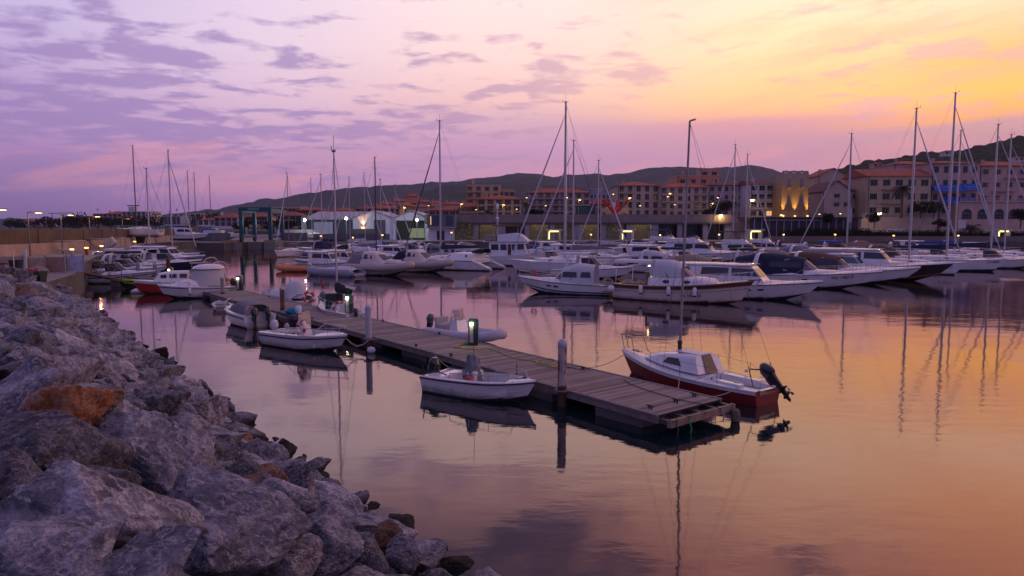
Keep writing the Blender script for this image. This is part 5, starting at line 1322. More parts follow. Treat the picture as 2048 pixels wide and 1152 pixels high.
line(W2(sl[0], sl[1], (2.4, .92, .52)), PL(.5, 1.3, PZ+.06), .08, 'middle spring rope of the red hulled sailing boat crossing the plank deck')
for i, (x, lab) in enumerate(((1.1, 'small grey fender hanging near the stern of the nearest skiff'), (2.5, 'small grey fender hanging near the bow of the nearest skiff'))):
    fender_thing(W2(sk[0], sk[1], (x, .86, .30)), lab, 'fenders of the nearest skiff', L=.32, r=.07, m=cgrey)
# ================================================== boats across the water
# cream launch with a mahogany sheer
def launch():
    L = 9.4; lo, a = place(None, 1468, 608, -33, L*.87)
    t = thing('wooden_style_launch', 'cream launch with a varnished mahogany band and white fenders along its side', 'motorboat', lo, a)
    h = Hull(L, 3.1, 1.05, 1.55, rake=.9, fine=.45, stern=.78, chine=.84, zc=-.02, zbow=.2, flare=.75, dip=.10)
    hull_obj(h, t, cream, antir, mahog, sheer=.78)
    m_ = MB(); 
    for sd_ in (1, -1):
        for f, r in ((1., .045), (.78, .03), (.62, .018)): m_.tube([Vector((p.x, sd_*(p.y+.01), p.z)) for p in [h.side(q/14, f) for q in range(15)]], r, 5)
    m_.build('rubbing_strake', mat('varnish_pale', (.24, .13, .07), .3, coat=.4), t)
    h.deck(.30, cam=.10, floor=.55, side=.82).build('deck', cream, t)
    secs = [(2.6, 2.6, 1.12, 1.0, 1.05, 1.65), (4.6, 4.6, 1.15, 1.0, 1.05, 1.68), (6.2, 6.0, .95, .8, 1.15, 1.62), (7.3, 7.0, .6, .45, 1.25, 1.5)]
    MB().loft(house(secs, .10, .2)).build('coachroof', gel, t, smooth=55); g = MB()
    for x in (3.9, 5.3): side_glass(secs, [(x+.24*cos(q*pi/5), .5+.2*sin(q*pi/5)) for q in range(10)], mb=g)
    split_build(g, 'porthole', glassd, t)
    screen(5.6, 4.8, 1.05, .92, 1.66, 2.3, 1.6, 1.2).build('windscreen', mat('screen_rosy', (.17, .09, .11), .12, spec=.5), t)
    m_ = MB()
    for sgn, x0_, w_, z_, r_ in ((0, 5.62, 1.06, 1.66, 1.6), (1, 4.82, .93, 2.3, 1.2)): m_.tube([Vector((x0_-r_*abs(-1+i/5)**2.2, w_*(-1+i/5), z_)) for i in range(11)], .03, 5)
    for u in (-.75, -.35, .35, .75): m_.tube([Vector((5.64-1.6*abs(u)**2.2, 1.05*u, 1.66)), Vector((4.84-1.2*abs(u)**2.2, .92*u, 2.3))], .026, 5)
    m_.build('screen_frame', gel, t)
    shell(canopy(2.7, 4.9, 1.0, 1.7, 2.75, front=.4)).build('soft_top', cwhite, t, smooth=60)
    shell(canopy(.1, 2.9, 1.12, 1.2, 2.72, drop=.10)).build('stern_awning', cwhite, t, smooth=60)
    m_ = MB(); 
    for x in (.25, 1.5): arch(m_, x, 1.12, 1.05, 2.68, .02, 0)
    m_.build('awning_frame', steel, t)
    MB().box((1.3, 0, .98), (1.6, 1.4, .3), bev=.05).box((2.5, .75, 1.4), (.12, .6, 1.1)).box((2.5, -.75, 1.4), (.12, .6, 1.1)).build('cockpit_seat', teak, t, smooth=0)
    MB().box((2.42, -.3, 2.35), (.05, .4, .06)).build('cabin_light', lampy, t, smooth=0)
    rail(h, .33, .97, .62, 13, r=.017, lean=.25).build('guard_rail', steel, t)
    MB().prism([(L-.35, -.16, 1.55), (L+.45, -.1, 1.62), (L+.45, .1, 1.62), (L-.35, .16, 1.55)], (0, 0, .08)).build('bow_sprit', teak, t)
    MB().tube([(L+.35, 0, 1.6), (L+.1, 0, 1.25), (L-.1, 0, 1.2)], .04, 6).build('anchor', steel, t)
    MB().box((-.45, 0, .45), (.9, 2.0, .07), bev=.02).build('swim_platform', teak, t, smooth=0)
    hull_text(t, h, 'CS 1010 D', .62, .42, .30, blackp)
    for x, lab in ((2.3, 'white fender nearest the stern of the cream launch'), (4.3, 'middle white fender on the side of the cream launch'), (6.0, 'white fender nearest the bow of the cream launch')):
        p = h.side(x/L, .55); fender_thing(W2(lo, a, (x, -p.y-.17, .78)), lab, L=.55, r=.14)
    o = MB().lathe([(.02, -.25), (.2, -.16), (.26, 0), (.2, .16), (.02, .25)], 14).build('ball_fender', whr); o.location = W2(lo, a, (.1, -1.55, .75)); tag(o, 'round white ball fender at the stern corner of the cream launch', 'fender')
launch()
cruiser('white sports cruiser with a pale striped canopy and coiled rope, its bow pointing left', (1062, 584), 160, 7.4, 2.5, fb=1.15, top='canvas', canvas=cwhite, arch_=False, stripe=(.2, .32), stm=cnavy, ports=2, glass=mat('screen_amber', (.28, .15, .09), .15), flag=True, house_h=.8)
o = MB(); _ = [o.torus((0, 0, .04*k), .38-.02*k, .05, 18, 6, axis='z') for k in range(5)]
lo_, a_ = place(None, 1062, 584, 160, 7.4*.86); c = o.build('rope_coil', ropeM); c.location = W2(lo_, a_, (.25, .35, .95)); c.rotation_euler = (radians(35), 0, radians(20)); tag(c, 'thick coil of pale rope on the stern of the lone sports cruiser', 'rope')
lo_, a_ = lo_, a_; o = MB().torus((0, 0, 0), .22, .06, 16, 6).build('life_ring', redr); o.location = W2(lo_, a_, (6.0, .35, 1.5)); o.rotation_euler = (0, .2, .9); tag(o, 'red life ring on the bow rail of the lone sports cruiser', 'life ring')
def mloc(px, D, hd, f): a = radians(hd); return ((xY(px, D)-cos(a)*f, D-sin(a)*f, 0.), a)
# ---------------- row with bows towards the open basin on the right
cruiser('white sports cruiser with a pale hard top, directly right of the cream launch', (1600, 601), -34, 10.0, 3.2, top='hard', arch_=False, ports=2, glass=mat('screen_smoke', (.07, .06, .075), .1, spec=.5), house_h=.8, screen_t=.66)
cruiser('long white cruiser with a navy canopy and the registration MG 1482 D', (1716, 579), -35, 12.0, 3.7, top='canvas', canvas=cnavy, camper=True, rad=True, ports=1, reg=('MG 1482 D', .80, .72, .34), glass=mat('screen_violet', (.10, .085, .12), .1, spec=.5))
cruiser('white cruiser with a brown canopy just behind the navy canopied one', (1775, 570), -36, 11.5, 3.6, top='canvas', canvas=cbrown, ports=0, glass=mat('screen_brown', (.10, .07, .07), .1, spec=.5))
cruiser('white motor yacht carrying a striped grey tender on its wheelhouse roof', (1800, 566), -37, 11.0, 3.5, top='hard', arch_=False, ports=0, tender=True, glass=mat('glass_aqua', (.05, .10, .11), .08, spec=.9))
cruiser('dark hulled motor yacht with a thin ochre water line and white deckhouse', (1862, 563), -37, 12.5, 3.8, fb=1.75, hull=blackp, bot=blackp, sheer=mat('deep_green_paint', (.012, .035, .035), .3), stripe=(0, .09), stm=mat('ochre_stripe', (.30, .14, .02), .5), top='hard', arch_=False, ports=1, glass=glassm)
yacht('white yacht with a furled sail between the dark hull and the striped yacht', None, -36, 11.0, zY(218, 74.5), mast_f=.52, loc=mloc(1821, 74.5, -36, 5.72), reg=('SC 7058 D', .86, .66, .30), cover=None, spread=(.22, .46), r=.12, stripe=(None, None))
yacht('large white yacht with twin dark waterline stripes and the tallest mast on the right', None, -36, 12.5, zY(187, 80), mast_f=.54, loc=mloc(1896, 80, -36, 6.75), stripe=(.1, .2), stm=cnavy, cover=cnavy, reg=('LI 15008', .92, .80, .34), spread=(.25, .5), r=.13)
cruiser('white cruiser leaving the right edge of the frame behind the striped yacht', (2062, 538), -36, 10.5, 3.4, hull=gel, top='open', arch_=False, ports=0)
# ---------------- middle row, bows to the right
p = at(588, 543, 0); rib('small orange and white inflatable with a white outboard, left of the middle row', (p.x+1.9, p.y-.3, 0), radians(165), 4.0, 2.0, rubo, .30, console=False, motor=engw, tilt=radians(30), seat=gel, sc=.95)
p = at(718, 554, 0); rib('big grey inflatable partly under a pale cover, at the front of the middle row', (p.x, p.y+.6, 0), radians(152), 6.6, 2.7, mat('tube_slate', (.24, .25, .32), .5), .42, console=False, cover=cwhite)
def ribcruiser(label, bow, L, canvas, glass):
    lo, a = place(None, bow[0], bow[1], -30, L*.88)
    t = thing('cabin_inflatable', label, 'inflatable boat', lo, a)
    h = Hull(L, 2.7, .95, 1.35, rake=1.1, fine=.5, zbow=.45); hull_obj(h, t, rubb, antif, rubb); h.deck(.3, cam=.15, floor=.5).build('deck', cream, t)
    o = tubes_mesh(L*1.0, 3.3, .36, zt=.85, rise=.5); o.build('tube', rubb, t, smooth=60)
    secs = [(L*.30, L*.34, 1.0, .8, 1.0, 2.35), (L*.45, L*.45, 1.02, .82, 1.05, 2.42), (L*.66, L*.52, .95, .72, 1.15, 2.35), (L*.70, L*.53, .7, .5, 1.2, 2.3)]
    MB().loft(house(secs, .08, .2)).build('cabin', cream, t, smooth=50)
    g = side_glass(secs, [(L*.36, .5), (L*.50, .5), (L*.49, .8), (L*.37, .86)]); a_, = secs[3:]
    def fp(u, f): return Vector((a_[0]+(a_[1]-a_[0])*f+.03, u*(a_[2]+(a_[3]-a_[2])*f), a_[4]+(a_[5]-a_[4])*f+.01))
    g.prism([fp(-.92, .35), fp(.92, .35), fp(.95, .88), fp(-.95, .88)], (.014, 0, .006)); side_glass(secs, [(L*.54, .5), (L*.62, .45), (L*.57, .82), (L*.53, .82)], mb=g); g.build('cabin_windows', glass, t, smooth=0)
    MB().loft(house([(L*.68, L*.68, .8, .6, 1.3, 1.62), (L*.8, L*.8, .6, .4, 1.35, 1.6), (L*.9, L*.88, .3, .15, 1.38, 1.48)], .06, .2)).build('foredeck', cream, t, smooth=60)
    shell(canopy(L*.1, L*.34, .95, 1.0, 2.3, back=.7)).build('canvas_back', canvas, t, smooth=60)
    rail(h, .7, .98, .4, 4, r=.02).build('bow_rail', steel, t)
    return t
ribcruiser('beige cabin inflatable with a brown canvas back and grey screen, left one of the pair', (805, 552), 8.6, cgrey, mat('screen_smoke', (.16, .13, .15)))
ribcruiser('beige cabin inflatable with a dark blue screen, right one of the pair', (885, 545), 8.2, cnavy, mat('screen_night', (.012, .016, .04), .08, spec=.5))
# catamaran with stern steps to the right
def cat():
    lo0 = at(998, 542, 0); a = radians(158)
    t = thing('sailing_catamaran', 'white sailing catamaran with stepped sterns facing right and a navy boom cover', 'sailboat', (lo0.x-.5, lo0.y+1.2, 0), a)
    for y0 in (0, 4.2):
        h = Hull(10, 1.5, 1.0, 1.35, rake=.5, fine=.5, stern=.6, chine=.7); mb = h.mesh()
        for v in mb.v:
            v.y -= y0-1.2
            if v.x < 2.2: v.z = min(v.z, .25+v.x*.40)
        mb.build('hull', [gel, antif, gel], t, smooth=50)
        MB().loft([[Vector((x, -y0+1.2+w*s_, z)) for s_ in (-1, 1)]+[Vector((x, -y0+1.2+w*s_, z+.05)) for s_ in (1, -1)] for x, w, z in ((.1, .42, .26), (2.2, .6, 1.12), (6, .72, 1.16), (9.6, .1, 1.36))]).build('deck', gel, t)
    secs = [(2.6, 2.4, 2.0, 1.7, 1.0, 1.95), (5.0, 4.8, 2.0, 1.6, 1.1, 2.0), (6.6, 6.0, 1.5, 1.1, 1.15, 1.8), (7.4, 6.8, .8, .5, 1.2, 1.4)]
    mb = MB().loft(house(secs, .1, .2)); 
    for v in mb.v: v.y -= .9
    mb.build('cabin', gel, t, smooth=60)
    g = side_glass(secs, [(3.2, .5), (6.0, .5), (5.6, .82), (3.2, .82)])
    for v in g.v: v.y -= .9
    g.build('cabin_windows', glassd, t, smooth=0)
    mb = MB().box((4, -.9, 1.0), (4.5, 3.2, .3)); mb.build('bridge_deck', gel, t)
    shell([[p+Vector((0, -.9, 0)) for p in r] for r in canopy(1.4, 2.9, 1.1, 1.2, 2.45, drop=.4, front=.2)]).build('bimini', cblack, t, smooth=60)
    return t
cat()
yacht('slim white yacht behind the catamaran, tall mast with a dark furled sail', None, 196, 11.0, zY(243, 84), loc=((xY(881, 84)-cos(radians(196))*6.05, 84-sin(radians(196))*6.05, 0.), radians(196)), mast_f=.55, cover=cnavy, genoa=dmast, spread=(.45,), r=.11)
cruiser('grey white cruiser with a red life ring on its rail, left of the trawler', (1000, 531), -25, 9.0, 3.0, top='canvas', canvas=cwhite, arch_=False, ports=0, hull=gel2)
def trawler():
    L = 11.0; lo, a = place(None, 1108, 532, -14, L*.93)
    t = thing('trawler_yacht', 'white trawler yacht with an upright wheelhouse and pleated white flybridge screen', 'motorboat', lo, a)
    h = Hull(L, 3.6, 1.25, 2.1, rake=.8, fine=.45, stern=.86, chine=.82, zbow=.2, dip=.1); hull_obj(h, t, gel, navy, gel); h.deck(.12, cam=.08, floor=.8).build('deck', gel, t)
    m_ = MB(); 
    for sd_ in (1, -1): m_.tube([Vector((p.x, sd_*(p.y+.01), p.z)) for p in [h.side(q/14, .62) for q in range(15)]], .035, 5)
    m_.build('rubbing_strake', gel2, t)
    secs = [(1.8, 1.8, 1.3, 1.25, 1.2, 3.1), (5.0, 5.0, 1.3, 1.25, 1.2, 3.1), (6.9, 6.4, 1.25, 1.15, 1.4, 3.15), (7.05, 6.55, 1.1, 1.0, 1.4, 3.1)]
    MB().loft(house(secs, .06, .05)).build('wheelhouse', gel, t, smooth=35); g = MB()
    for x0, x1 in ((2.1, 3.1), (3.35, 4.2), (4.9, 5.35), (5.6, 6.5)): side_glass(secs, [(x0, .45), (x1, .45), (x1-.05, .85), (x0, .85)], mb=g)
    for u0, u1 in ((-.9, -.33), (-.3, .3), (.33, .9)): g.prism([(6.87, u0*1.1, 2.18), (6.87, u1*1.1, 2.18), (6.66, u1*1.05, 2.9), (6.66, u0*1.05, 2.9)], (.012, 0, 0))
    split_build(g, 'wheelhouse_window', glassm, t)
    side_glass(secs, [(4.35, .1), (4.8, .1), (4.8, .85), (4.35, .85)]).build('door', mahog, t, smooth=0)
    MB().loft(house([(1.0, 1.0, 1.45, 1.5, 3.08, 3.2), (7.0, 7.1, 1.35, 1.4, 3.12, 3.24)], .03)).build('roof', gel, t)
    MB().loft(house([(2.9, 2.9, 1.15, 1.15, 3.2, 4.0), (5.0, 5.0, 1.15, 1.1, 3.2, 4.25), (7.0, 5.9, 1.1, .75, 3.2, 4.1)], .05, .1)).build('flybridge_cover', mat('canvas_pleated', (.66, .67, .72), .6, bump=.02, bscale=3), t, smooth=35)
    MB().box((1.9, 0, 3.65), (1.7, 2.2, .8), bev=.08).build('side_cloth', cbeige, t)
    MB().loft(house([(7.2, 7.2, .9, .7, 1.7, 2.15), (8.8, 8.6, .5, .35, 1.85, 2.15)], .05)).build('trunk_cabin', gel, t)
    rail(h, .5, .98, .5, 9, r=.018).build('guard_rail', steel, t); MB().tube([(2.6, 0, 3.2), (2.6, 0, 7.6)], .07, 6).tube([(2.6, -.7, 6), (2.6, .7, 6)], .03, 4).lathe([(.05, 0), (.24, .05), (.24, .2), (.05, .26)], 10, c=(2.6, 0, 6.1)).lathe([(.03, 0), (.16, .03), (.2, .5), (.1, .75)], 10, c=(2.6, 0, 7.4)).build('mast', gel, t)
    m_ = MB(); shell(canopy(2.2, 5.8, 1.2, 4.6, 5.3, drop=.2, cam=.15)).build('bimini', cbrown, t, smooth=60)
    for x in (2.4, 5.6): arch(m_, x, 1.1, 3.3, 5.2, .02, 0)
    m_.build('bimini_frame', steel, t)
trawler()
# ---------------- everything further back.  kind, px of bow, depth (m), heading, length, options, label
def bxy(px, D): 
    r = at(px, 455+EYE*FPX/D); return px, 455+EYE*FPX/D
BACK = [
 ('c', 1385, 74, -33, 8.5, dict(top='canvas', canvas=cwhite, ports=0), 'white hooded cruiser wedged behind the beige camping cover'),
 ('c', 1440, 70, -34, 8.5, dict(top='open', ports=0, arch_=True), 'white open cruiser with an arch behind the cream launch'),
 ('c', 1650, 72, -35, 10, dict(top='canvas', canvas=cbeige, ports=0), 'white cruiser with a beige hood left of the grey enclosure'),
 ('c', 1150, 86, -30, 8, dict(top='open', ports=0, hull=greyh), 'grey hulled open cruiser behind the lone sports cruiser'),
 ('c', 1120, 98, -28, 8.5, dict(top='canvas', canvas=cblue, ports=0), 'white cruiser with a blue hood just right of the trawler bow'),
 ('c', 1200, 102, -28, 9.5, dict(top='hard', arch_=False, ports=0), 'white hard top cruiser behind the twin centre masts'),
 ('c', 1350, 108, -29, 9.5, dict(top='bimini', canvas=cwhite, ports=0), 'white bimini cruiser behind the navy hulled sports cruiser'),
 ('c', 1590, 116, -31, 10, dict(top='hard', fly=True, arch_=False, ports=0), 'white flybridge cruiser right of the tower fishing boat'),
 ('c', 1690, 108, -34, 9.5, dict(top='open', ports=0), 'white open cruiser right of the pale bimini one'),
 ('c', 1800, 106, -35, 10, dict(top='bimini', canvas=cnavy, ports=0), 'white cruiser with a navy bimini beside the beige sail cover'),
 ('c', 1870, 108, -35, 10, dict(top='open', ports=0, hull=navy), 'navy hulled cruiser behind the maroon tent cover'),
 ('c', 1080, 112, -26, 8, dict(top='bimini', canvas=cgrey, ports=0), 'small white boat with a grey bimini behind the trawler'),
 ('c', 915, 108, -24, 8, dict(top='canvas', canvas=cgrey, ports=0), 'small grey hooded boat behind the catamaran cabin'),
 ('c', 860, 118, -22, 8, dict(top='bimini', canvas=cwhite, ports=0), 'small white boat with an arched bimini below the open shed'),
 ('c', 300, 84, -10, 7.5, dict(top='bimini', canvas=cwhite, ports=0), 'white boat with a pale bimini moored close to the left quay'),
 ('c', 270, 75, -8, 7, dict(top='canvas', canvas=cgrey, ports=0), 'small grey covered boat tucked against the left quay'),
 ('c', 255, 66, -6, 6.5, dict(top='open', ports=0, arch_=False), 'small white runabout close to the pale sheeted fence panel'),
 ('c', 1500, 60, -35, 9.5, dict(top='canvas', canvas=cbeige, camper=True, ports=0, arch_=False, rails=False), 'boat under a large beige camping cover right behind the cream launch'),
 ('y', 1130, 76, 162, 11.5, dict(top=205, mast_f=.42, cover=None, spread=(.30, .62), r=.15, genoa=cwhite), 'white yacht carrying the tallest mast of the centre, behind the lone sports cruiser'),
 ('y', 1146, 84, 160, 10.5, dict(top=282, mast_f=.45, cover=cgrey, spread=(.45,), r=.10), 'white yacht with a shorter mast just right of the tallest centre mast'),
 ('c', 1245, 66, -32, 8.5, dict(top='bimini', canvas=cwhite, ports=0), 'white stern-on cruiser with a pale bimini between the lone cruiser and the launch'),
 ('y', 1196, 92, -30, 10, dict(top=322, mast_f=.5, cover=cwhite, spread=(.5,), r=.09), 'grey hulled yacht behind the tall centre masts'),
 ('c', 1312, 97, -30, 10, dict(hull=navy, top='open', arch_=False, ports=0), 'navy hulled sports cruiser with a sharp white bow in the centre rows'),
 ('c', 1372, 92, -30, 11, dict(hull=blackp, top='hard', arch_=False, ports=0, rad=False), 'black hulled cruiser with a long dark side window in the centre rows'),
 ('c', 1480, 98, -28, 14, dict(top='hard', fly=True, arch_=False, rad=False, ports=2), 'large white flybridge yacht with a grey windscreen in the centre rows'),
 ('c', 1425, 84, -30, 8.5, dict(hull=navy, top='bimini', canvas=cnavy, ports=0, arch_=False), 'navy hulled open cruiser right of the black hulled one'),
 ('c', 1590, 76, -33, 9.5, dict(top='bimini', canvas=cblack, ports=0, glass=mat('glass_aqua', (.05, .10, .11))), 'white sports cruiser with a leaning arch and black bimini above the hard top cruiser'),
 ('c', 1700, 84, -36, 10.5, dict(top='canvas', canvas=cgrey, camper=True, ports=0), 'white cruiser wrapped in a grey enclosure behind the navy canopied one'),
 ('c', 1660, 100, -34, 9.0, dict(top='bimini', canvas=cwhite, ports=0), 'white open cruiser with a pale bimini far behind the grey enclosure'),
 ('c', 1555, 104, -30, 11, dict(top='hard', fly='top', canvas=cblack, arch_=False, ports=0), 'sport fishing boat with a tall tubular tower and black top'),
 ('y', 1466, 108, 150, 10, dict(top=290, mast_f=.5, cover=cbrown, spread=(.5,), r=.11), 'yacht with a brown sail cover behind the large flybridge yacht'),
 ('y', 1491, 116, -30, 10, dict(top=310, mast_f=.5, cover=None, spread=(.5,), r=.10), 'slender yacht just right of the brown covered one'),
 ('y', 1695, 96, 165, 12, dict(top=268, mast_f=.42, cover=cbeige, spread=(.5,), r=.12), 'yacht with a beige sail cover whose mast stands beside the stone tower'),
 ('c', 1850, 88, -36, 10, dict(top='canvas', canvas=cbrown, ports=0), 'white cruiser with a maroon tent cover behind the dark hull'),
 ('c', 1940, 92, -36, 10, dict(top='open', ports=0, canvas=cblue), 'white cruiser with an open cockpit behind the striped yacht'),
 ('y', 1911, 104, -36, 12, dict(top=262, mast_f=.5, cover=cblue, spread=(.25, .5), r=.12), 'distant yacht with a blue sail cover below the blue awnings'),
 ('y', 1984, 88, -36, 12, dict(top=250, mast_f=.48, cover=cnavy, spread=(.25, .5), r=.12), 'yacht whose mast rises second from the right edge'),
 ('c', 2020, 112, -34, 9, dict(top='bimini', canvas=cwhite, ports=0), 'small white bimini cruiser far back near the right edge'),
 ('y', 2011, 96, -36, 12, dict(top=270, mast_f=.45, cover=cnavy, spread=(.3, .6), r=.11), 'yacht at the far right whose mast stands nearest the right edge'),
 ('c', 1960, 125, -34, 9, dict(top='canvas', canvas=cnavy, ports=0), 'small cruiser with a navy canopy at the foot of the arched windows'),
 ('c', 1890, 128, -34, 10, dict(top='hard', arch_=False, ports=0), 'white hard top cruiser below the palm tree on the quay'),
 ('c', 1780, 126, -34, 9, dict(top='canvas', canvas=corange, ports=0), 'small cruiser with an orange brown tent cover far behind the tender yacht'),
 ('c', 1730, 118, -34, 10, dict(top='bimini', canvas=cblue, ports=0), 'white cruiser with a blue bimini far behind the grey enclosure'),
 ('c', 1620, 130, -32, 9, dict(top='canvas', canvas=cbrown, ports=0), 'white cruiser with a brown cover in front of the hedge'),
 ('c', 1545, 138, -30, 9, dict(top='open', ports=0), 'white open cruiser below the round quay lamp'),
 ('c', 1405, 125, -28, 13, dict(top='hard', fly='top', canvas=cnavy, arch_=False, rad=False, ports=0), 'white flybridge yacht with a navy top in front of the dark shops'),
 ('c', 1330, 130, -28, 10, dict(top='canvas', canvas=cnavy, ports=0), 'white cruiser with a navy cover before the lit shops'),
 ('c', 1265, 128, -28, 10, dict(top='open', ports=0, arch_=False), 'white low cruiser in front of the yellow lit shop kiosk'),
 ('c', 1212, 120, -28, 9, dict(top='bimini', canvas=cgrey, ports=0), 'white cruiser with a grey bimini right of the tallest centre mast'),
 ('y', 1201, 112, 150, 9.5, dict(top=362, mast_f=.5, cover=cwhite, spread=(.5,), r=.08), 'thin masted yacht in front of the lit shops'),
 ('c', 1170, 108, -26, 8, dict(top='canvas', canvas=cwhite, ports=0), 'small white covered boat behind the trawler bow'),
 ('c', 1150, 124, -26, 9, dict(top='hard', arch_=False, ports=0), 'pale cabin cruiser between the trawler and the tall masts'),
 ('c', 1090, 128, -26, 9, dict(top='canvas', canvas=cnavy, ports=0), 'white cruiser with a navy hood behind the trawler flybridge'),
 ('c', 1040, 122, -24, 8, dict(top='open', ports=0, arch_=False), 'small white open boat behind the trawler stern'),
 ('c', 985, 112, -24, 9, dict(top='canvas', canvas=cbeige, ports=0), 'small cruiser with a beige tent left of the trawler'),
 ('c', 965, 98, -24, 9, dict(top='canvas', canvas=cwhite, ports=0, hull=gel2), 'worn white cruiser with a pale hood behind the catamaran'),
 ('c', 935, 126, -22, 8, dict(top='bimini', canvas=cbrown, ports=0), 'small white boat with a brown bimini in front of the grey club house'),
 ('c', 895, 118, -22, 8, dict(top='open', ports=0), 'small white open boat below the grey club house'),
 ('c', 838, 100, -24, 8.5, dict(top='hard', arch_=False, ports=0), 'white pilot house cruiser right of the black mast'),
 ('y', 752, 95, -24, 9.5, dict(top=316, mast_f=.45, mastm=dmast, cover=cgrey, spread=(), r=.09, furl=False), 'grey covered yacht with a black mast in front of the white sheds'),
 ('y', 762, 112, -24, 9.5, dict(top=360, mast_f=.5, cover=cwhite, spread=(.5,), r=.07), 'yacht with a thin pale mast right beside the black mast'),
 ('c', 770, 92, -24, 8, dict(top='canvas', canvas=cwhite, ports=0), 'low white covered boat behind the beige cabin inflatables'),
 ('c', 735, 82, -26, 7.5, dict(top='hard', arch_=False, ports=0), 'white cabin boat with a big square window behind the grey inflatable'),
 ('c', 700, 78, -28, 7.5, dict(top='hard', arch_=False, ports=0, hull=gel2), 'old white pilot house boat with a brown framed door behind the grey inflatable'),
 ('c', 668, 92, 196, 7.5, dict(top='canvas', canvas=cwhite, ports=0), 'white cruiser with a rounded hood left of the pilot house boat'),
 ('c', 604, 84, 190, 6.5, dict(top='open', ports=0, arch_=False, stripe=(.5, .7), stm=blackp), 'white runabout with a black side stripe above the orange inflatable'),
 ('c', 700, 118, -20, 10, dict(top='canvas', canvas=cnavy, ports=0, hull=greyh), 'grey white cruiser with a navy tent below the dark shed door'),
 ('y', 644, 126, 165, 11, dict(top=350, mast_f=.5, cover=cnavy, spread=(.5,), r=.09), 'yacht in front of the blue shed with a navy boom cover'),
 ('y', 671, 138, 160, 9, dict(top=367, mast_f=.5, cover=None, spread=(.5,), r=.07), 'yacht with a short mast by the left shed lamp'),
 ('y', 700, 150, 160, 9, dict(top=356, mast_f=.5, cover=None, spread=(.5,), r=.08), 'distant thin masted yacht behind the travel lift quay'),
 ('y', 730, 140, -20, 9, dict(top=347, mast_f=.5, cover=cwhite, spread=(.5,), r=.08), 'thin masted yacht in front of the white shed gable'),
 ('y', 791, 146, -20, 9, dict(top=370, mast_f=.5, cover=None, spread=(.5,), r=.07), 'yacht with the shortest mast before the white sheds'),
 ('y', 577, 118, 255, 8.5, dict(top=347, mast_f=.5, cover=None, spread=(), r=.07, mastm=mat('mast_mid', (.16, .15, .17), .4)), 'round bellied white yacht seen bow on beside the travel lift quay'),
 ('c', 640, 108, 190, 7.5, dict(top='canvas', canvas=cblack, ports=0), 'small boat with a black hood left of the blue shed'),
 ('c', 760, 126, -20, 8, dict(top='open', ports=0), 'small open boat before the white shed with the wall lamp'),
 ('c', 800, 132, -20, 8, dict(top='canvas', canvas=cblue, ports=0), 'small boat with a blue cover before the white sheds'),
 ('c', 862, 132, -20, 8, dict(top='hard', arch_=False, ports=0), 'small hard top boat before the open shed'),
 # left basin
 ('c', 392, 88, -14, 10.5, dict(top='hard', arch_=False, ports=0, stripe=(.55, .84), stm=blackp, glass=glassd), 'white cruiser with a black side band and long roof, biggest boat of the left basin'),
 ('c', 386, 79, -12, 8.5, dict(top='open', ports=0, hull=navy), 'navy hulled open cruiser in front of the biggest boat of the left basin'),
 ('c', 340, 80, -10, 8.5, dict(top='canvas', canvas=cwhite, ports=0, arch_=False), 'white cruiser with a pale hood in the left basin'),
 ('c', 322, 73, -10, 8, dict(top='bimini', canvas=cblack, ports=0), 'white open boat with a black bimini in the left basin'),
 ('c', 310, 67, -8, 7.5, dict(top='open', ports=0, arch_=True), 'white runabout with a slanted arch in the left basin'),
 ('c', 292, 61, -6, 7, dict(top='open', ports=0, arch_=False, stripe=(.5, .7), stm=cblue), 'nearest white motorboat of the left basin, low with a blue side line'),
 ('c', 340, 94, -12, 8.5, dict(top='canvas', canvas=cgrey, ports=0), 'grey hooded cruiser beyond the biggest boat of the left basin'),
 ('y', 343, 100, -12, 10, dict(top=302, mast_f=.55, cover=cbrown, spread=(.5,), r=.10), 'yacht of the left basin with a long furled sail slanting to the right'),
 ('y', 298, 92, 170, 9, dict(top=338, mast_f=.5, cover=cgrey, spread=(.5,), r=.09, furl=False), 'yacht of the left basin with a short white mast'),
]
def build_back():
    for kind, px, D, hdg, L, kw, lab in BACK:
        b = bxy(px, D)
        if kind == 'c': cruiser(lab, b, hdg, L, detail=0 if D > 95 else 1, **kw)
        else:
            kw = dict(kw); top = kw.pop('top'); a = radians(hdg); f = kw.get('mast_f', .5)*L; x = xY(px, D)
            yacht(lab, None, hdg, L, zY(top, D), ws=.012, loc=((x-cos(a)*f, D-sin(a)*f, 0.), a), **kw)
build_back()
# ================================================== left quay, fence, travel lift
def slab(name, pts, z0, z1, m, kind='structure', label=None, cat=None):
    mb = MB().prism([(x, y, z0) for x, y in pts], (0, 0, z1-z0)); mb.m = [1]*(len(mb.m)-2)+[0, 0]; o = mb.build(name, [m, concd], smooth=0)  # slab sides get darker concrete, painting in the shade below the quay edge
    if kind: tag(o, kind=kind)
    if label: tag(o, label, cat)
    return o
def xy(v): return (v.x, v.y)
qz = 2.0
edge = [xy(at(88, 566, qz)), xy(at(150, 548, qz)), xy(at(172, 524, qz)), xy(at(190, 514, qz)), xy(at(232, 503, qz)), xy(at(262, 494, qz)), xy(at(292, 489, qz)), (-70, 152), (-150, 152), (-150, 24), (-27, 30)]
slab('quay_ground', edge, -2.4, qz, conc)
slab('north_quay', [(-150, 152.004), (-64.0, 152.004), (-62, 160), (-24, 160), (-24, 168), (260, 168), (260, 700), (-500, 700), (-500, 152.004)], -2.4, 1.6, conc)
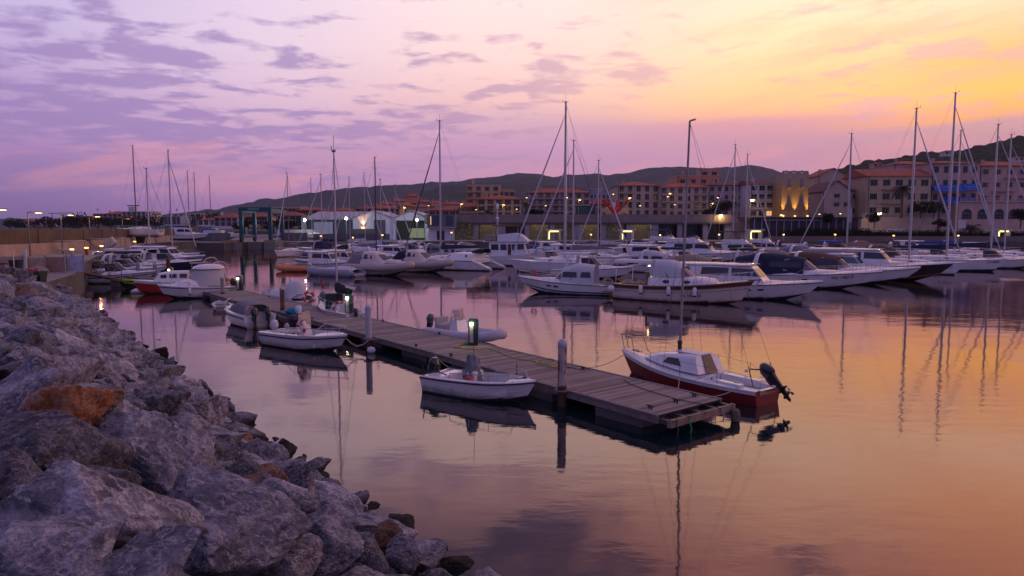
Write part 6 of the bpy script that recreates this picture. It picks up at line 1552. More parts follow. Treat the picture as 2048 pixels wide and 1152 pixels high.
# dark piers and gaps along the travel lift quay face
for k in range(9):
    x = -60+k*4.2
    if k in (3, 4, 5): continue
    o = MB().box((x, 159.7, .75), (3.2, .5, 1.5)).build('quay_block', mat('pier_concrete', (.20, .19, .19), .9, var=.3)); tag(o, 'concrete block of the quay face below the travel lift', 'quay block', 'concrete blocks along the travel lift quay')
for px in (466, 548):
    p = atY(px, 485, 157); mb = MB().box((0, 0, 0), (3.2, 4.0, 2.2)); 
    t = thing('lift_finger', ['hazard striped concrete finger left of the travel lift slip', 'hazard striped concrete finger right of the travel lift slip'][px > 500], 'pier', (p.x, 157, 1.0)); mb.build('block', mat('pier_concrete', (.2, .19, .19)), t, smooth=0)
    for j in range(5): MB().prism([(-1.5+j*.65, -2.02, .5), (-1.2+j*.65, -2.02, .5), (-.9+j*.65, -2.02, 1.05), (-1.2+j*.65, -2.02, 1.05)], (0, -.02, 0)).build('hazard_stripe', mat('hazard_yellow', (.5, .28, .02), .6), t, smooth=0)
def travel_lift():
    tl = mat('lift_teal', (.0, .072, .105), .45, var=.15); Y = 157.
    xa, xb = atY(483, 455, Y).x, atY(541, 455, Y).x; top = zY(417, Y)
    t = thing('travel_lift', 'tall teal boat lift gantry standing over the slip of the north quay', 'boat lift', ((xa+xb)/2, Y, 1.6))
    w = (xb-xa)/2; H = top-1.6
    for sx in (-1, 1):
        for y in (0, 8): MB().box((sx*w, y, H/2-.1+.5), (.8, .8, H-1.2)).build('leg', tl, t, smooth=0)
        MB().box((sx*w, 4, H-.5), (.75, 9, .9), bev=.05).build('side_beam', tl, t, smooth=0); MB().box((sx*w, 4, 1.3), (.6, 9.4, .5)).build('bottom_beam', tl, t, smooth=0)
        for y in (0, 8): MB().lathe([(.7, -.25), (.8, -.15), (.8, .15), (.7, .25)], 14, c=(sx*w, y, .8), axis='x').build('wheel', rubk, t)
    MB().box((0, 8, H-.15), (2*w+.9, .7, .85)).build('cross_beam', tl, t, smooth=0)
    MB().box((0, .0, H-.15), (2*w+.9, .7, .85)).build('cross_beam', tl, t, smooth=0)
    for sx in (-1, 1): MB().box((sx*w, 1.3, 2.6), (1.3, 1.4, 1.6)).build('engine_box', tl, t, smooth=0)
    MB().box((-.3, -.38, H-.15), (2.6, .02, .5)).build('name_plate', mat('lift_plate', (.1, .25, .24), .5), t, smooth=0)
travel_lift()
# mesh fence along the travel lift quay
def mesh_fence(x0, x1, Y, z0, h, label):
    t = thing('mesh_fence', label, 'fence', (x0, Y, z0)); n = max(2, int((x1-x0)/2.6))
    m = mat('fence_mesh', (.11, .11, .13), .6, alpha=.75)
    for i in range(n+1): MB().box(((x1-x0)*i/n, 0, h/2), (.09, .09, h)).build('post', mat('fence_grey', (.2, .2, .22), .5), t, smooth=0)
    for i in range(n): MB().box(((x1-x0)*(i+.5)/n, .0, h*.52), ((x1-x0)/n-.12, .03, h*.9)).build('panel', m, t, smooth=0)
mesh_fence(xY(392, 158), xY(458, 158), 158.6, 1.6, 2.2, 'grey mesh fence left of the travel lift slip'); mesh_fence(xY(558, 162), xY(612, 162), 163, 1.6, 2.2, 'grey mesh fence between the travel lift slip and the sheds'); mesh_fence(xY(612, 164), xY(770, 164), 170, 1.6, 1.9, 'low grey mesh fence in front of the blue shed')
o = MB().box((xY(428, 170), 170, 3.0), (4.4, 2.4, 2.6), bev=.05).build('white_container', gel2, smooth=0); tag(o, 'small white container on the quay left of the travel lift', 'container')
o = MB().box((xY(592, 185), 185, 3.0), (9.6, 2.4, 2.7), bev=.05).build('striped_container', mat('container_pale', (.42, .40, .42), .6, var=.2), smooth=0); tag(o, 'long pale container on the quay right of the travel lift', 'container')
# breakwater wall with a slatted wooden fence on top
wl = [at(-260, 535, 2.0), at(0, 514, 2.0), at(95, 508, 2.0), at(182, 500, 2.0), at(245, 492, 2.0), at(300, 486, 2.0), at(378, 478, 2.0)]
wl = [Vector((p.x, p.y, 2.0)) for p in wl]; wl.append(Vector((-92, 215, 2.0)))
def wall_strip(name, pts, z0, z1, th, m, lean=0.):
    rings = []
    for i, p in enumerate(pts):
        d = (pts[min(i+1, len(pts)-1)]-pts[max(i-1, 0)]).normalized(); n = Vector((-d.y, d.x, 0)); 
        a, b = Vector((p.x, p.y, z0)), Vector((p.x, p.y, z1))+n*lean
        rings.append([a, b, b+n*th, a+n*th])
    return MB().loft(rings).build(name, m, smooth=0)
def slat_mat(name, c1, c2, period, vertical=True):
    m = mat(name, c1, .8); N, L, b = nodes(m); tc = N.new('ShaderNodeTexCoord'); w = N.new('ShaderNodeTexWave'); w.bands_direction = 'DIAGONAL' if not vertical else 'Y'
    w.inputs['Scale'].default_value = period; w.inputs['Distortion'].default_value = .3; L.new(tc.outputs['Object'], w.inputs['Vector'])
    cr = N.new('ShaderNodeValToRGB'); cr.color_ramp.elements[0].color = (*c2, 1); cr.color_ramp.elements[1].color = (*c1, 1); cr.color_ramp.elements[1].position = .5; L.new(w.outputs[0], cr.inputs[0])
    n = N.new('ShaderNodeTexNoise'); n.inputs['Scale'].default_value = .35; n.inputs['Detail'].default_value = 5; L.new(tc.outputs['Object'], n.inputs['Vector'])
    mr = N.new('ShaderNodeMapRange'); mr.inputs[1].default_value = .3; mr.inputs[2].default_value = .7; mr.inputs[3].default_value = .65; mr.inputs[4].default_value = 1.25; L.new(n.outputs[0], mr.inputs[0])
    s = N.new('ShaderNodeVectorMath'); s.operation = 'SCALE'; L.new(cr.outputs[0], s.inputs[0]); L.new(mr.outputs[0], s.inputs['Scale']); L.new(s.outputs[0], b.inputs['Base Color']); return m
o = wall_strip('breakwater_wall', wl, 1.9, 3.2, .5, mat('wall_sandy', (.36, .25, .185), .9, var=.3, vscale=.5), .55); tag(o, 'sand coloured leaning concrete wall along the back of the left quay', 'wall')
fp_ = [p+Vector((-.9, 0, 0)) for p in wl]
ft_ = thing('slatted_fence', 'long brown slatted wooden fence standing on the breakwater wall', 'fence', fp_[0])
fm_ = slat_mat('slat_brown', (.13, .085, .055), (.05, .035, .025), 1.1)
for i in range(len(fp_)-1):
    n = max(1, int((fp_[i+1]-fp_[i]).length/7))
    for k in range(n):
        a, b = fp_[i].lerp(fp_[i+1], k/n)-fp_[0], fp_[i].lerp(fp_[i+1], (k+1)/n-.003)-fp_[0]; d = (b-a).normalized(); nn = Vector((-d.y, d.x, 0))*.06
        MB().prism([a+Vector((0, 0, 1.22)), b+Vector((0, 0, 1.22)), b+Vector((0, 0, 2.75)), a+Vector((0, 0, 2.75))], nn).build('slat_panel', fm_, ft_, smooth=0)
        MB().box((a.x, a.y, 1.9), (.14, .14, 1.75)).build('post', mat('post_brown', (.07, .05, .04), .7), ft_, smooth=0)
# quay street lamps
def quay_lamp(px, ytop, ybase, label, lit=True, z0=2.0, e=60):
    p = at(px, ybase, z0); h = zY(ytop, p.y)-z0
    t = thing('street_lamp', label, 'street lamp', p, group='tall street lamps of the left quay')
    MB().tube([(0, 0, 0), (0, 0, h*.5), (0, 0, h)], [.09, .075, .06], 7).build('pole', mat('lamp_pole', (.16, .15, .15), .5, metal=.3), t)
    MB().box((.75, 0, h+.02), (1.5, .22, .10), bev=.03).build('head', mat('lamp_pole', (.16, .15, .15)), t)
    if lit:
        MB().box((1.15, 0, h-.05), (.55, .16, .04)).build('lamp', lampw, t, smooth=0)
    l = bpy.data.lights.new('street_light', 'POINT'); l.energy = e; l.color = (1, .55, .22); l.shadow_soft_size = .15; lo = bpy.data.objects.new('street_light', l); COL.objects.link(lo); lo.parent = t; lo.location = (1.0, -.1, h-.25)
quay_lamp(-14, 419, 524, 'street lamp at the very left edge, only its lit head in view'); quay_lamp(61, 425, 513, 'nearest whole street lamp of the left quay'); quay_lamp(126, 430, 507, 'second street lamp of the left quay, its lit head turned right'); quay_lamp(182, 433, 500, 'third street lamp of the left quay'); quay_lamp(247, 438, 490, 'fourth and smallest street lamp of the left quay', False, e=40)
for i, (px, y, yb, lab) in enumerate([(145, 505, 514, 'orange bollard light nearest the camera on the left quay'), (174, 498, 510, 'orange bollard light with a red extinguisher box on the left quay'), (204, 493, 505, 'third orange bollard light along the left quay'), (270, 484, 493, 'far orange bollard light of the left quay')]):
    p = at(px, yb, 2.0); t = thing('bollard_light', lab, 'bollard light', p, group='bollard lights of the left quay')
    MB().box((0, 0, .35), (.25, .25, .7), bev=.03).build('body', greyh if i != 1 else redb, t, smooth=0); MB().box((0, -.02, .78), (.34, .24, .12), bev=.03).build('lamp', lampo, t, smooth=0)
# white pergola frames against the wall
for i, (px, yb, w, lab) in enumerate([(118, 506, 46, 'white pergola frame nearest on the left quay'), (175, 499, 42, 'middle white pergola frame on the left quay'), (222, 494, 26, 'farthest white pergola frame on the left quay')]):
    p = at(px, yb, 2.0); L_ = w/FPX*p.y; t = thing('pergola', lab, 'pergola', p, group='white pergolas on the left quay')
    MB().box((L_/2, 0, 1.45), (L_, 1.6, .1)).build('roof', mat('pergola_white', (.40, .36, .33), .6), t, smooth=0)
    for x in (L_-.05,): 
        for y in (-.7, .7): MB().box((x, y, .7), (.1, .1, 1.4)).build('leg', mat('pergola_white', (.4, .36, .33)), t, smooth=0)
p = at(118, 506, 2.0); o = MB().loft([[Vector((x, s_*w, z)) for s_ in (-1, 1)]+[Vector((x, s_*w*.6, z-.3)) for s_ in (1, -1)] for x, w, z in ((0, .5, .55), (1.2, .6, .5), (2.6, .05, .62))]).build('upturned_dinghy', gel2); o.location = p+Vector((1, -1.5, 0)); tag(o, 'small pale dinghy stored under the nearest pergola', 'dinghy')
p = at(220, 498, 2.0); o = MB().box((0, 0, .6), (2.6, .3, 1.2), bev=.05).build('stacked_frame', gel2); o.location = p; o.rotation_euler = (0, radians(-35), 0); tag(o, 'white frame leaning beside the middle pergola', 'frame')
# ---- foreground storage corner: timber fence panels, bins, crates, nets
def panel(px0, px1, ytop, ybot, Y, m, label, name='site_fence_panel'):
    a, b = atY(px0, 530, Y).x, atY(px1, 530, Y).x; z0, z1 = zY(ybot, Y), zY(ytop, Y); t = thing(name, label, 'fence panel', ((a+b)/2, Y, z0), 0, 'temporary fence panels at the quay corner')
    w = b-a; h = z1-z0; MB().box((0, 0, h/2), (w-.04, .04, h)).build('sheet', m, t, smooth=0)
    for x in (-w/2+.03, w/2-.03): MB().box((x, -.03, h/2+.05), (.06, .06, h+.1)).build('post', mat('post_pale', (.26, .22, .2), .7), t, smooth=0)
ply = mat('plywood', (.44, .31, .22), .8, var=.3, vscale=2); ply2 = mat('plywood_red', (.34, .21, .16), .8, var=.3, vscale=2)
panel(-40, 48, 513, 548, 44, ply, 'plain beige site fence panel at the left edge'); panel(55, 92, 515, 547, 44.5, ply, 'beige site fence panel just right of the perforated post'); panel(93, 131, 514, 545, 45, ply2, 'reddish plywood fence panel in the middle of the site fence'); panel(133, 169, 512, 543, 45.5, mat('plastic_sheet', (.46, .46, .58), .5, var=.4, vscale=3), 'pale plastic sheeted panel at the right end of the site fence')
p = at(52, 548, 2.0); o = MB().box((0, 0, .8), (.22, .1, 1.6)).build('perforated_post', gel2); o.location = p; tag(o, 'white perforated post standing among the site fence panels', 'post')
def bin_(px0, px1, yt, yb, Y, m, label, ribs=5, cat='crate', name='plastic_bin', rz=0.):
    a, b = atY(px0, 560, Y).x, atY(px1, 560, Y).x; z0, z1 = zY(yb, Y), zY(yt, Y); w = b-a; h = z1-z0; t = thing(name, label, cat, ((a+b)/2, Y, z0), rz, 'crates and bins at the quay corner')
    d = min(1.0, w*.8); MB().loft([[Vector((x*w/2*k, y*d/2*k, z)) for x, y in ((-1, -1), (1, -1), (1, 1), (-1, 1))] for k, z in ((.92, 0), (1., h), (1.04, h), (1.04, h-.05), (.94, h-.06), (.88, .06))]).build('body', m, t, smooth=0)
    mb = MB()
    for i in range(ribs): mb.box((-w/2+w*(i+.5)/ribs, -d/2*1.0, h*.48), (.05, .06, h*.86))
    if ribs: mb.build('rib', m, t, smooth=0)
    MB().box((0, -d/2*1.03, h-.04), (w*1.06, .07, .08)).build('rim', m, t, smooth=0)
bin_(18, 62, 552, 574, 33.5, mat('bin_grey', (.20, .20, .23), .6, var=.2), 'grey ribbed fish bin at the front of the crate pile', 5)
bin_(64, 88, 548, 570, 34.5, mat('bin_black', (.02, .022, .026), .5), 'black plastic crate right of the grey ribbed bin', 0)
bin_(-12, 16, 552, 574, 34.2, mat('bin_black', (.02, .022, .026)), 'black crate at the left edge beside the grey ribbed bin', 0)
bin_(13, 31, 541, 550, 34.8, mat('crate_blue', (.01, .09, .34), .5), 'small blue crate lying on top of the pile', 0)
bin_(41, 70, 539, 547, 35.2, mat('crate_red', (.42, .03, .02), .5), 'flat red crate lying on the nets', 0)
bin_(16, 37, 546, 553, 34.0, mat('crate_dark_red', (.20, .02, .03), .5), 'dark red crate above the grey ribbed bin', 0)
bin_(37, 58, 545, 553, 33.9, whr, 'pinkish white box above the grey ribbed bin', 0)
bin_(56, 88, 543, 552, 34.9, mat('crate_green', (.01, .06, .02), .6), 'dark green crate at the right end of the pile', 0)
def tub(px, yt, yb, w, Y, m, label):
    x = atY(px, 540, Y).x; z0, z1 = zY(yb, Y), zY(yt, Y); r = w/FPX*Y/2; o = MB().lathe([(r*.8, 0), (r, z1-z0), (r*1.05, z1-z0), (r*.9, z1-z0-.02), (r*.74, .05)], 16).build('round_tub', m); o.location = (x, Y, z0); tag(o, label, 'tub', 'round tubs at the quay corner')
tub(3, 526, 545, 22, 38, mat('tub_maroon', (.12, .03, .035), .5), 'maroon round tub cut by the left edge'); tub(33, 520, 541, 26, 39, mat('tub_black', (.02, .02, .025), .5), 'black round tub in front of the beige fence panel')
rn = random.Random(8)
for i, (px, y, w, h, lab) in enumerate([(35, 542, 22, 10, 'pile of pale fishing net left of the big white net heap'), (76, 541, 26, 16, 'big white heap of fishing net on the crate pile'), (56, 541, 24, 10, 'low pale net pile between the two heaps')]):
    Y = 36.5; x = atY(px, 540, Y).x; z = zY(y+4, Y); bm = bmesh.new(); bmesh.ops.create_icosphere(bm, subdivisions=4, radius=1)
    for v in bm.verts: v.co *= 1+.28*noise.fractal(v.co*2.3+Vector((i*7, 0, 0)), .8, 2, 4)
    me = bpy.data.meshes.new('fishing_net'); bm.to_mesh(me); bm.free(); me.materials.append(mat('net_pale', (.34, .31, .33), .95, var=.45, vscale=6, bump=.05, bscale=16)); o = bpy.data.objects.new('fishing_net', me); COL.objects.link(o); o.location = (x, Y, z); o.scale = (w/FPX*Y*.62, .55, h/FPX*Y*.75); tag(o, lab, 'fishing net', 'nets at the quay corner')
p = at(30, 566, 2.2); o = MB().tube([(0, 0, 0), (0, 0, 1.35)], .025, 5).build('thin_pole', steel); o.location = (atY(30, 560, 35).x, 35, zY(548, 35)); o.scale = (1, 1, .9); tag(o, 'thin upright pole behind the crate pile', 'pole')
# root walkway from the quay to the pontoon
rt0, rt1 = at(150, 548, 1.2), PL(52, .6, PZ+.02)
def walkway():
    a, b = Vector((rt0.x, rt0.y, 1.5)), Vector((at(232, 557, .6).x, at(232, 557, .6).y, .62)); c = PL(54, 1.2, .60)
    t = thing('gangway', 'timber gangway sloping from the quay corner down to the floating dock', 'gangway', (a.x, a.y, 0)); o_ = Vector((a.x, a.y, 0))
    d = (b-a).normalized(); n = Vector((-d.y, d.x, 0)).normalized()*.8
    MB().prism([a-n-o_, b-n-o_, b+n-o_, a+n-o_], (0, 0, -.16)).build('tread', plank_mat() if False else wood, t, smooth=0)
    for s_ in (-1, 1):
        m_ = MB(); n2 = n*s_
        for k in (0, .33, .66, 1): q = a.lerp(b, k)+n2-o_; m_.tube([q, q+Vector((0, 0, .9))], .03, 5)
        m_.tube([a+n2-o_+Vector((0, 0, .9)), b+n2-o_+Vector((0, 0, .9))], .03, 5); m_.build('handrail', mat('rail_rust', (.10, .06, .05), .6), t)
    t2 = thing('floating_dock', 'wide weathered floating dock linking the gangway to the long pontoon', 'dock', (b.x, b.y, 0)); o2 = Vector((b.x, b.y, 0))
    e = Vector((c.x, c.y, .6)); d = (e-b).normalized(); n = Vector((-d.y, d.x, 0)).normalized()*1.3
    MB().prism([b-n-o2, e-n-o2, e+n-o2, b+n-o2], (0, 0, -.12)).build('deck', wood, t2, smooth=0)
    MB().prism([b-n*.9-o2+Vector((0, 0, -.15)), e-n*.9-o2+Vector((0, 0, -.15)), e+n*.9-o2+Vector((0, 0, -.15)), b+n*.9-o2+Vector((0, 0, -.15))], (0, 0, -.5)).build('float', concd, t2, smooth=0)
walkway()
for i, (px, yt, yb, lab) in enumerate([(277, 525, 560, 'pale steel pile beside the jet ski'), (311, 527, 556, 'thick pale pile behind the red hulled boat'), (338, 517, 560, 'brown rusty pile behind the first distant pedestal'), (222, 528, 556, 'thin leaning post on the floating dock')]):
    p = at(px, yb, .3); h = zY(yt, p.y); o = MB().lathe([(.16, -2), (.16, h-.2), (.17, h-.18), (.12, h), (.01, h+.05)], 12).build('dock_pile', mat('pile_pale', (.25, .24, .27), .6, var=.4) if i != 2 else rust); o.location = (p.x, p.y, 0); tag(o, lab, 'pile', 'piles of the left basin')
# boats ashore behind the left basin
def cradle(px, ybase, Y, hdg, L, label, mh=None, top=None, z0=2.0):
    x = xY(px, Y); a = radians(hdg)
    return x
lo = (xY(322, 120), 120, 3.6)
t, h = yacht('white racing yacht propped up ashore on the quay with a dark mast', None, 175, 8.5, zY(290, 119)-3.6, mast_f=.55, fb=1.25, spread=(.45,), loc=(lo, radians(172)), mastm=dmast, r=.09, boom=False, ws=.01, furl=False, bot=gel)
kb = MB(); kb.prism([(3.0, -.08, -.3), (5.0, -.08, -.3), (4.6, -.08, -1.4), (3.4, -.08, -1.4)], (0, .16, 0)); kb.build('keel', antif, t)
for x in (2, 5.6):
    for s_ in (-1, 1): MB().tube([(x, s_*1.4, -1.6), (x, s_*.9, .1)], .07, 5).build('prop', rust, t)
cruiser('small white pilot house boat stored ashore beside the white container', (388, 455+2.2*FPX/150), -8, 8, top='hard', arch_=False, ports=0, rails=False, z=0)
C_ = [o for o in COL.objects if o.get('label') == 'small white pilot house boat stored ashore beside the white container'][0]; C_.location = (xY(345, 142), 142, 2.6)
for i, (px, Y, L, lab) in enumerate([(405, 178, 9, 'blue hooded motorboat stored ashore behind the white container'), (452, 176, 7, 'small open white boat stored ashore left of the travel lift'), (432, 190, 10, 'long dark topped boat stored ashore under the crossed masts')]):
    cruiser(lab, (px, 470), 0 if i else 180, L, top=('canvas', 'open', 'hard')[i], canvas=cblue, arch_=False, ports=0, rails=False); C_ = [o for o in COL.objects if o.get('label') == lab][0]; C_.location = (xY(px, Y)-L/2*(1 if i else -1), Y, 2.3)
# masts of further yachts ashore / in the far basin
for i, (px, ty, Y, lean, lab) in enumerate([(381, 343, 168, 1.0, 'far yacht whose mast leans right, left one of the crossed pair'), (394, 347, 172, -.1, 'far yacht with an upright mast, right one of the crossed pair'), (424, 353, 178, 0, 'far yacht with a lone thin mast left of the travel lift'), (625, 357, 185, 0, 'far yacht with a thin mast behind the blue shed door')]):
    yacht(lab, None, -10, 9.5, zY(ty, Y)-2.2, mast_f=.5, cover=[cnavy, None, cgrey, None][i], spread=(.5,), loc=((xY(px, Y)-4.7, Y, 2.2), radians(-6)), r=.09, furl=False, ws=.012, mastm=mat('mast_mid', (.16, .15, .17), .4))
# ================================================== the town
rnd = random.Random(21)
tile = mat('roof_tile', (.38, .10, .06), .85, var=.35, vscale=.9, bump=.06, bscale=3)
tile2 = mat('roof_tile_brown', (.15, .055, .045), .85, var=.3, vscale=.9, bump=.06, bscale=3)
def wallm(n, c): return mat('plaster_'+n, tuple(min(.8, q*1.35) for q in c), .9, var=.16, vscale=.35, bump=.01, bscale=3)
WM = dict(cream=wallm('cream', (.40, .30, .20)), yellow=wallm('yellow', (.46, .29, .13)), pink=wallm('pink', (.38, .26, .225)), rose=wallm('rose', (.44, .20, .15)), lilac=wallm('lilac', (.33, .27, .28)), white=wallm('white', (.46, .43, .44)), beige=wallm('beige', (.36, .28, .23)), grey=wallm('grey', (.22, .22, .26)), orange=wallm('orange', (.46, .20, .12)), stone=wallm('stone', (.36, .23, .12)), blue=wallm('blue', (.28, .33, .42)), salmon=wallm('salmon', (.42, .27, .22)))
shg = mat('shutter_green', (.012, .045, .045), .6); shb = mat('shutter_brown', (.07, .035, .03), .6); shgr = mat('shutter_grey', (.16, .15, .17), .6)
gdk = mat('window_dark', (.018, .018, .025), .25); glit = mat('window_lit', (.4, .25, .1), .5, emit=(1, .6, .22), es=.8); trimw = mat('trim_pale', (.42, .38, .37), .8)
WIN = {}
def win_mesh(style, w, h, lit=False):
    k = (style, round(w, 1), round(h, 1), lit)
    if k in WIN: return WIN[k]
    mb = MB(); g = 1
    mb.box((0, -.02, 0), (w, .06, h), 1)
    mb.box((0, -.075, -h/2-.06), (w+.24, .2, .1), 0)
    mb.box((0, -.06, 0), (.05, .05, h), 0)
    if style == 'sh':
        for s_ in (-1, 1): mb.box((s_*(w/2+w*.24), -.08, 0), (w*.46, .06, h+.06), 2)
    if style == 'closed': mb.box((0, -.07, 0), (w+.08, .05, h+.04), 2)
    if style == 'arch': mb.lathe([(w/2, -.05), (w/2, .0)], 16, 1, c=(0, 0, h/2), axis='y')
    o = mb.build('window', [trimw, glit if lit else gdk, shg], smooth=0); me = o.data; bpy.data.objects.remove(o); WIN[k] = me; return me
SHM = {'g': shg, 'b': shb, 'r': shgr}
def block(name, label, x0, x1, yt, yb, Y, wall, floors=3, cols=4, roof='hip', rp=14, depth=12, style='sh', sh='g', rz=0., balc=(), cat='building', z0=None, ww=.95, wh=1.35, chim=1, over=.5, tilem=None, group=None, skip=(), lit=.006, gable_x=False):
    X0, X1 = xY(x0, Y), xY(x1, Y); z1 = zY(yt, Y); zb = zY(yb, Y) if z0 is None else z0; W_ = X1-X0; H = z1-zb
    t = thing(name, label, cat, ((X0+X1)/2, Y, zb), rz, group)
    MB().box((0, depth/2, H/2-.5), (W_, depth, H+1.0)).build('walls', WM[wall], t, smooth=0)
    rh = rp/FPX*Y; tm = tilem or tile
    if roof == 'hip':
        o = over; mb = MB(); a = [(-W_/2-o, -o, H), (W_/2+o, -o, H), (W_/2+o, depth+o, H), (-W_/2-o, depth+o, H)]; r = min(W_/2, depth/2)*.9
        b = [(-W_/2+r, depth/2, H+rh), (W_/2-r, depth/2, H+rh)]
        mb.add(a+b, [(0, 1, 5, 4), (1, 2, 5), (2, 3, 4, 5), (3, 0, 4), (3, 2, 1, 0)]); mb.box((0, -o, H-.1), (W_+2*o, .12, .18)); rf = mb.build('roof', tm, t, smooth=0)
    elif roof == 'gable':
        o = over; mb = MB()
        if gable_x:  # ridge runs away from the camera
            mb.prism([(-W_/2-o, -o, H), (0, -o, H+rh), (W_/2+o, -o, H), (W_/2+o, -o, H-.2), (0, -o, H+rh-.22), (-W_/2-o, -o, H-.2)], (0, depth+2*o, 0)); rf = mb.build('roof', tm, t, smooth=0)
            MB().prism([(-W_/2, .01, H-.02), (W_/2, .01, H-.02), (0, .01, H+rh-.1)], (0, depth-.02, 0)).build('gable', WM[wall], t, smooth=0)
        else:
            mb.add([(-W_/2-o, -o, H), (W_/2+o, -o, H), (W_/2+o, depth+o, H), (-W_/2-o, depth+o, H), (-W_/2-o, depth/2, H+rh), (W_/2+o, depth/2, H+rh)], [(0, 1, 5, 4), (2, 3, 4, 5), (3, 0, 4), (1, 2, 5), (3, 2, 1, 0)]); rf = mb.build('roof', tm, t, smooth=0)
    else:
        rf = MB().box((0, depth/2, H+.15), (W_+.3, depth+.3, .35)).build('roof', trimw, t, smooth=0)
    for c in range(chim):
        cx = -W_*.3+c*W_*.5; MB().box((cx, depth*.3, H+rh*.5+.3), (.7, .7, 1.4)).box((cx, depth*.3, H+rh*.5+1.05), (.9, .9, .15)).build('chimney', WM[wall], rf, smooth=0)
    fh = H/floors
    if Y < 300:
        MB().box((-W_/2+.35, -.1, H/2), (.14, .14, H)).build('drainpipe', shb, t, smooth=0)
        for f in range(1, floors): MB().box((0, -.03, fh*f), (W_+.06, .1, .16)).build('string_course', trimw, t, smooth=0)
    for f in range(floors):
        for c in range(cols):
            if (f, c) in skip: continue
            x = -W_/2+W_*(c+.5)/cols; o = bpy.data.objects.new('window', win_mesh(style, ww, wh, rnd.random() < lit)); COL.objects.link(o); o.parent = t; o.location = (x, -.0, fh*(f+.52))
            if style in ('sh', 'closed'): o.material_slots[2].link = 'OBJECT'; o.material_slots[2].material = SHM[sh]
    for f, c0, c1 in balc:
        xa = -W_/2+W_*c0/cols+.3; xb = -W_/2+W_*c1/cols-.3; z = fh*f+.1
        mb = MB().box(((xa+xb)/2, -.65, z), (xb-xa, 1.3, .16)); b_ = mb.build('balcony', WM[wall], t, smooth=0)
        mb = MB(); mb.box(((xa+xb)/2, -1.25, z+.95), (xb-xa, .06, .06)); n = int((xb-xa)/.35)
        for k in range(n+1): mb.box((xa+(xb-xa)*k/n, -1.25, z+.5), (.04, .04, .9))
        mb.build('railing', trimw, b_, smooth=0)
    return t
# ---- terrain behind
def ground_town():
    slab('terrace_ground', [(-21, 200), (250, 200), (420, 900), (-120, 900), (-60, 330)], -2, 8.0, mat('terrace_stone', (.20, .16, .14), .9, var=.2))
    slab('back_ground', [(-700, 330), (-60.01, 330), (-120, 900), (-900, 900)], -2, 3.2, mat('scrub', (.04, .045, .03), .95, var=.4))
ground_town()
def ridge_y(pts, x):
    for (a, ya), (b, yb) in zip(pts, pts[1:]):
        if a <= x <= b: k = (x-a)/(b-a); k = k*k*(3-2*k); return ya+(yb-ya)*k
    return pts[0][1] if x < pts[0][0] else pts[-1][1]
def hill(name, pts, Y0, Y1, m, amp, zb=0., nx=260, ny=26, seed=0, fr=.02, tree=6.):
    """a real slope: rises from Y0 to a crest at Y1 then falls behind"""
    mb = MB(); rings = []; x0, x1 = pts[0][0], pts[-1][0]
    for j in range(ny):
        k = j/(ny-1); Y = Y0+(Y1-Y0)*1.35*k; kk = min(1, k*1.35); row = []
        for i in range(nx):
            px = x0+(x1-x0)*i/(nx-1); top = zY(ridge_y(pts, px), Y1); X = xY(px, Y1)*(Y/Y1)**.6
            s = kk**1.15 if k*1.35 <= 1 else 1-(k*1.35-1)*1.6
            z = zb+(top-zb)*max(0, s)
            q = Vector((X*fr*.25, Y*fr*.25, seed)); z += amp*noise.fractal(q, .9, 2, 4)*s*(1-.75*kk**4)
            z += tree*.5*(noise.noise(Vector((X*.085, Y*.085, seed)))+.7*noise.noise(Vector((X*.21, Y*.21, seed))))*(1 if s > .05 else 0)
            row.append(Vector((X, Y, z)))
        rings.append(row)
    mb.loft(rings, closed=False, caps=False); o = mb.build(name, m, smooth=180); tag(o, kind='structure'); return o
def forest(name, c1, c2, sc):
    m = mat(name, c1, .95); N, L, b = nodes(m); tc = N.new('ShaderNodeTexCoord'); n = N.new('ShaderNodeTexNoise'); n.inputs['Scale'].default_value = sc; n.inputs['Detail'].default_value = 8; n.inputs['Roughness'].default_value = .7; L.new(tc.outputs['Object'], n.inputs['Vector'])
    cr = N.new('ShaderNodeValToRGB'); cr.color_ramp.elements[0].position = .35; cr.color_ramp.elements[0].color = (*c1, 1); cr.color_ramp.elements[1].position = .68; cr.color_ramp.elements[1].color = (*c2, 1); L.new(n.outputs[0], cr.inputs[0]); L.new(cr.outputs[0], b.inputs['Base Color'])
    v = N.new('ShaderNodeTexVoronoi'); v.inputs['Scale'].default_value = sc*3; L.new(tc.outputs['Object'], v.inputs['Vector']); bp = N.new('ShaderNodeBump'); bp.inputs['Distance'].default_value = 5; bp.inputs['Strength'].default_value = .8; L.new(v.outputs[0], bp.inputs['Height']); L.new(bp.outputs[0], b.inputs['Normal']); b.inputs['Specular IOR Level'].default_value = .1; return m
F1 = forest('forest_far_hazed', (.030, .045, .045), (.055, .075, .07), .03); F2 = forest('forest_near', (.016, .026, .014), (.05, .06, .035), .05)  # far forest colour is lifted towards blue, so haze is painted into it
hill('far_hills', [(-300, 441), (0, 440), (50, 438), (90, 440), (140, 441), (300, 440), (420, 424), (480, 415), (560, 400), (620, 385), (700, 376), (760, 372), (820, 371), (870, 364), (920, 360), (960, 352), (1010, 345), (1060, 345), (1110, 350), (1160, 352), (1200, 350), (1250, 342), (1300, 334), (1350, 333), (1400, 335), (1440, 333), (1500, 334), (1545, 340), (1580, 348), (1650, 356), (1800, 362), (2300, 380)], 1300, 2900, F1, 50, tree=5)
hill('mid_hill', [(560, 440), (700, 425), (820, 398), (860, 378), (900, 366), (1000, 362), (1100, 366), (1200, 372), (1300, 380), (1500, 392)], 500, 1500, F1, 14, seed=4, tree=3.5)
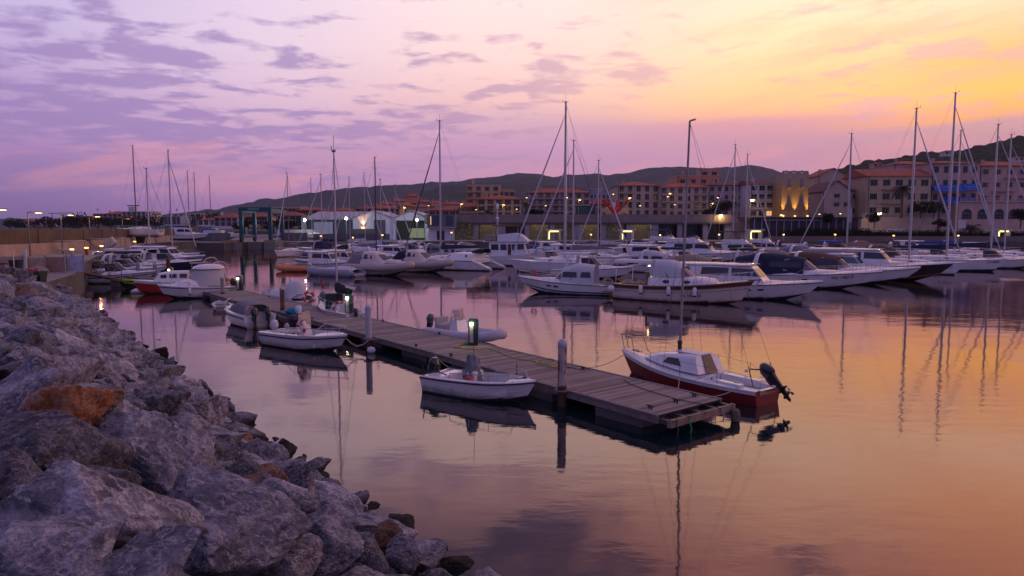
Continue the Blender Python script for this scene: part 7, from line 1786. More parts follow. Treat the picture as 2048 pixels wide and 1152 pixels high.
hill('near_hill', [(1480, 425), (1560, 390), (1610, 352), (1650, 340), (1680, 333), (1705, 327), (1730, 316), (1760, 316), (1790, 312), (1850, 303), (1900, 300), (1950, 290), (2000, 280), (2048, 272), (2150, 262), (2400, 250)], 300, 620, F2, 14, zb=8, seed=9, nx=330, ny=40, tree=5.5)
for px, y, Y, w, lab in ((1890, 306, 520, 'white', 'tiny pale house high on the right hill'), (1750, 330, 500, 'salmon', 'small house on the left shoulder of the right hill'), (2030, 318, 480, 'white', 'small white house among trees at the right end of the hill')): block('hill_house', lab, px-9, px+9, y-3, y+4, Y, w, 1, 2, 'hip', 3, depth=6, chim=0)
# ---- leafy things
leafm = forest('leaves_dark', (.014, .028, .012), (.045, .06, .025), 2.5)
def leaves(n, cx, cy, cz, rx, ry, rz_, size, rg, mb=None, lumps=6):
    mb = mb or MB(); cs = [(Vector((rg.uniform(-.6, .6)*rx, rg.uniform(-.6, .6)*ry, rg.uniform(-.5, .6)*rz_)), rg.uniform(.35, .62)) for _ in range(lumps)]
    for _ in range(n):
        c, r = rg.choice(cs); d = Vector((rg.gauss(0, 1), rg.gauss(0, 1), rg.gauss(0, 1))).normalized()*r*rg.random()**.35
        p = Vector((cx, cy, cz))+c+Vector((d.x*rx, d.y*ry, d.z*rz_)); a = Vector((rg.gauss(0, 1), rg.gauss(0, 1), rg.gauss(0, 1))).normalized(); b = a.orthogonal().normalized()*size*rg.uniform(.5, 1.2); a = a*size*rg.uniform(.6, 1.3)
        mb.add([p-a, p+b, p+a, p-b], [(0, 1, 2, 3)])
    return mb
def tree(px, yb, Y, h, w, label, z0=None, n=900, name='broadleaf_tree', group=None, low=.25):
    x = xY(px, Y); zb = zY(yb, Y) if z0 is None else z0; rg = random.Random(int(px*7+Y)); t = thing(name, label, 'tree', (x, Y, zb), 0, group)
    m_ = MB().tube([(0, 0, -.3), (.1, 0, h*.3), (0, 0, h*.6)], [.05*h**.7, .04*h**.7, .02*h**.7], 6)
    for k in range(4): a = k*1.6; m_.tube([(0, 0, h*.3), (cos(a)*w*.25, sin(a)*w*.25, h*.62)], [.03*h**.7, .012*h**.7], 5)
    m_.build('trunk', mat('bark', (.06, .045, .035), .9), t)
    leaves(n, 0, 0, h*(.5+low*.5), w/2, w/2, h*(.5-low*.5), .05*h**.6*2.2, rg, lumps=9).build('crown', leafm, t, smooth=0, fix=False)
def palm(px, ytop, yb, Y, label, crown=2.4, n=34, trunkr=.3, z0=None):
    x = xY(px, Y); zb = zY(yb, Y) if z0 is None else z0; h = zY(ytop, Y)-zb-crown*.4; rg = random.Random(int(px)); t = thing('palm_tree', label, 'palm tree', (x, Y, zb))
    MB().tube([(0, 0, -.3), (0, 0, h*.5), (0, 0, max(.3, h))], [trunkr*1.15, trunkr*.9, trunkr*1.05], 8).build('trunk', mat('palm_bark', (.10, .065, .045), .95, var=.4, vscale=4, bump=.05, bscale=8), t)
    mb = MB(); h = max(h, .3)
    for k in range(n):
        a = k*2.399; up = rg.uniform(-.35, 1.1); L_ = crown*rg.uniform(.8, 1.1); P = []
        for j in range(7):
            s = j/6; r = L_*s*cos(up*.8)*(1-.12*s); z = h+L_*(sin(up)*s-.55*s*s); P.append(Vector((cos(a)*r, sin(a)*r, z)))
        for j in range(6):
            d = (P[j+1]-P[j]); side = d.cross(Vector((0, 0, 1))).normalized()
            for s_ in (-1, 1):
                for q in (.25, .75): b = P[j].lerp(P[j+1], q); tip = b+side*s_*crown*.20*(1-.5*j/6)+d*.9+Vector((0, 0, -.10*crown)); mb.add([b, b+d*.35, tip], [(0, 1, 2)])
    mb.build('fronds', mat('palm_leaf', (.035, .045, .018), .8, var=.3), t, smooth=0, fix=False)
# hedges
def hedge(px0, px1, yt, yb, Y, label, z0=None):
    a, b = xY(px0, Y), xY(px1, Y); zb = zY(yb, Y) if z0 is None else z0; zt = zY(yt, Y); rg = random.Random(int(px0)); mb = MB(); w = b-a; h = zt-zb
    mb.box(((a+b)/2, Y, zb+h*.42), (w*.99, 1.0, h*.84)); n = int(w*h*34)
    for _ in range(n):
        p = Vector((rg.uniform(a, b), Y+rg.uniform(-.75, .6), zb+h*(rg.random()**.7)*(1.03+.07*noise.noise(Vector((rg.random()*3, a, 0)))))); q = Vector((rg.gauss(0, 1), rg.gauss(0, 1), rg.gauss(0, 1))).normalized()*.17; r = q.orthogonal().normalized()*.14; mb.add([p-q, p+r, p+q, p-r], [(0, 1, 2, 3)])
    o = mb.build('hedge', leafm, smooth=0, fix=False); tag(o, label, 'hedge')
# ---- promenade viaduct with shops under it
def viaduct():
    Y = 188; x0, x1 = xY(850, Y), xY(1462, Y); zt, zd, zl = zY(430, Y), zY(441, Y), zY(445, Y); t = thing('promenade_viaduct', 'long concrete promenade deck with lit shops below, behind the centre boats', 'viaduct', (x0, Y, 1.6)); w = x1-x0
    MB().box((w/2, 6.2, zd-1.6-.2), (w, 13, .8)).build('deck', conc, t, smooth=0); MB().box((w/2, -.35, (zt+zd)/2-1.6-.2), (w+.1, .25, zt-zd+.7)).build('parapet', mat('parapet_pink', (.24, .19, .18), .9, var=.2, vscale=.4), t, smooth=0); MB().box((w/2, -.2, zl-1.6-.25), (w-.3, .5, .35)).build('edge_beam', concd, t, smooth=0)
    H = zl-1.6-.45
    for k in range(13): MB().box((w*k/12 if 0 < k < 12 else (.6 if k == 0 else w-.6), .6, H/2), (1.3 if k % 3 else 2.2, 1.0, H)).build('pillar', mat('pillar_lilac', (.30, .28, .31), .8), t, smooth=0)
    lit_ = {1, 2, 4, 5, 6, 7, 8}
    for k in range(12):
        xa, xb = w*k/12+.8, w*(k+1)/12-.8
        MB().box(((xa+xb)/2, 3.2, H/2), (xb-xa, .2, H)).build('shop_front', SHOP if k in lit_ else gdk, t, smooth=0)
    for k in (2, 4, 6, 8):
        l = bpy.data.lights.new('shop_light', 'AREA'); l.energy = 90; l.size = 5; l.color = (1, .72, .28); lo = bpy.data.objects.new('shop_light', l); COL.objects.link(lo); lo.parent = t; lo.location = (w*(k+.5)/12, 1.6, H-.2)
def shop_mat():
    m = mat('shop_front_lit', (.10, .08, .05), .4); N, L, b = nodes(m); tc = N.new('ShaderNodeTexCoord'); mp = N.new('ShaderNodeMapping'); mp.inputs['Scale'].default_value = (1, 1, 1.8); L.new(tc.outputs['Object'], mp.inputs[0]); n = N.new('ShaderNodeTexNoise'); n.inputs['Scale'].default_value = 1.5; n.inputs['Detail'].default_value = 5; n.inputs['Roughness'].default_value = .85; L.new(mp.outputs[0], n.inputs['Vector'])
    cr = N.new('ShaderNodeValToRGB'); e = cr.color_ramp.elements; e[0].position = .52; e[0].color = (.012, .011, .01, 1); e[1].position = .72; e[1].color = (1, .70, .20, 1); x = e.new(.62); x.color = (.07, .05, .02, 1); L.new(n.outputs[0], cr.inputs[0]); L.new(cr.outputs[0], b.inputs['Emission Color']); b.inputs['Emission Strength'].default_value = .75; return m
SHOP = shop_mat(); viaduct()
for i, (px, lab) in enumerate([(1108, 'lit yellow framed kiosk behind the bow of the trawler'), (1255, 'lit yellow framed kiosk in the middle of the shops'), (1512, 'lit yellow framed kiosk left of the hedge'), (2008, 'lit yellow framed kiosk at the far right of the quay')]):
    Y = 172; x = xY(px, Y); t = thing('kiosk', lab, 'kiosk', (x, Y, 1.6), 0, 'lit kiosks along the quay'); MB().box((0, 1, 2.75), (4.2, 2.6, .3), bev=.05).build('roof', gel2, t, smooth=0); MB().box((-1.5, 1, 1.3), (.3, 2.2, 2.6)).build('side_wall', gel2, t, smooth=0); MB().box((1.5, 1, 1.3), (.3, 2.2, 2.6)).build('side_wall', gel2, t, smooth=0); MB().box((0, -.1, 2.42), (2.2, .1, .28)).build('light_strip', mat('kiosk_lamp', (1, .9, .3), .5, emit=(1, .82, .2), es=3.2), t, smooth=0); MB().box((-1.2, -.1, 1.4), (.2, .1, 1.9)).build('light_strip', mat('kiosk_lamp', (1, .9, .3)), t, smooth=0)
# ---- sheds
def shed(px0, px1, yap, yeave, Y, label, m, door, dpx, dyt, depth=26):
    x0, x1 = xY(px0, Y), xY(px1, Y); W_ = x1-x0; zb = 1.6; he = zY(yeave, Y)-zb; ha = zY(yap, Y)-zb; t = thing('boat_shed', label, 'shed', ((x0+x1)/2, Y, zb))
    MB().prism([(-W_/2, 0, 0), (W_/2, 0, 0), (W_/2, 0, he), (0, 0, ha), (-W_/2, 0, he)], (0, depth, 0)).build('walls', m, t, smooth=0)
    MB().prism([(-W_/2-.3, -.4, he), (0, -.4, ha+.12), (W_/2+.3, -.4, he), (W_/2+.3, -.4, he+.25), (0, -.4, ha+.38), (-W_/2-.3, -.4, he+.25)], (0, depth+.8, 0)).build('roof', mat('shed_roof', (.50, .50, .60), .5, var=.1), t, smooth=0)
    a, b = xY(dpx[0], Y)-(x0+x1)/2, xY(dpx[1], Y)-(x0+x1)/2; dh = zY(dyt, Y)-zb
    MB().box(((a+b)/2, -.06, dh/2), (b-a, .14, dh)).build('door', door, t, smooth=0); return t, dh
wsh = mat('shed_white', (.68, .68, .78), .6, var=.1, vscale=.5); nsh = mat('shed_navy', (.035, .055, .10), .5)
def long_shed():
    Y = 190; x0, x1 = xY(612, Y), xY(728, Y); W_ = x1-x0; he = zY(437, Y)-1.6; hr = zY(423, Y+14)-1.6; t = thing('boat_shed', 'long low shed with a dark blue front, pale sliding door and wide pale roof', 'shed', ((x0+x1)/2, Y, 1.6))
    MB().box((0, 12, he/2), (W_, 24, he)).build('walls', nsh, t, smooth=0)
    MB().prism([(-W_/2-.3, -.6, he), (-W_/2-.3, 14, hr), (-W_/2-.3, 25, he), (-W_/2-.3, 25, he-.3), (-W_/2-.3, 14, hr-.35), (-W_/2-.3, -.6, he-.35)], (W_+.6, 0, 0)).build('roof', mat('shed_roof', (.36, .36, .42)), t, smooth=0)
    dx = xY(647, Y)-(x0+x1)/2; MB().box((dx, -.12, he*.42), (5.2, .14, he*.84)).build('sliding_door', mat('door_pale_blue', (.40, .43, .56), .6), t, smooth=0)
    for k in range(18): MB().box((-W_/2+W_*(k+.5)/18, -.03, he*.45), (.10, .08, he*.88)).build('wall_rib', nsh, t, smooth=0)
long_shed()
t, dh = shed(706, 787, 423, 437, 189, 'middle white shed with a dark louvre and a warm wall lamp', wsh, mat('louvre', (.10, .10, .13), .7), (748, 771), 440)
MB().box((xY(726, 189)-t.location.x, -.15, 1.2), (9, .2, 3.6)).build('lower_cladding', mat('cladding_grey', (.09, .09, .12), .7), t, smooth=0)
MB().box((xY(727, 189)-t.location.x, -.3, 3.3), (.9, .2, .25)).build('wall_lamp', lampo, t, smooth=0)
l = bpy.data.lights.new('wall_light', 'SPOT'); l.energy = 900; l.color = (1, .55, .22); l.spot_size = radians(70); l.spot_blend = .6; lo = bpy.data.objects.new('wall_light', l); COL.objects.link(lo); lo.parent = t; lo.location = (xY(727, 189)-t.location.x, -.6, 3.5); lo.rotation_euler = (radians(172), 0, 0)
t, dh = shed(787, 858, 423, 437, 188, 'right white shed standing open, its dim interior in view', wsh, mat('shed_inside_shade', (.03, .035, .03), .9), (793, 849), 441)  # open doorway is a dark sheet on the wall, painted as interior shade
MB().box((1.5, -.2, dh*.35), (4, .1, dh*.5)).build('inner_glow_sheet', mat('inner_glow', (.1, .1, .08), .8, emit=(.5, .6, .35), es=.25), t, smooth=0)  # glowing sheet over the doorway stands in for light inside the shed
m_ = MB()
for k in (0, 1): m_.tube([(3.4, -.3, dh*k*.5), (6.6, -.3, dh*(k+1)*.5)], .06, 4).tube([(6.6, -.3, dh*k*.5), (3.4, -.3, dh*(k+1)*.5)], .06, 4)
m_.build('cross_brace', mat('brace_pale', (.3, .32, .3), .6), t)
o = MB().box((xY(608, 188), 188, 1.6+3.0), (1.1, 1.1, 6.4)).build('blue_column', mat('column_blue', (.22, .30, .38), .6)); tag(o, 'pale blue square column at the left corner of the dark blue shed', 'column')
for i, (px, y, lab) in enumerate([(610, 440, 'white floodlight on the pale blue column'), (693, 437, 'bright floodlight between the blue and middle sheds'), (834, 440, 'bright floodlight in front of the open shed')]):
    Y = 183; p = atY(px, y, Y); t = thing('floodlight', lab, 'floodlight', (p.x, Y, 1.6), 0, 'floodlights of the boat sheds'); MB().tube([(0, 0, 0), (0, 0, p.z-1.6)], .08, 6).build('pole', steel, t); MB().lathe([(.02, -.32), (.28, -.22), (.34, 0), (.28, .22), (.02, .32)], 10, c=(0, -.1, p.z-1.6)).build('lamp', lampf, t)
    l = bpy.data.lights.new('flood', 'POINT'); l.energy = 420; l.color = (.95, 1, .82); l.shadow_soft_size = .3; lo = bpy.data.objects.new('flood', l); COL.objects.link(lo); lo.parent = t; lo.location = (0, -.7, p.z-1.7)
def club():
    Y = 182; x0, x1 = xY(857, Y), xY(905, Y); t = thing('club_house', 'modern grey blue club house with a cantilevered upper floor right of the sheds', 'building', ((x0+x1)/2, Y, 1.6)); W_ = x1-x0; H = zY(429, Y)-1.6
    MB().box((0, 4, 1.6), (W_, 7.5, 3.2)).build('ground_floor', wsh, t, smooth=0); MB().box((.3, 3.2, (3.22+H)/2), (W_+1, 9, H-3.2)).build('upper_floor', mat('club_grey', (.14, .15, .19), .7), t, smooth=0)
    for a, b in ((-2.6, -.2), (1.6, 3.4)): MB().box(((a+b)/2, -1.36, (3.2+H)/2+.2), (b-a, .12, H-4.2)).build('window', mat('club_glass', (.05, .07, .08), .15), t, smooth=0)
    MB().box((-2.4, -1.42, (3.2+H)/2+.2), (.25, .03, H-4.6)).build('lit_curtain', glit, t, smooth=0); MB().box((.3, -1.9, 3.4), (W_+1, .9, .2)).build('balcony', trimw, t, smooth=0)
    MB().box((0, .2, 1.3), (2.0, .12, 2.4)).build('door', gdk, t, smooth=0)
club()
# ---- buildings, left to right
block('apartment_house', 'pale apartment block with a red roof among dark trees, far left', 188, 207, 428, 446, 400, 'white', 3, 3, 'flat', depth=10, sh='r')
block('apartment_house', 'pinkish house with a low red roof right of the pale left apartment block', 207, 246, 428, 440, 400, 'pink', 2, 4, 'hip', 6, sh='b')
t = block('apartment_house', 'long pale flat roofed building with a row of rooftop aerials', 245, 303, 424, 441, 395, 'white', 3, 6, 'flat', depth=12, sh='r', chim=0)
MB().box((-4, 4, 6.5), (3.5, 3, 3)).build('stair_tower', WM['white'], t, smooth=0)
for k in range(5): MB().box((-6+k*1.4, 3, 8.6), (.9, .9, .5)).build('rooftop_unit', gdk, t, smooth=0)
block('village_house', 'small ochre house with a tiled roof peeping over the left fence', 164, 182, 437, 448, 380, 'yellow', 1, 2, 'hip', 6, chim=0)
block('village_house', 'pink cottage among trees left of the ochre house', 120, 152, 440, 449, 385, 'salmon', 1, 3, 'hip', 6)
block('village_house', 'long low house with a dark red roof at the far left', 52, 92, 443, 450, 420, 'pink', 1, 4, 'gable', 5)
block('village_house', 'small rose house below the long pale flat roofed building', 232, 262, 436, 449, 370, 'pink', 2, 2, 'hip', 4)
block('apartment_house', 'bluish apartment block right of the yacht stored ashore', 328, 362, 433, 448, 330, 'blue', 3, 4, 'flat', sh='r')
block('apartment_house', 'wide pale block behind the bluish one, with a clipped hedge on its roof', 336, 402, 428, 442, 390, 'white', 2, 6, 'flat', sh='r')
block('village_house', 'low white house with a flat roof left of the red hipped villa', 396, 430, 440, 449, 330, 'white', 2, 3, 'hip', 5)
block('villa', 'white villa with a red hipped roof left of the travel lift', 429, 476, 435, 452, 240, 'white', 2, 4, 'hip', 9, sh='r', depth=9)
block('villa', 'villa seen through the travel lift gantry, red roof', 492, 535, 433, 449, 245, 'cream', 2, 4, 'hip', 7, sh='g', depth=9)
block('apartment_house', 'long ochre building with a flat roof behind the travel lift', 548, 602, 415, 447, 300, 'yellow', 3, 6, 'flat', sh='b', chim=0)
block('apartment_house', 'cream terrace building with a red roof left of the sheds', 594, 648, 420, 440, 290, 'cream', 3, 6, 'hip', 7, sh='b')
block('villa', 'small cream villa with a hipped roof right of the travel lift', 556, 604, 431, 450, 235, 'cream', 2, 4, 'hip', 8, sh='g', depth=8)
block('apartment_house', 'grey pink block above the roof of the blue shed', 652, 712, 421, 440, 270, 'lilac', 2, 5, 'hip', 6)
block('apartment_house', 'long rose building above the white sheds', 712, 800, 417, 432, 260, 'rose', 2, 8, 'hip', 6, sh='r')
HV = [(758, 786, 408, 420, 'salmon'), (782, 812, 402, 418, 'cream'), (812, 838, 392, 416, 'orange'), (836, 862, 404, 420, 'beige'), (860, 884, 406, 420, 'pink'), (800, 830, 412, 424, 'yellow'), (826, 858, 414, 428, 'cream'), (856, 890, 412, 428, 'salmon'), (884, 926, 408, 428, 'cream'), (745, 775, 414, 424, 'pink')]
HL = ['leftmost upper house of the red roofed hill village', 'cream house in the upper hill village', 'tall orange house crowning the hill village', 'beige house right of the crowning orange house', 'pink house at the right of the upper hill village', 'low yellow house at the foot of the hill village', 'wide cream house above the right white shed', 'salmon house above the club house', 'cream house at the right end of the hill village', 'small pink house at the left foot of the hill village']
for (a, b, c, d, w), lab in zip(HV, HL): block('village_house', lab, a, b, c, d, 330-(c-390)*2, w, 2, 3, 'hip', 6, sh='b', z0=3)
block('village_house', 'low cream shop building with a red roof behind the club house', 858, 925, 420, 436, 225, 'cream', 2, 5, 'hip', 8, sh='b', z0=6)
block('village_house', 'small cream annex with a red roof left of the yellow apartment house', 918, 955, 413, 434, 222, 'cream', 2, 3, 'hip', 9, sh='b', z0=7.9)
block('apartment_house', 'tall yellow flat roofed apartment block with balconies', 932, 1000, 371, 432, 240, 'yellow', 5, 4, 'flat', depth=14, sh='r', balc=[(2, 0, 2), (3, 0, 2), (4, 0, 2)], z0=7.9, chim=1)
block('apartment_house', 'yellow annex behind the three storey yellow house, centre left', 996, 1030, 381, 432, 245, 'yellow', 4, 3, 'flat', depth=12, sh='r', z0=7.9, chim=0)
block('apartment_house', 'three storey yellow house with a red roof and green shutters above the viaduct', 955, 1042, 398, 433, 215, 'yellow', 3, 5, 'hip', 9, sh='g', balc=[(1, 1, 3), (2, 1, 3)], z0=7.9)
t = block('apartment_house', 'pink and white apartment block with stacked balconies and a red roof', 1058, 1180, 385, 433, 218, 'pink', 4, 8, 'hip', 10, sh='r', balc=[(1, 0, 5), (2, 0, 5), (3, 0, 5)], z0=7.9, chim=3)
t = block('apartment_house', 'dark low building between the pink block and the wide beige one', 1178, 1245, 378, 400, 290, 'grey', 2, 8, 'flat', z0=8, style='plain', chim=0)
block('restaurant', 'low building with a dark red roof behind the red sculpture', 1180, 1236, 408, 433, 222, 'rose', 1, 4, 'hip', 14, z0=7.9, style='plain', chim=0)
block('apartment_house', 'wide beige apartment building with arched windows and a spreading red roof', 1234, 1318, 371, 433, 212, 'beige', 4, 5, 'hip', 11, style='arch', balc=[(2, 0, 2), (3, 0, 2)], z0=7.9, depth=16, ww=1.2, wh=1.3)
block('apartment_house', 'right wing of the wide beige building, with loggias and striped awnings', 1319, 1415, 374, 433, 209, 'beige', 4, 6, 'hip', 11, style='plain', balc=[(1, 0, 1), (2, 0, 2), (3, 0, 2), (1, 4, 6), (2, 4, 6), (3, 4, 6)], z0=7.9, depth=16, ww=1.2, wh=1.4, chim=2)
block('apartment_house', 'tall orange pink block rising behind the wide beige building', 1352, 1437, 352, 400, 262, 'orange', 4, 4, 'flat', sh='b', z0=8, depth=14, chim=1)
block('apartment_house', 'square stair tower on top of the tall orange pink block', 1398, 1435, 338, 352, 268, 'orange', 1, 2, 'flat', z0=24, depth=6, chim=0)
block('apartment_house', 'long mauve building with a brown roof and small windows left of the stone tower', 1416, 1500, 370, 431, 214, 'lilac', 4, 6, 'hip', 10, sh='b', z0=7.9, depth=14, ww=.95, wh=1.3, style='closed', tilem=tile2, chim=2)
block('apartment_house', 'pale house with white balconies directly left of the stone tower', 1498, 1561, 368, 432, 205, 'white', 4, 4, 'gable', 10, style='plain', balc=[(1, 0, 4), (2, 0, 4), (3, 2, 4)], z0=7.9, depth=12, ww=1.6, tilem=tile2)
def stone_tower():
    Y = 196; x0, x1, x2 = xY(1561, Y), xY(1614, Y), xY(1640, Y+9); H = zY(346, Y)-7.0; t = thing('stone_tower', 'medieval square stone tower lit from below by three lamps', 'tower', (x0, Y, 7.0)); W_ = x1-x0
    m = mat('tower_stone', (.34, .205, .09), .95); N, L, b = nodes(m); tc = N.new('ShaderNodeTexCoord'); sp = N.new('ShaderNodeSeparateXYZ'); L.new(tc.outputs['Object'], sp.inputs[0])
    br = N.new('ShaderNodeTexBrick'); br.inputs['Scale'].default_value = 1.4; br.inputs['Color1'].default_value = (.36, .22, .10, 1); br.inputs['Color2'].default_value = (.28, .17, .08, 1); br.inputs['Mortar'].default_value = (.24, .16, .09, 1); mp = N.new('ShaderNodeMapping'); mp.inputs['Rotation'].default_value = (pi/2, 0, 0); L.new(tc.outputs['Object'], mp.inputs[0]); L.new(mp.outputs[0], br.inputs[0])
    n = N.new('ShaderNodeTexNoise'); n.inputs['Scale'].default_value = .8; n.inputs['Detail'].default_value = 8; L.new(tc.outputs['Object'], n.inputs['Vector']); ad = N.new('ShaderNodeMath'); ad.operation = 'MULTIPLY_ADD'; L.new(n.outputs[0], ad.inputs[0]); ad.inputs[1].default_value = 6; L.new(sp.outputs[2], ad.inputs[2])
    mr = N.new('ShaderNodeMapRange'); mr.inputs[1].default_value = H-.2; mr.inputs[2].default_value = H+.6; L.new(ad.outputs[0], mr.inputs[0]); mx = N.new('ShaderNodeMix'); mx.data_type = 'RGBA'; L.new(mr.outputs[0], mx.inputs[0]); L.new(br.outputs[0], mx.inputs[6]); mx.inputs[7].default_value = (.26, .22, .21, 1); L.new(mx.outputs[2], b.inputs['Base Color'])
    MB().prism([(0, 0, 0), (W_, 0, 0), (W_+3.2, 8.5, 0), (.5, 8.5, 0)], (0, 0, H)).build('walls', m, t, smooth=0)
    for k in range(10): MB().box((W_*(k+.5)/10, .35, H+.3+.12*(k % 3 == 1)), (W_/10*.62, .6, .6)).build('merlon', m, t, smooth=0)
    for x in (.26, .74):
        for z in (.42, .74): o = MB().box((W_*x, -.03, H*z), (1.0, .12, 1.6 if z < .5 else 1.2)).build('window', mat('tower_window', (.16, .17, .22), .3), t, smooth=0); MB().box((W_*x, -.08, H*z-.85 if z < .5 else H*z-.66), (1.2, .15, .1)).build('sill', trimw, o, smooth=0)
    for x in (.06, .5, .97):
        MB().box((W_*x, -.55, .25+1.0), (.4, .3, .18)).build('uplight', lampw, t, smooth=0)
        l = bpy.data.lights.new('uplight', 'SPOT'); l.energy = 5000; l.color = (1, .62, .16); l.spot_size = radians(38); l.spot_blend = .9; l.shadow_soft_size = .1; lo = bpy.data.objects.new('uplight', l); COL.objects.link(lo); lo.parent = t; lo.location = (W_*x, -.7, 1.4); lo.rotation_euler = (radians(175), 0, 0)
stone_tower()
block('village_house', 'plain cream building with a sloping brown roof right of the stone tower', 1642, 1700, 383, 430, 204, 'beige', 3, 3, 'gable', 22, sh='b', z0=7.9, depth=14, ww=.8, wh=1.1, gable_x=True, tilem=tile2, chim=0, skip=((0, 0), (0, 1), (0, 2), (2, 0), (2, 2), (1, 0)))
block('village_house', 'ochre house with one brown shutter between the sloping roof and the cream block', 1698, 1732, 380, 430, 207, 'cream', 2, 2, 'hip', 8, sh='b', z0=7.9, style='closed')
block('village_house', 'gabled cream house rising behind the stone tower', 1632, 1692, 352, 400, 245, 'beige', 2, 3, 'gable', 16, z0=8, gable_x=True, chim=1)
t = block('apartment_house', 'three storey cream house with green shutters behind the tall palm', 1731, 1857, 352, 434, 200, 'cream', 3, 5, 'gable', 17, sh='g', style='sh', ww=1.05, wh=1.7, balc=[(1, 1, 3), (2, 1, 3)], z0=7.9, depth=14, over=.8)
block('apartment_house', 'attic storey with its own red roof above the green shuttered cream house', 1782, 1860, 328, 342, 232, 'lilac', 1, 4, 'hip', 9, z0=20, style='plain', chim=1)
t = block('apartment_house', 'pink house with long blue awnings over its balconies', 1857, 1952, 326, 434, 201, 'pink', 4, 5, 'hip', 8, sh='g', style='closed', ww=1.2, wh=1.8, balc=[(2, 0, 5), (1, 1, 4)], z0=7.9, depth=14, chim=1)
Ha = zY(326, 201)-7.9; Wa = xY(1952, 201)-xY(1857, 201)
for a, b, z in ((-.5, -.12, .60), (-.10, .12, .60), (.13, .46, .62), (-.28, .36, .385)): MB().prism([(Wa*a, -.1, Ha*z), (Wa*b, -.1, Ha*z), (Wa*b, -2.6, Ha*z-1.9), (Wa*a, -2.6, Ha*z-1.9)], (0, 0, -.08)).build('awning', mat('awning_blue', (.01, .10, .50), .7), t, smooth=0)
block('apartment_house', 'beige pink house with a red roof at the right edge', 1952, 2075, 331, 434, 203, 'pink', 4, 5, 'hip', 12, sh='r', balc=[(2, 1, 3), (3, 2, 4)], z0=7.9, depth=14, chim=1)
def arcade():
    Y = 196; x0, x1 = xY(1915, Y), xY(2090, Y); zb = 1.6; H = zY(404, Y)-zb; t = thing('arcade_building', 'low pink terrace building with tall arched grid windows on the quay', 'building', (x0, Y, zb)); W_ = x1-x0
    MB().box((W_/2, 3, H/2), (W_, 6, H)).build('walls', WM['pink'], t, smooth=0); MB().box((W_/2, -.2, H+.1), (W_+.4, .6, .25)).build('cornice', trimw, t, smooth=0)
    n = 40
    mb = MB(); mb.box((W_/2, -.1, H+1.1), (W_, .15, .12))
    for k in range(n): mb.box((W_*(k+.5)/n, -.1, H+.65), (.16, .12, .8))
    mb.build('balustrade', WM['pink'], t, smooth=0)
    for px in (1932, 1963, 1996, 2025, 2055):
        x = xY(px, Y)-x0; z = zY(433, Y)-zb; mb = MB().box((x, -.04, z), (2.8, .1, 1.5), 0).lathe([(1.4, -.09), (1.4, .01)], 18, 0, c=(x, 0, z+.75), axis='y')
        for k in range(-3, 4): mb.box((x+k*.42, -.11, z+.2), (.06, .05, 1.9 if abs(k) < 3 else 1.4), 1)
        for k in (-.5, 0, .5, 1): mb.box((x, -.11, z+k), (2.7, .05, .06), 1)
        mb.build('arched_window', [gdk, mat('muntin', (.22, .24, .30), .6)], t, smooth=0)
arcade()
def sculpture():
    Y = 195; t = thing('red_sculpture', 'bright red V shaped steel sculpture on the promenade', 'sculpture', (xY(1230, Y), Y, 8.1)); r = mat('signal_red', (.62, .02, .03), .5)
    c = zY(428, Y)-8.1
    for px, y, dy in ((1204, 400, -1), (1256, 400, -1), (1222, 402, 1.5), (1238, 400, 1.5)): p = atY(px, y, Y); q = Vector((p.x-t.location.x, dy, p.z-8.1)); MB().loft([[Vector((0, 0, c))+Vector((a, b, 0)) for a, b in ((-.5, -.2), (.5, -.2), (.5, .2), (-.5, .2))], [q+Vector((a, b, 0)) for a, b in ((-.4, -.2), (.4, -.2), (.4, .2), (-.4, .2))]]).build('arm', r, t, smooth=0)
    MB().lathe([(.9, 0), (.5, .6), (.7, 1.4), (.3, 2.2)], 8).build('base', r, t)
    t2 = thing('white_marquee', 'white peaked marquee behind the red sculpture', 'marquee', (xY(1230, 212), 212, 8)); H = zY(417, 212)-8; MB().box((0, 2, H/2-.3), (7.6, 4, H-.6)).build('walls', WM['white'], t2, smooth=0); MB().loft([[Vector((x*a, 2+y*a*.6, z)) for x, y in ((-4.2, -4.2), (4.2, -4.2), (4.2, 4.2), (-4.2, 4.2))] for a, z in ((1, H-.3), (.45, H+.5), (.05, H+2))]).build('roof', gel, t2, smooth=0)
    t3 = thing('cream_wall', 'cream low wall building with palm shadows below the marquee', 'wall', (xY(1230, 203), 203, 8)); MB().box((0, 0, 1.4), (8.2, .4, zY(417, 203)-8)).build('wall', WM['cream'], t3, smooth=0)
    t4 = thing('glass_pavilion', 'dark teal glass pavilion left of the red sculpture', 'pavilion', (xY(1172, 203), 203, 8)); H = zY(413, 203)-8; MB().box((0, 2, H/2), (5.6, 4, H)).build('walls', mat('teal_glass', (.012, .06, .055), .25), t4, smooth=0); MB().box((0, 2, H+.1), (6, 4.4, .2)).build('roof', gdk, t4, smooth=0)
sculpture()
def pavilion():
    Y = 180; x0, x1 = xY(1500, Y), xY(1722, Y); z = zY(436, Y); t = thing('restaurant_pavilion', 'long dark roofed restaurant pavilion below the stone tower', 'restaurant', (x0, Y, 1.6)); W_ = x1-x0; H = z-1.6
    MB().box((W_/2, 5, H), (W_, 12, .4)).build('roof', mat('pavilion_roof', (.02, .02, .025), .6), t, smooth=0); MB().box((W_*.36, -.6, H-.55), (W_*.5, .3, .35)).build('fascia', mat('fascia_grey', (.2, .2, .24), .6), t, smooth=0)
    MB().box((W_/2, 1, H/2), (W_-.5, .2, H-.3)).build('glazing', mat('pavilion_glass', (.05, .04, .045), .2), t, smooth=0)
    for k in range(15): MB().box((W_*(k+.5)/15, -.4, H/2), (.14, .14, H-.3)).build('post', greyh, t, smooth=0)
pavilion()
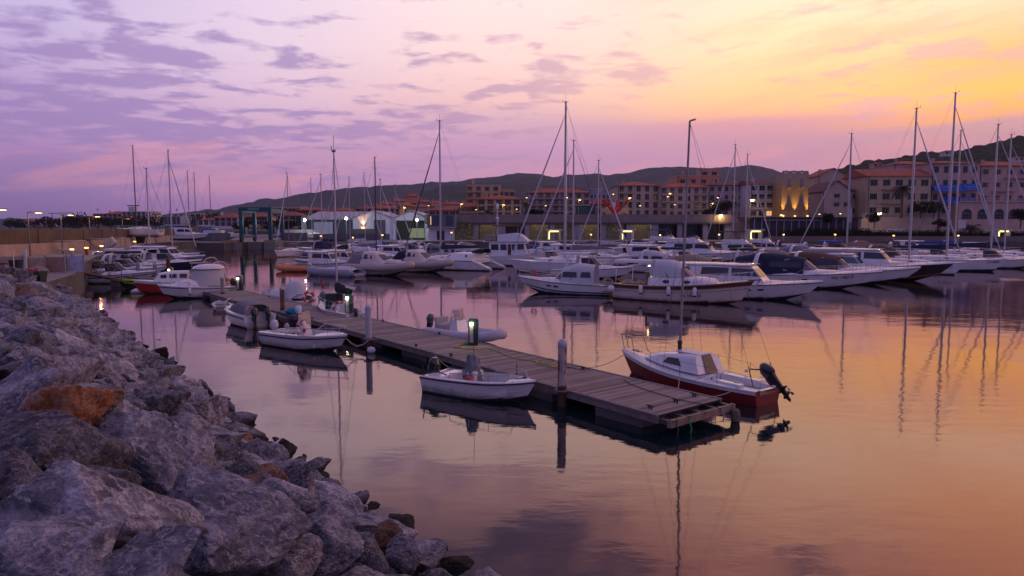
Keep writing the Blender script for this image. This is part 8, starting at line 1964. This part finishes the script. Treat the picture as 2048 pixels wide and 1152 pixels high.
def retaining():
    Y = 198.5; x0, x1 = xY(1722, Y), xY(1916, Y); H = 8-1.6; t = thing('retaining_wall', 'stone retaining wall with a balustrade below the green shuttered house', 'wall', (x0, Y, 1.6)); W_ = x1-x0
    MB().box((W_/2, .7, H/2), (W_, 1.2, H)).build('wall', WM['beige'], t, smooth=0); n = 60; mb = MB().box((W_/2, .2, H+1.05), (W_, .25, .14))
    for k in range(n): mb.box((W_*(k+.5)/n, .2, H+.5), (.18, .18, .95))
    mb.build('balustrade', trimw, t, smooth=0); MB().box((W_*.36, .06, 1.7), (5, .2, 2.6)).build('garage_door', gel2, t, smooth=0)
    o = MB().prism([(xY(1460, 190), 189, 1.6), (xY(1500, 190), 189, 1.6), (xY(1500, 190), 189, 5.6), (xY(1460, 190), 189, 8.2)], (0, 2, 0)).build('ramp_wall', WM['salmon'], smooth=0); tag(o, 'sloping pale stone ramp wall at the right end of the viaduct', 'wall')
retaining()
hedge(1560, 1725, 463, 471, 172, 'long dark hedge in front of the restaurant pavilion', 1.6); hedge(1722, 1900, 461, 471, 173, 'dark hedge below the retaining wall', 1.6); hedge(1900, 2060, 463, 472, 174, 'dark hedge in front of the arcade building', 1.6); hedge(1590, 1740, 457, 466, 177, 'upper hedge row close to the restaurant pavilion', 1.6)
o = MB().box(((xY(1540, 169)+xY(2060, 169))/2, 169, 2.2), (xY(2060, 169)-xY(1540, 169), .3, 1.3)).build('quay_parapet', mat('parapet_brown', (.17, .13, .12), .9, var=.2)); tag(o, 'low brown quay parapet in front of the hedges', 'wall')
palm(1801, 368, 434, 192, 'tall bushy palm in front of the green shuttered house', 3.4, 60, .38, z0=7.9); palm(1876, 405, 445, 188, 'palm half hidden behind the tall masts', 2.4, 40, .3, z0=4); palm(1942, 446, 470, 176, 'low spreading palm in front of the arched windows', 3.4, 46, .5, z0=1.6); palm(1052, 402, 433, 201, 'small palm on the promenade left of the pink block', 2.2, 30, .22, z0=8); palm(975, 418, 434, 200, 'short palm in front of the yellow house', 1.8, 30, .2, z0=8); palm(1208, 424, 434, 198, 'tiny palm left of the red sculpture', 1.1, 18, .12, z0=8); palm(1248, 424, 434, 198, 'tiny palm right of the red sculpture', 1.1, 18, .12, z0=8); palm(508, 432, 450, 200, 'small palm seen through the travel lift', 1.8, 28, .2, z0=1.6); palm(598, 430, 450, 210, 'palm left of the blue shed', 1.8, 28, .2, z0=1.6)
TR = [(1445, 433, 199, 5.2, 9, 'broad dark tree at the end of the viaduct'), (1425, 434, 200, 3.0, 6, 'low dark bush left of the broad tree'), (1840, 434, 196, 5.0, 8, 'dark tree between the palm and the blue awnings'), (1865, 436, 195, 4.5, 6, 'dark tree below the blue awnings'), (1070, 434, 200, 2.4, 6, 'low bush in front of the pink and white block'), (1880, 462, 180, 3.2, 4.5, 'round bush behind the hedge'), (1655, 455, 176, 4.2, 3, 'small tree in front of the pavilion'), (1748, 455, 182, 4.0, 4, 'small tree beside the bright lamp'), (2040, 455, 178, 5, 5, 'dark tree at the right edge of the quay')]
for px, yb, Y, h, w, lab in TR: tree(px, yb, Y, h, w, lab, n=700)
rg = random.Random(77)
for i, px in enumerate([20, 60, 100, 128, 158, 176, 196, 222, 246, 268, 292, 312, 345, 372, 405, 420, 484, 545, 575, 612]):
    tree(px, 452, 345+rg.uniform(-10, 10) if px < 430 else 228, rg.uniform(6, 10) if px < 430 else 5, rg.uniform(12, 20) if px < 430 else 7, 'dark rounded tree among the houses beyond the left fence', z0=2.5, n=500, group='trees beyond the left fence')
# crane on the left horizon
t = thing('tower_crane', 'tiny tower crane on the left skyline', 'crane', (xY(106, 900), 900, 5)); H = zY(427, 900)-5; MB().tube([(0, 0, 0), (0, 0, H)], .5, 4).build('tower', dmast, t); MB().tube([(-5, 0, H), (27, 0, H+1)], .4, 4).build('jib', dmast, t)
# street lamps on the promenade
LP = [(807, 415, 226), (833, 417, 226), (855, 411, 222), (921, 408, 214), (950, 419, 210), (992, 405, 204), (1005, 410, 206), (1031, 418, 206), (1051, 395, 202), (1071, 402, 203), (1089, 411, 204), (1132, 395, 201), (1157, 400, 202), (1189, 413, 204), (1224, 388, 200), (1257, 396, 200), (1278, 411, 203), (1318, 385, 200), (1338, 387, 201), (1333, 393, 199), (1347, 409, 202), (1422, 407, 201), (1433, 395, 200), (1439, 431, 187), (1502, 400, 199), (1678, 427, 194), (1756, 427, 192), (1560, 430, 193), (1636, 428, 193)]
for i, (px, y, Y) in enumerate(LP):
    if i % 4 == 1 and px < 1400: continue
    p = atY(px, y, Y); z0 = 8. if Y > 190 else 1.6
    if px < 860: z0 = 1.6
    t = thing('promenade_lamp', 'lit orange street lamp standing along the promenade' if px not in (1439, 1502, 1756) else {1439: 'bright round lamp at the right end of the viaduct', 1502: 'ornate double lamp left of the stone tower', 1756: 'very bright lamp among leaves below the cream house'}[px], 'street lamp', (p.x, Y, z0), 0, 'lit street lamps of the promenade' if px not in (1439, 1502, 1756) else None)
    h = p.z-z0; MB().tube([(0, 0, 0), (0, 0, h)], [.09, .05], 5).build('pole', mat('lamp_pole_warm', (.30, .22, .12), .5), t)
    big = px in (1439, 1502, 1756)
    MB().box((.3, 0, h+.08), (1.1 if not big else 2.4, .3, .12)).build('head', mat('lamp_pole_warm', (.3, .22, .12)), t, smooth=0); MB().box((.35, -.05, h-.08), (.36 if not big else .8, .22, .13 if not big else .35)).build('lamp', lampw if not big else lampf if px == 1756 else mat('lamp_big', (1, .8, .4), .5, emit=(1, .68, .22), es=30), t, smooth=0)
    if i % 3 == 0 or big: l = bpy.data.lights.new('street_light', 'POINT'); l.energy = 120 if not big else 350; l.color = (1, .6, .22); l.shadow_soft_size = .2; lo = bpy.data.objects.new('street_light', l); COL.objects.link(lo); lo.parent = t; lo.location = (.3, -.5, h-.3)
for px, y, Y in [(642, 473, 165), (903, 466, 166), (1131, 470, 166), (1182, 470, 166), (1320, 471, 166), (1438, 470, 166), (1567, 470, 167), (1670, 470, 167), (1787, 472, 167), (1916, 472, 167), (706, 476, 166), (765, 471, 166)]:
    p = atY(px, y, Y); t = thing('quay_light', 'low orange light on the far quay edge behind the boats', 'bollard light', (p.x, Y, 1.6), 0, 'low orange quay lights'); MB().box((0, 0, (p.z-1.6)/2), (.2, .2, p.z-1.6)).build('post', greyh, t, smooth=0); MB().box((0, -.05, p.z-1.5), (.36, .25, .22), bev=.04).build('lamp', lampo, t, smooth=0)
# sign board, flag poles
t = thing('notice_board', 'white notice board on a post in front of the arcade building', 'sign', (xY(1923, 174), 174, 1.6)); MB().tube([(0, 0, 0), (0, 0, 3.2)], .08, 5).build('post', steel, t); MB().box((0, -.1, 4.2), (1.9, .1, 2.0)).build('board', gel2, t, smooth=0)
for k in range(5): MB().box((0, -.16, 3.5+k*.35), (1.5, .02, .06)).build('text_line', greyh, t, smooth=0)
for px, lab in ((1700, 'white furled flag on a pole right of the pavilion'), (1717, 'pale pole beside the furled flag'), (1736, 'yellow lit pole left of the palm')):
    Y = 178; h = zY(405, Y)-1.6; t = thing('flag_pole', lab, 'flag pole', (xY(px, Y), Y, 1.6)); MB().tube([(0, 0, 0), (0, 0, h)], .07, 5).build('pole', mat('lamp_pole_warm', (.3, .22, .12)) if px != 1700 else gel2, t)
    if px == 1700: MB().lathe([(.1, h*.45), (.4, h*.5), (.3, h*.8), (.06, h*.9)], 7).build('flag', cwhite, t)

# ---- evening air
bm = bmesh.new(); bmesh.ops.create_cube(bm, size=1); me = bpy.data.meshes.new('haze'); bm.to_mesh(me); bm.free()
hz_ = bpy.data.objects.new('haze', me); COL.objects.link(hz_); hz_.location = (0, 2000, 198); hz_.scale = (9000, 4600, 404); tag(hz_, 'thin evening haze over the harbour and hills', 'haze', kind='stuff')
hm = bpy.data.materials.new('haze'); hm.use_nodes = True; N = hm.node_tree.nodes; N.remove(N['Principled BSDF']); pv = N.new('ShaderNodeVolumePrincipled'); pv.inputs['Density'].default_value = .00008; pv.inputs['Color'].default_value = (.72, .74, .95, 1); pv.inputs['Anisotropy'].default_value = .2
hm.node_tree.links.new(pv.outputs[0], N['Material Output'].inputs['Volume']); me.materials.append(hm)
S.cycles.volume_bounces = 1; S.cycles.volume_step_rate = 8
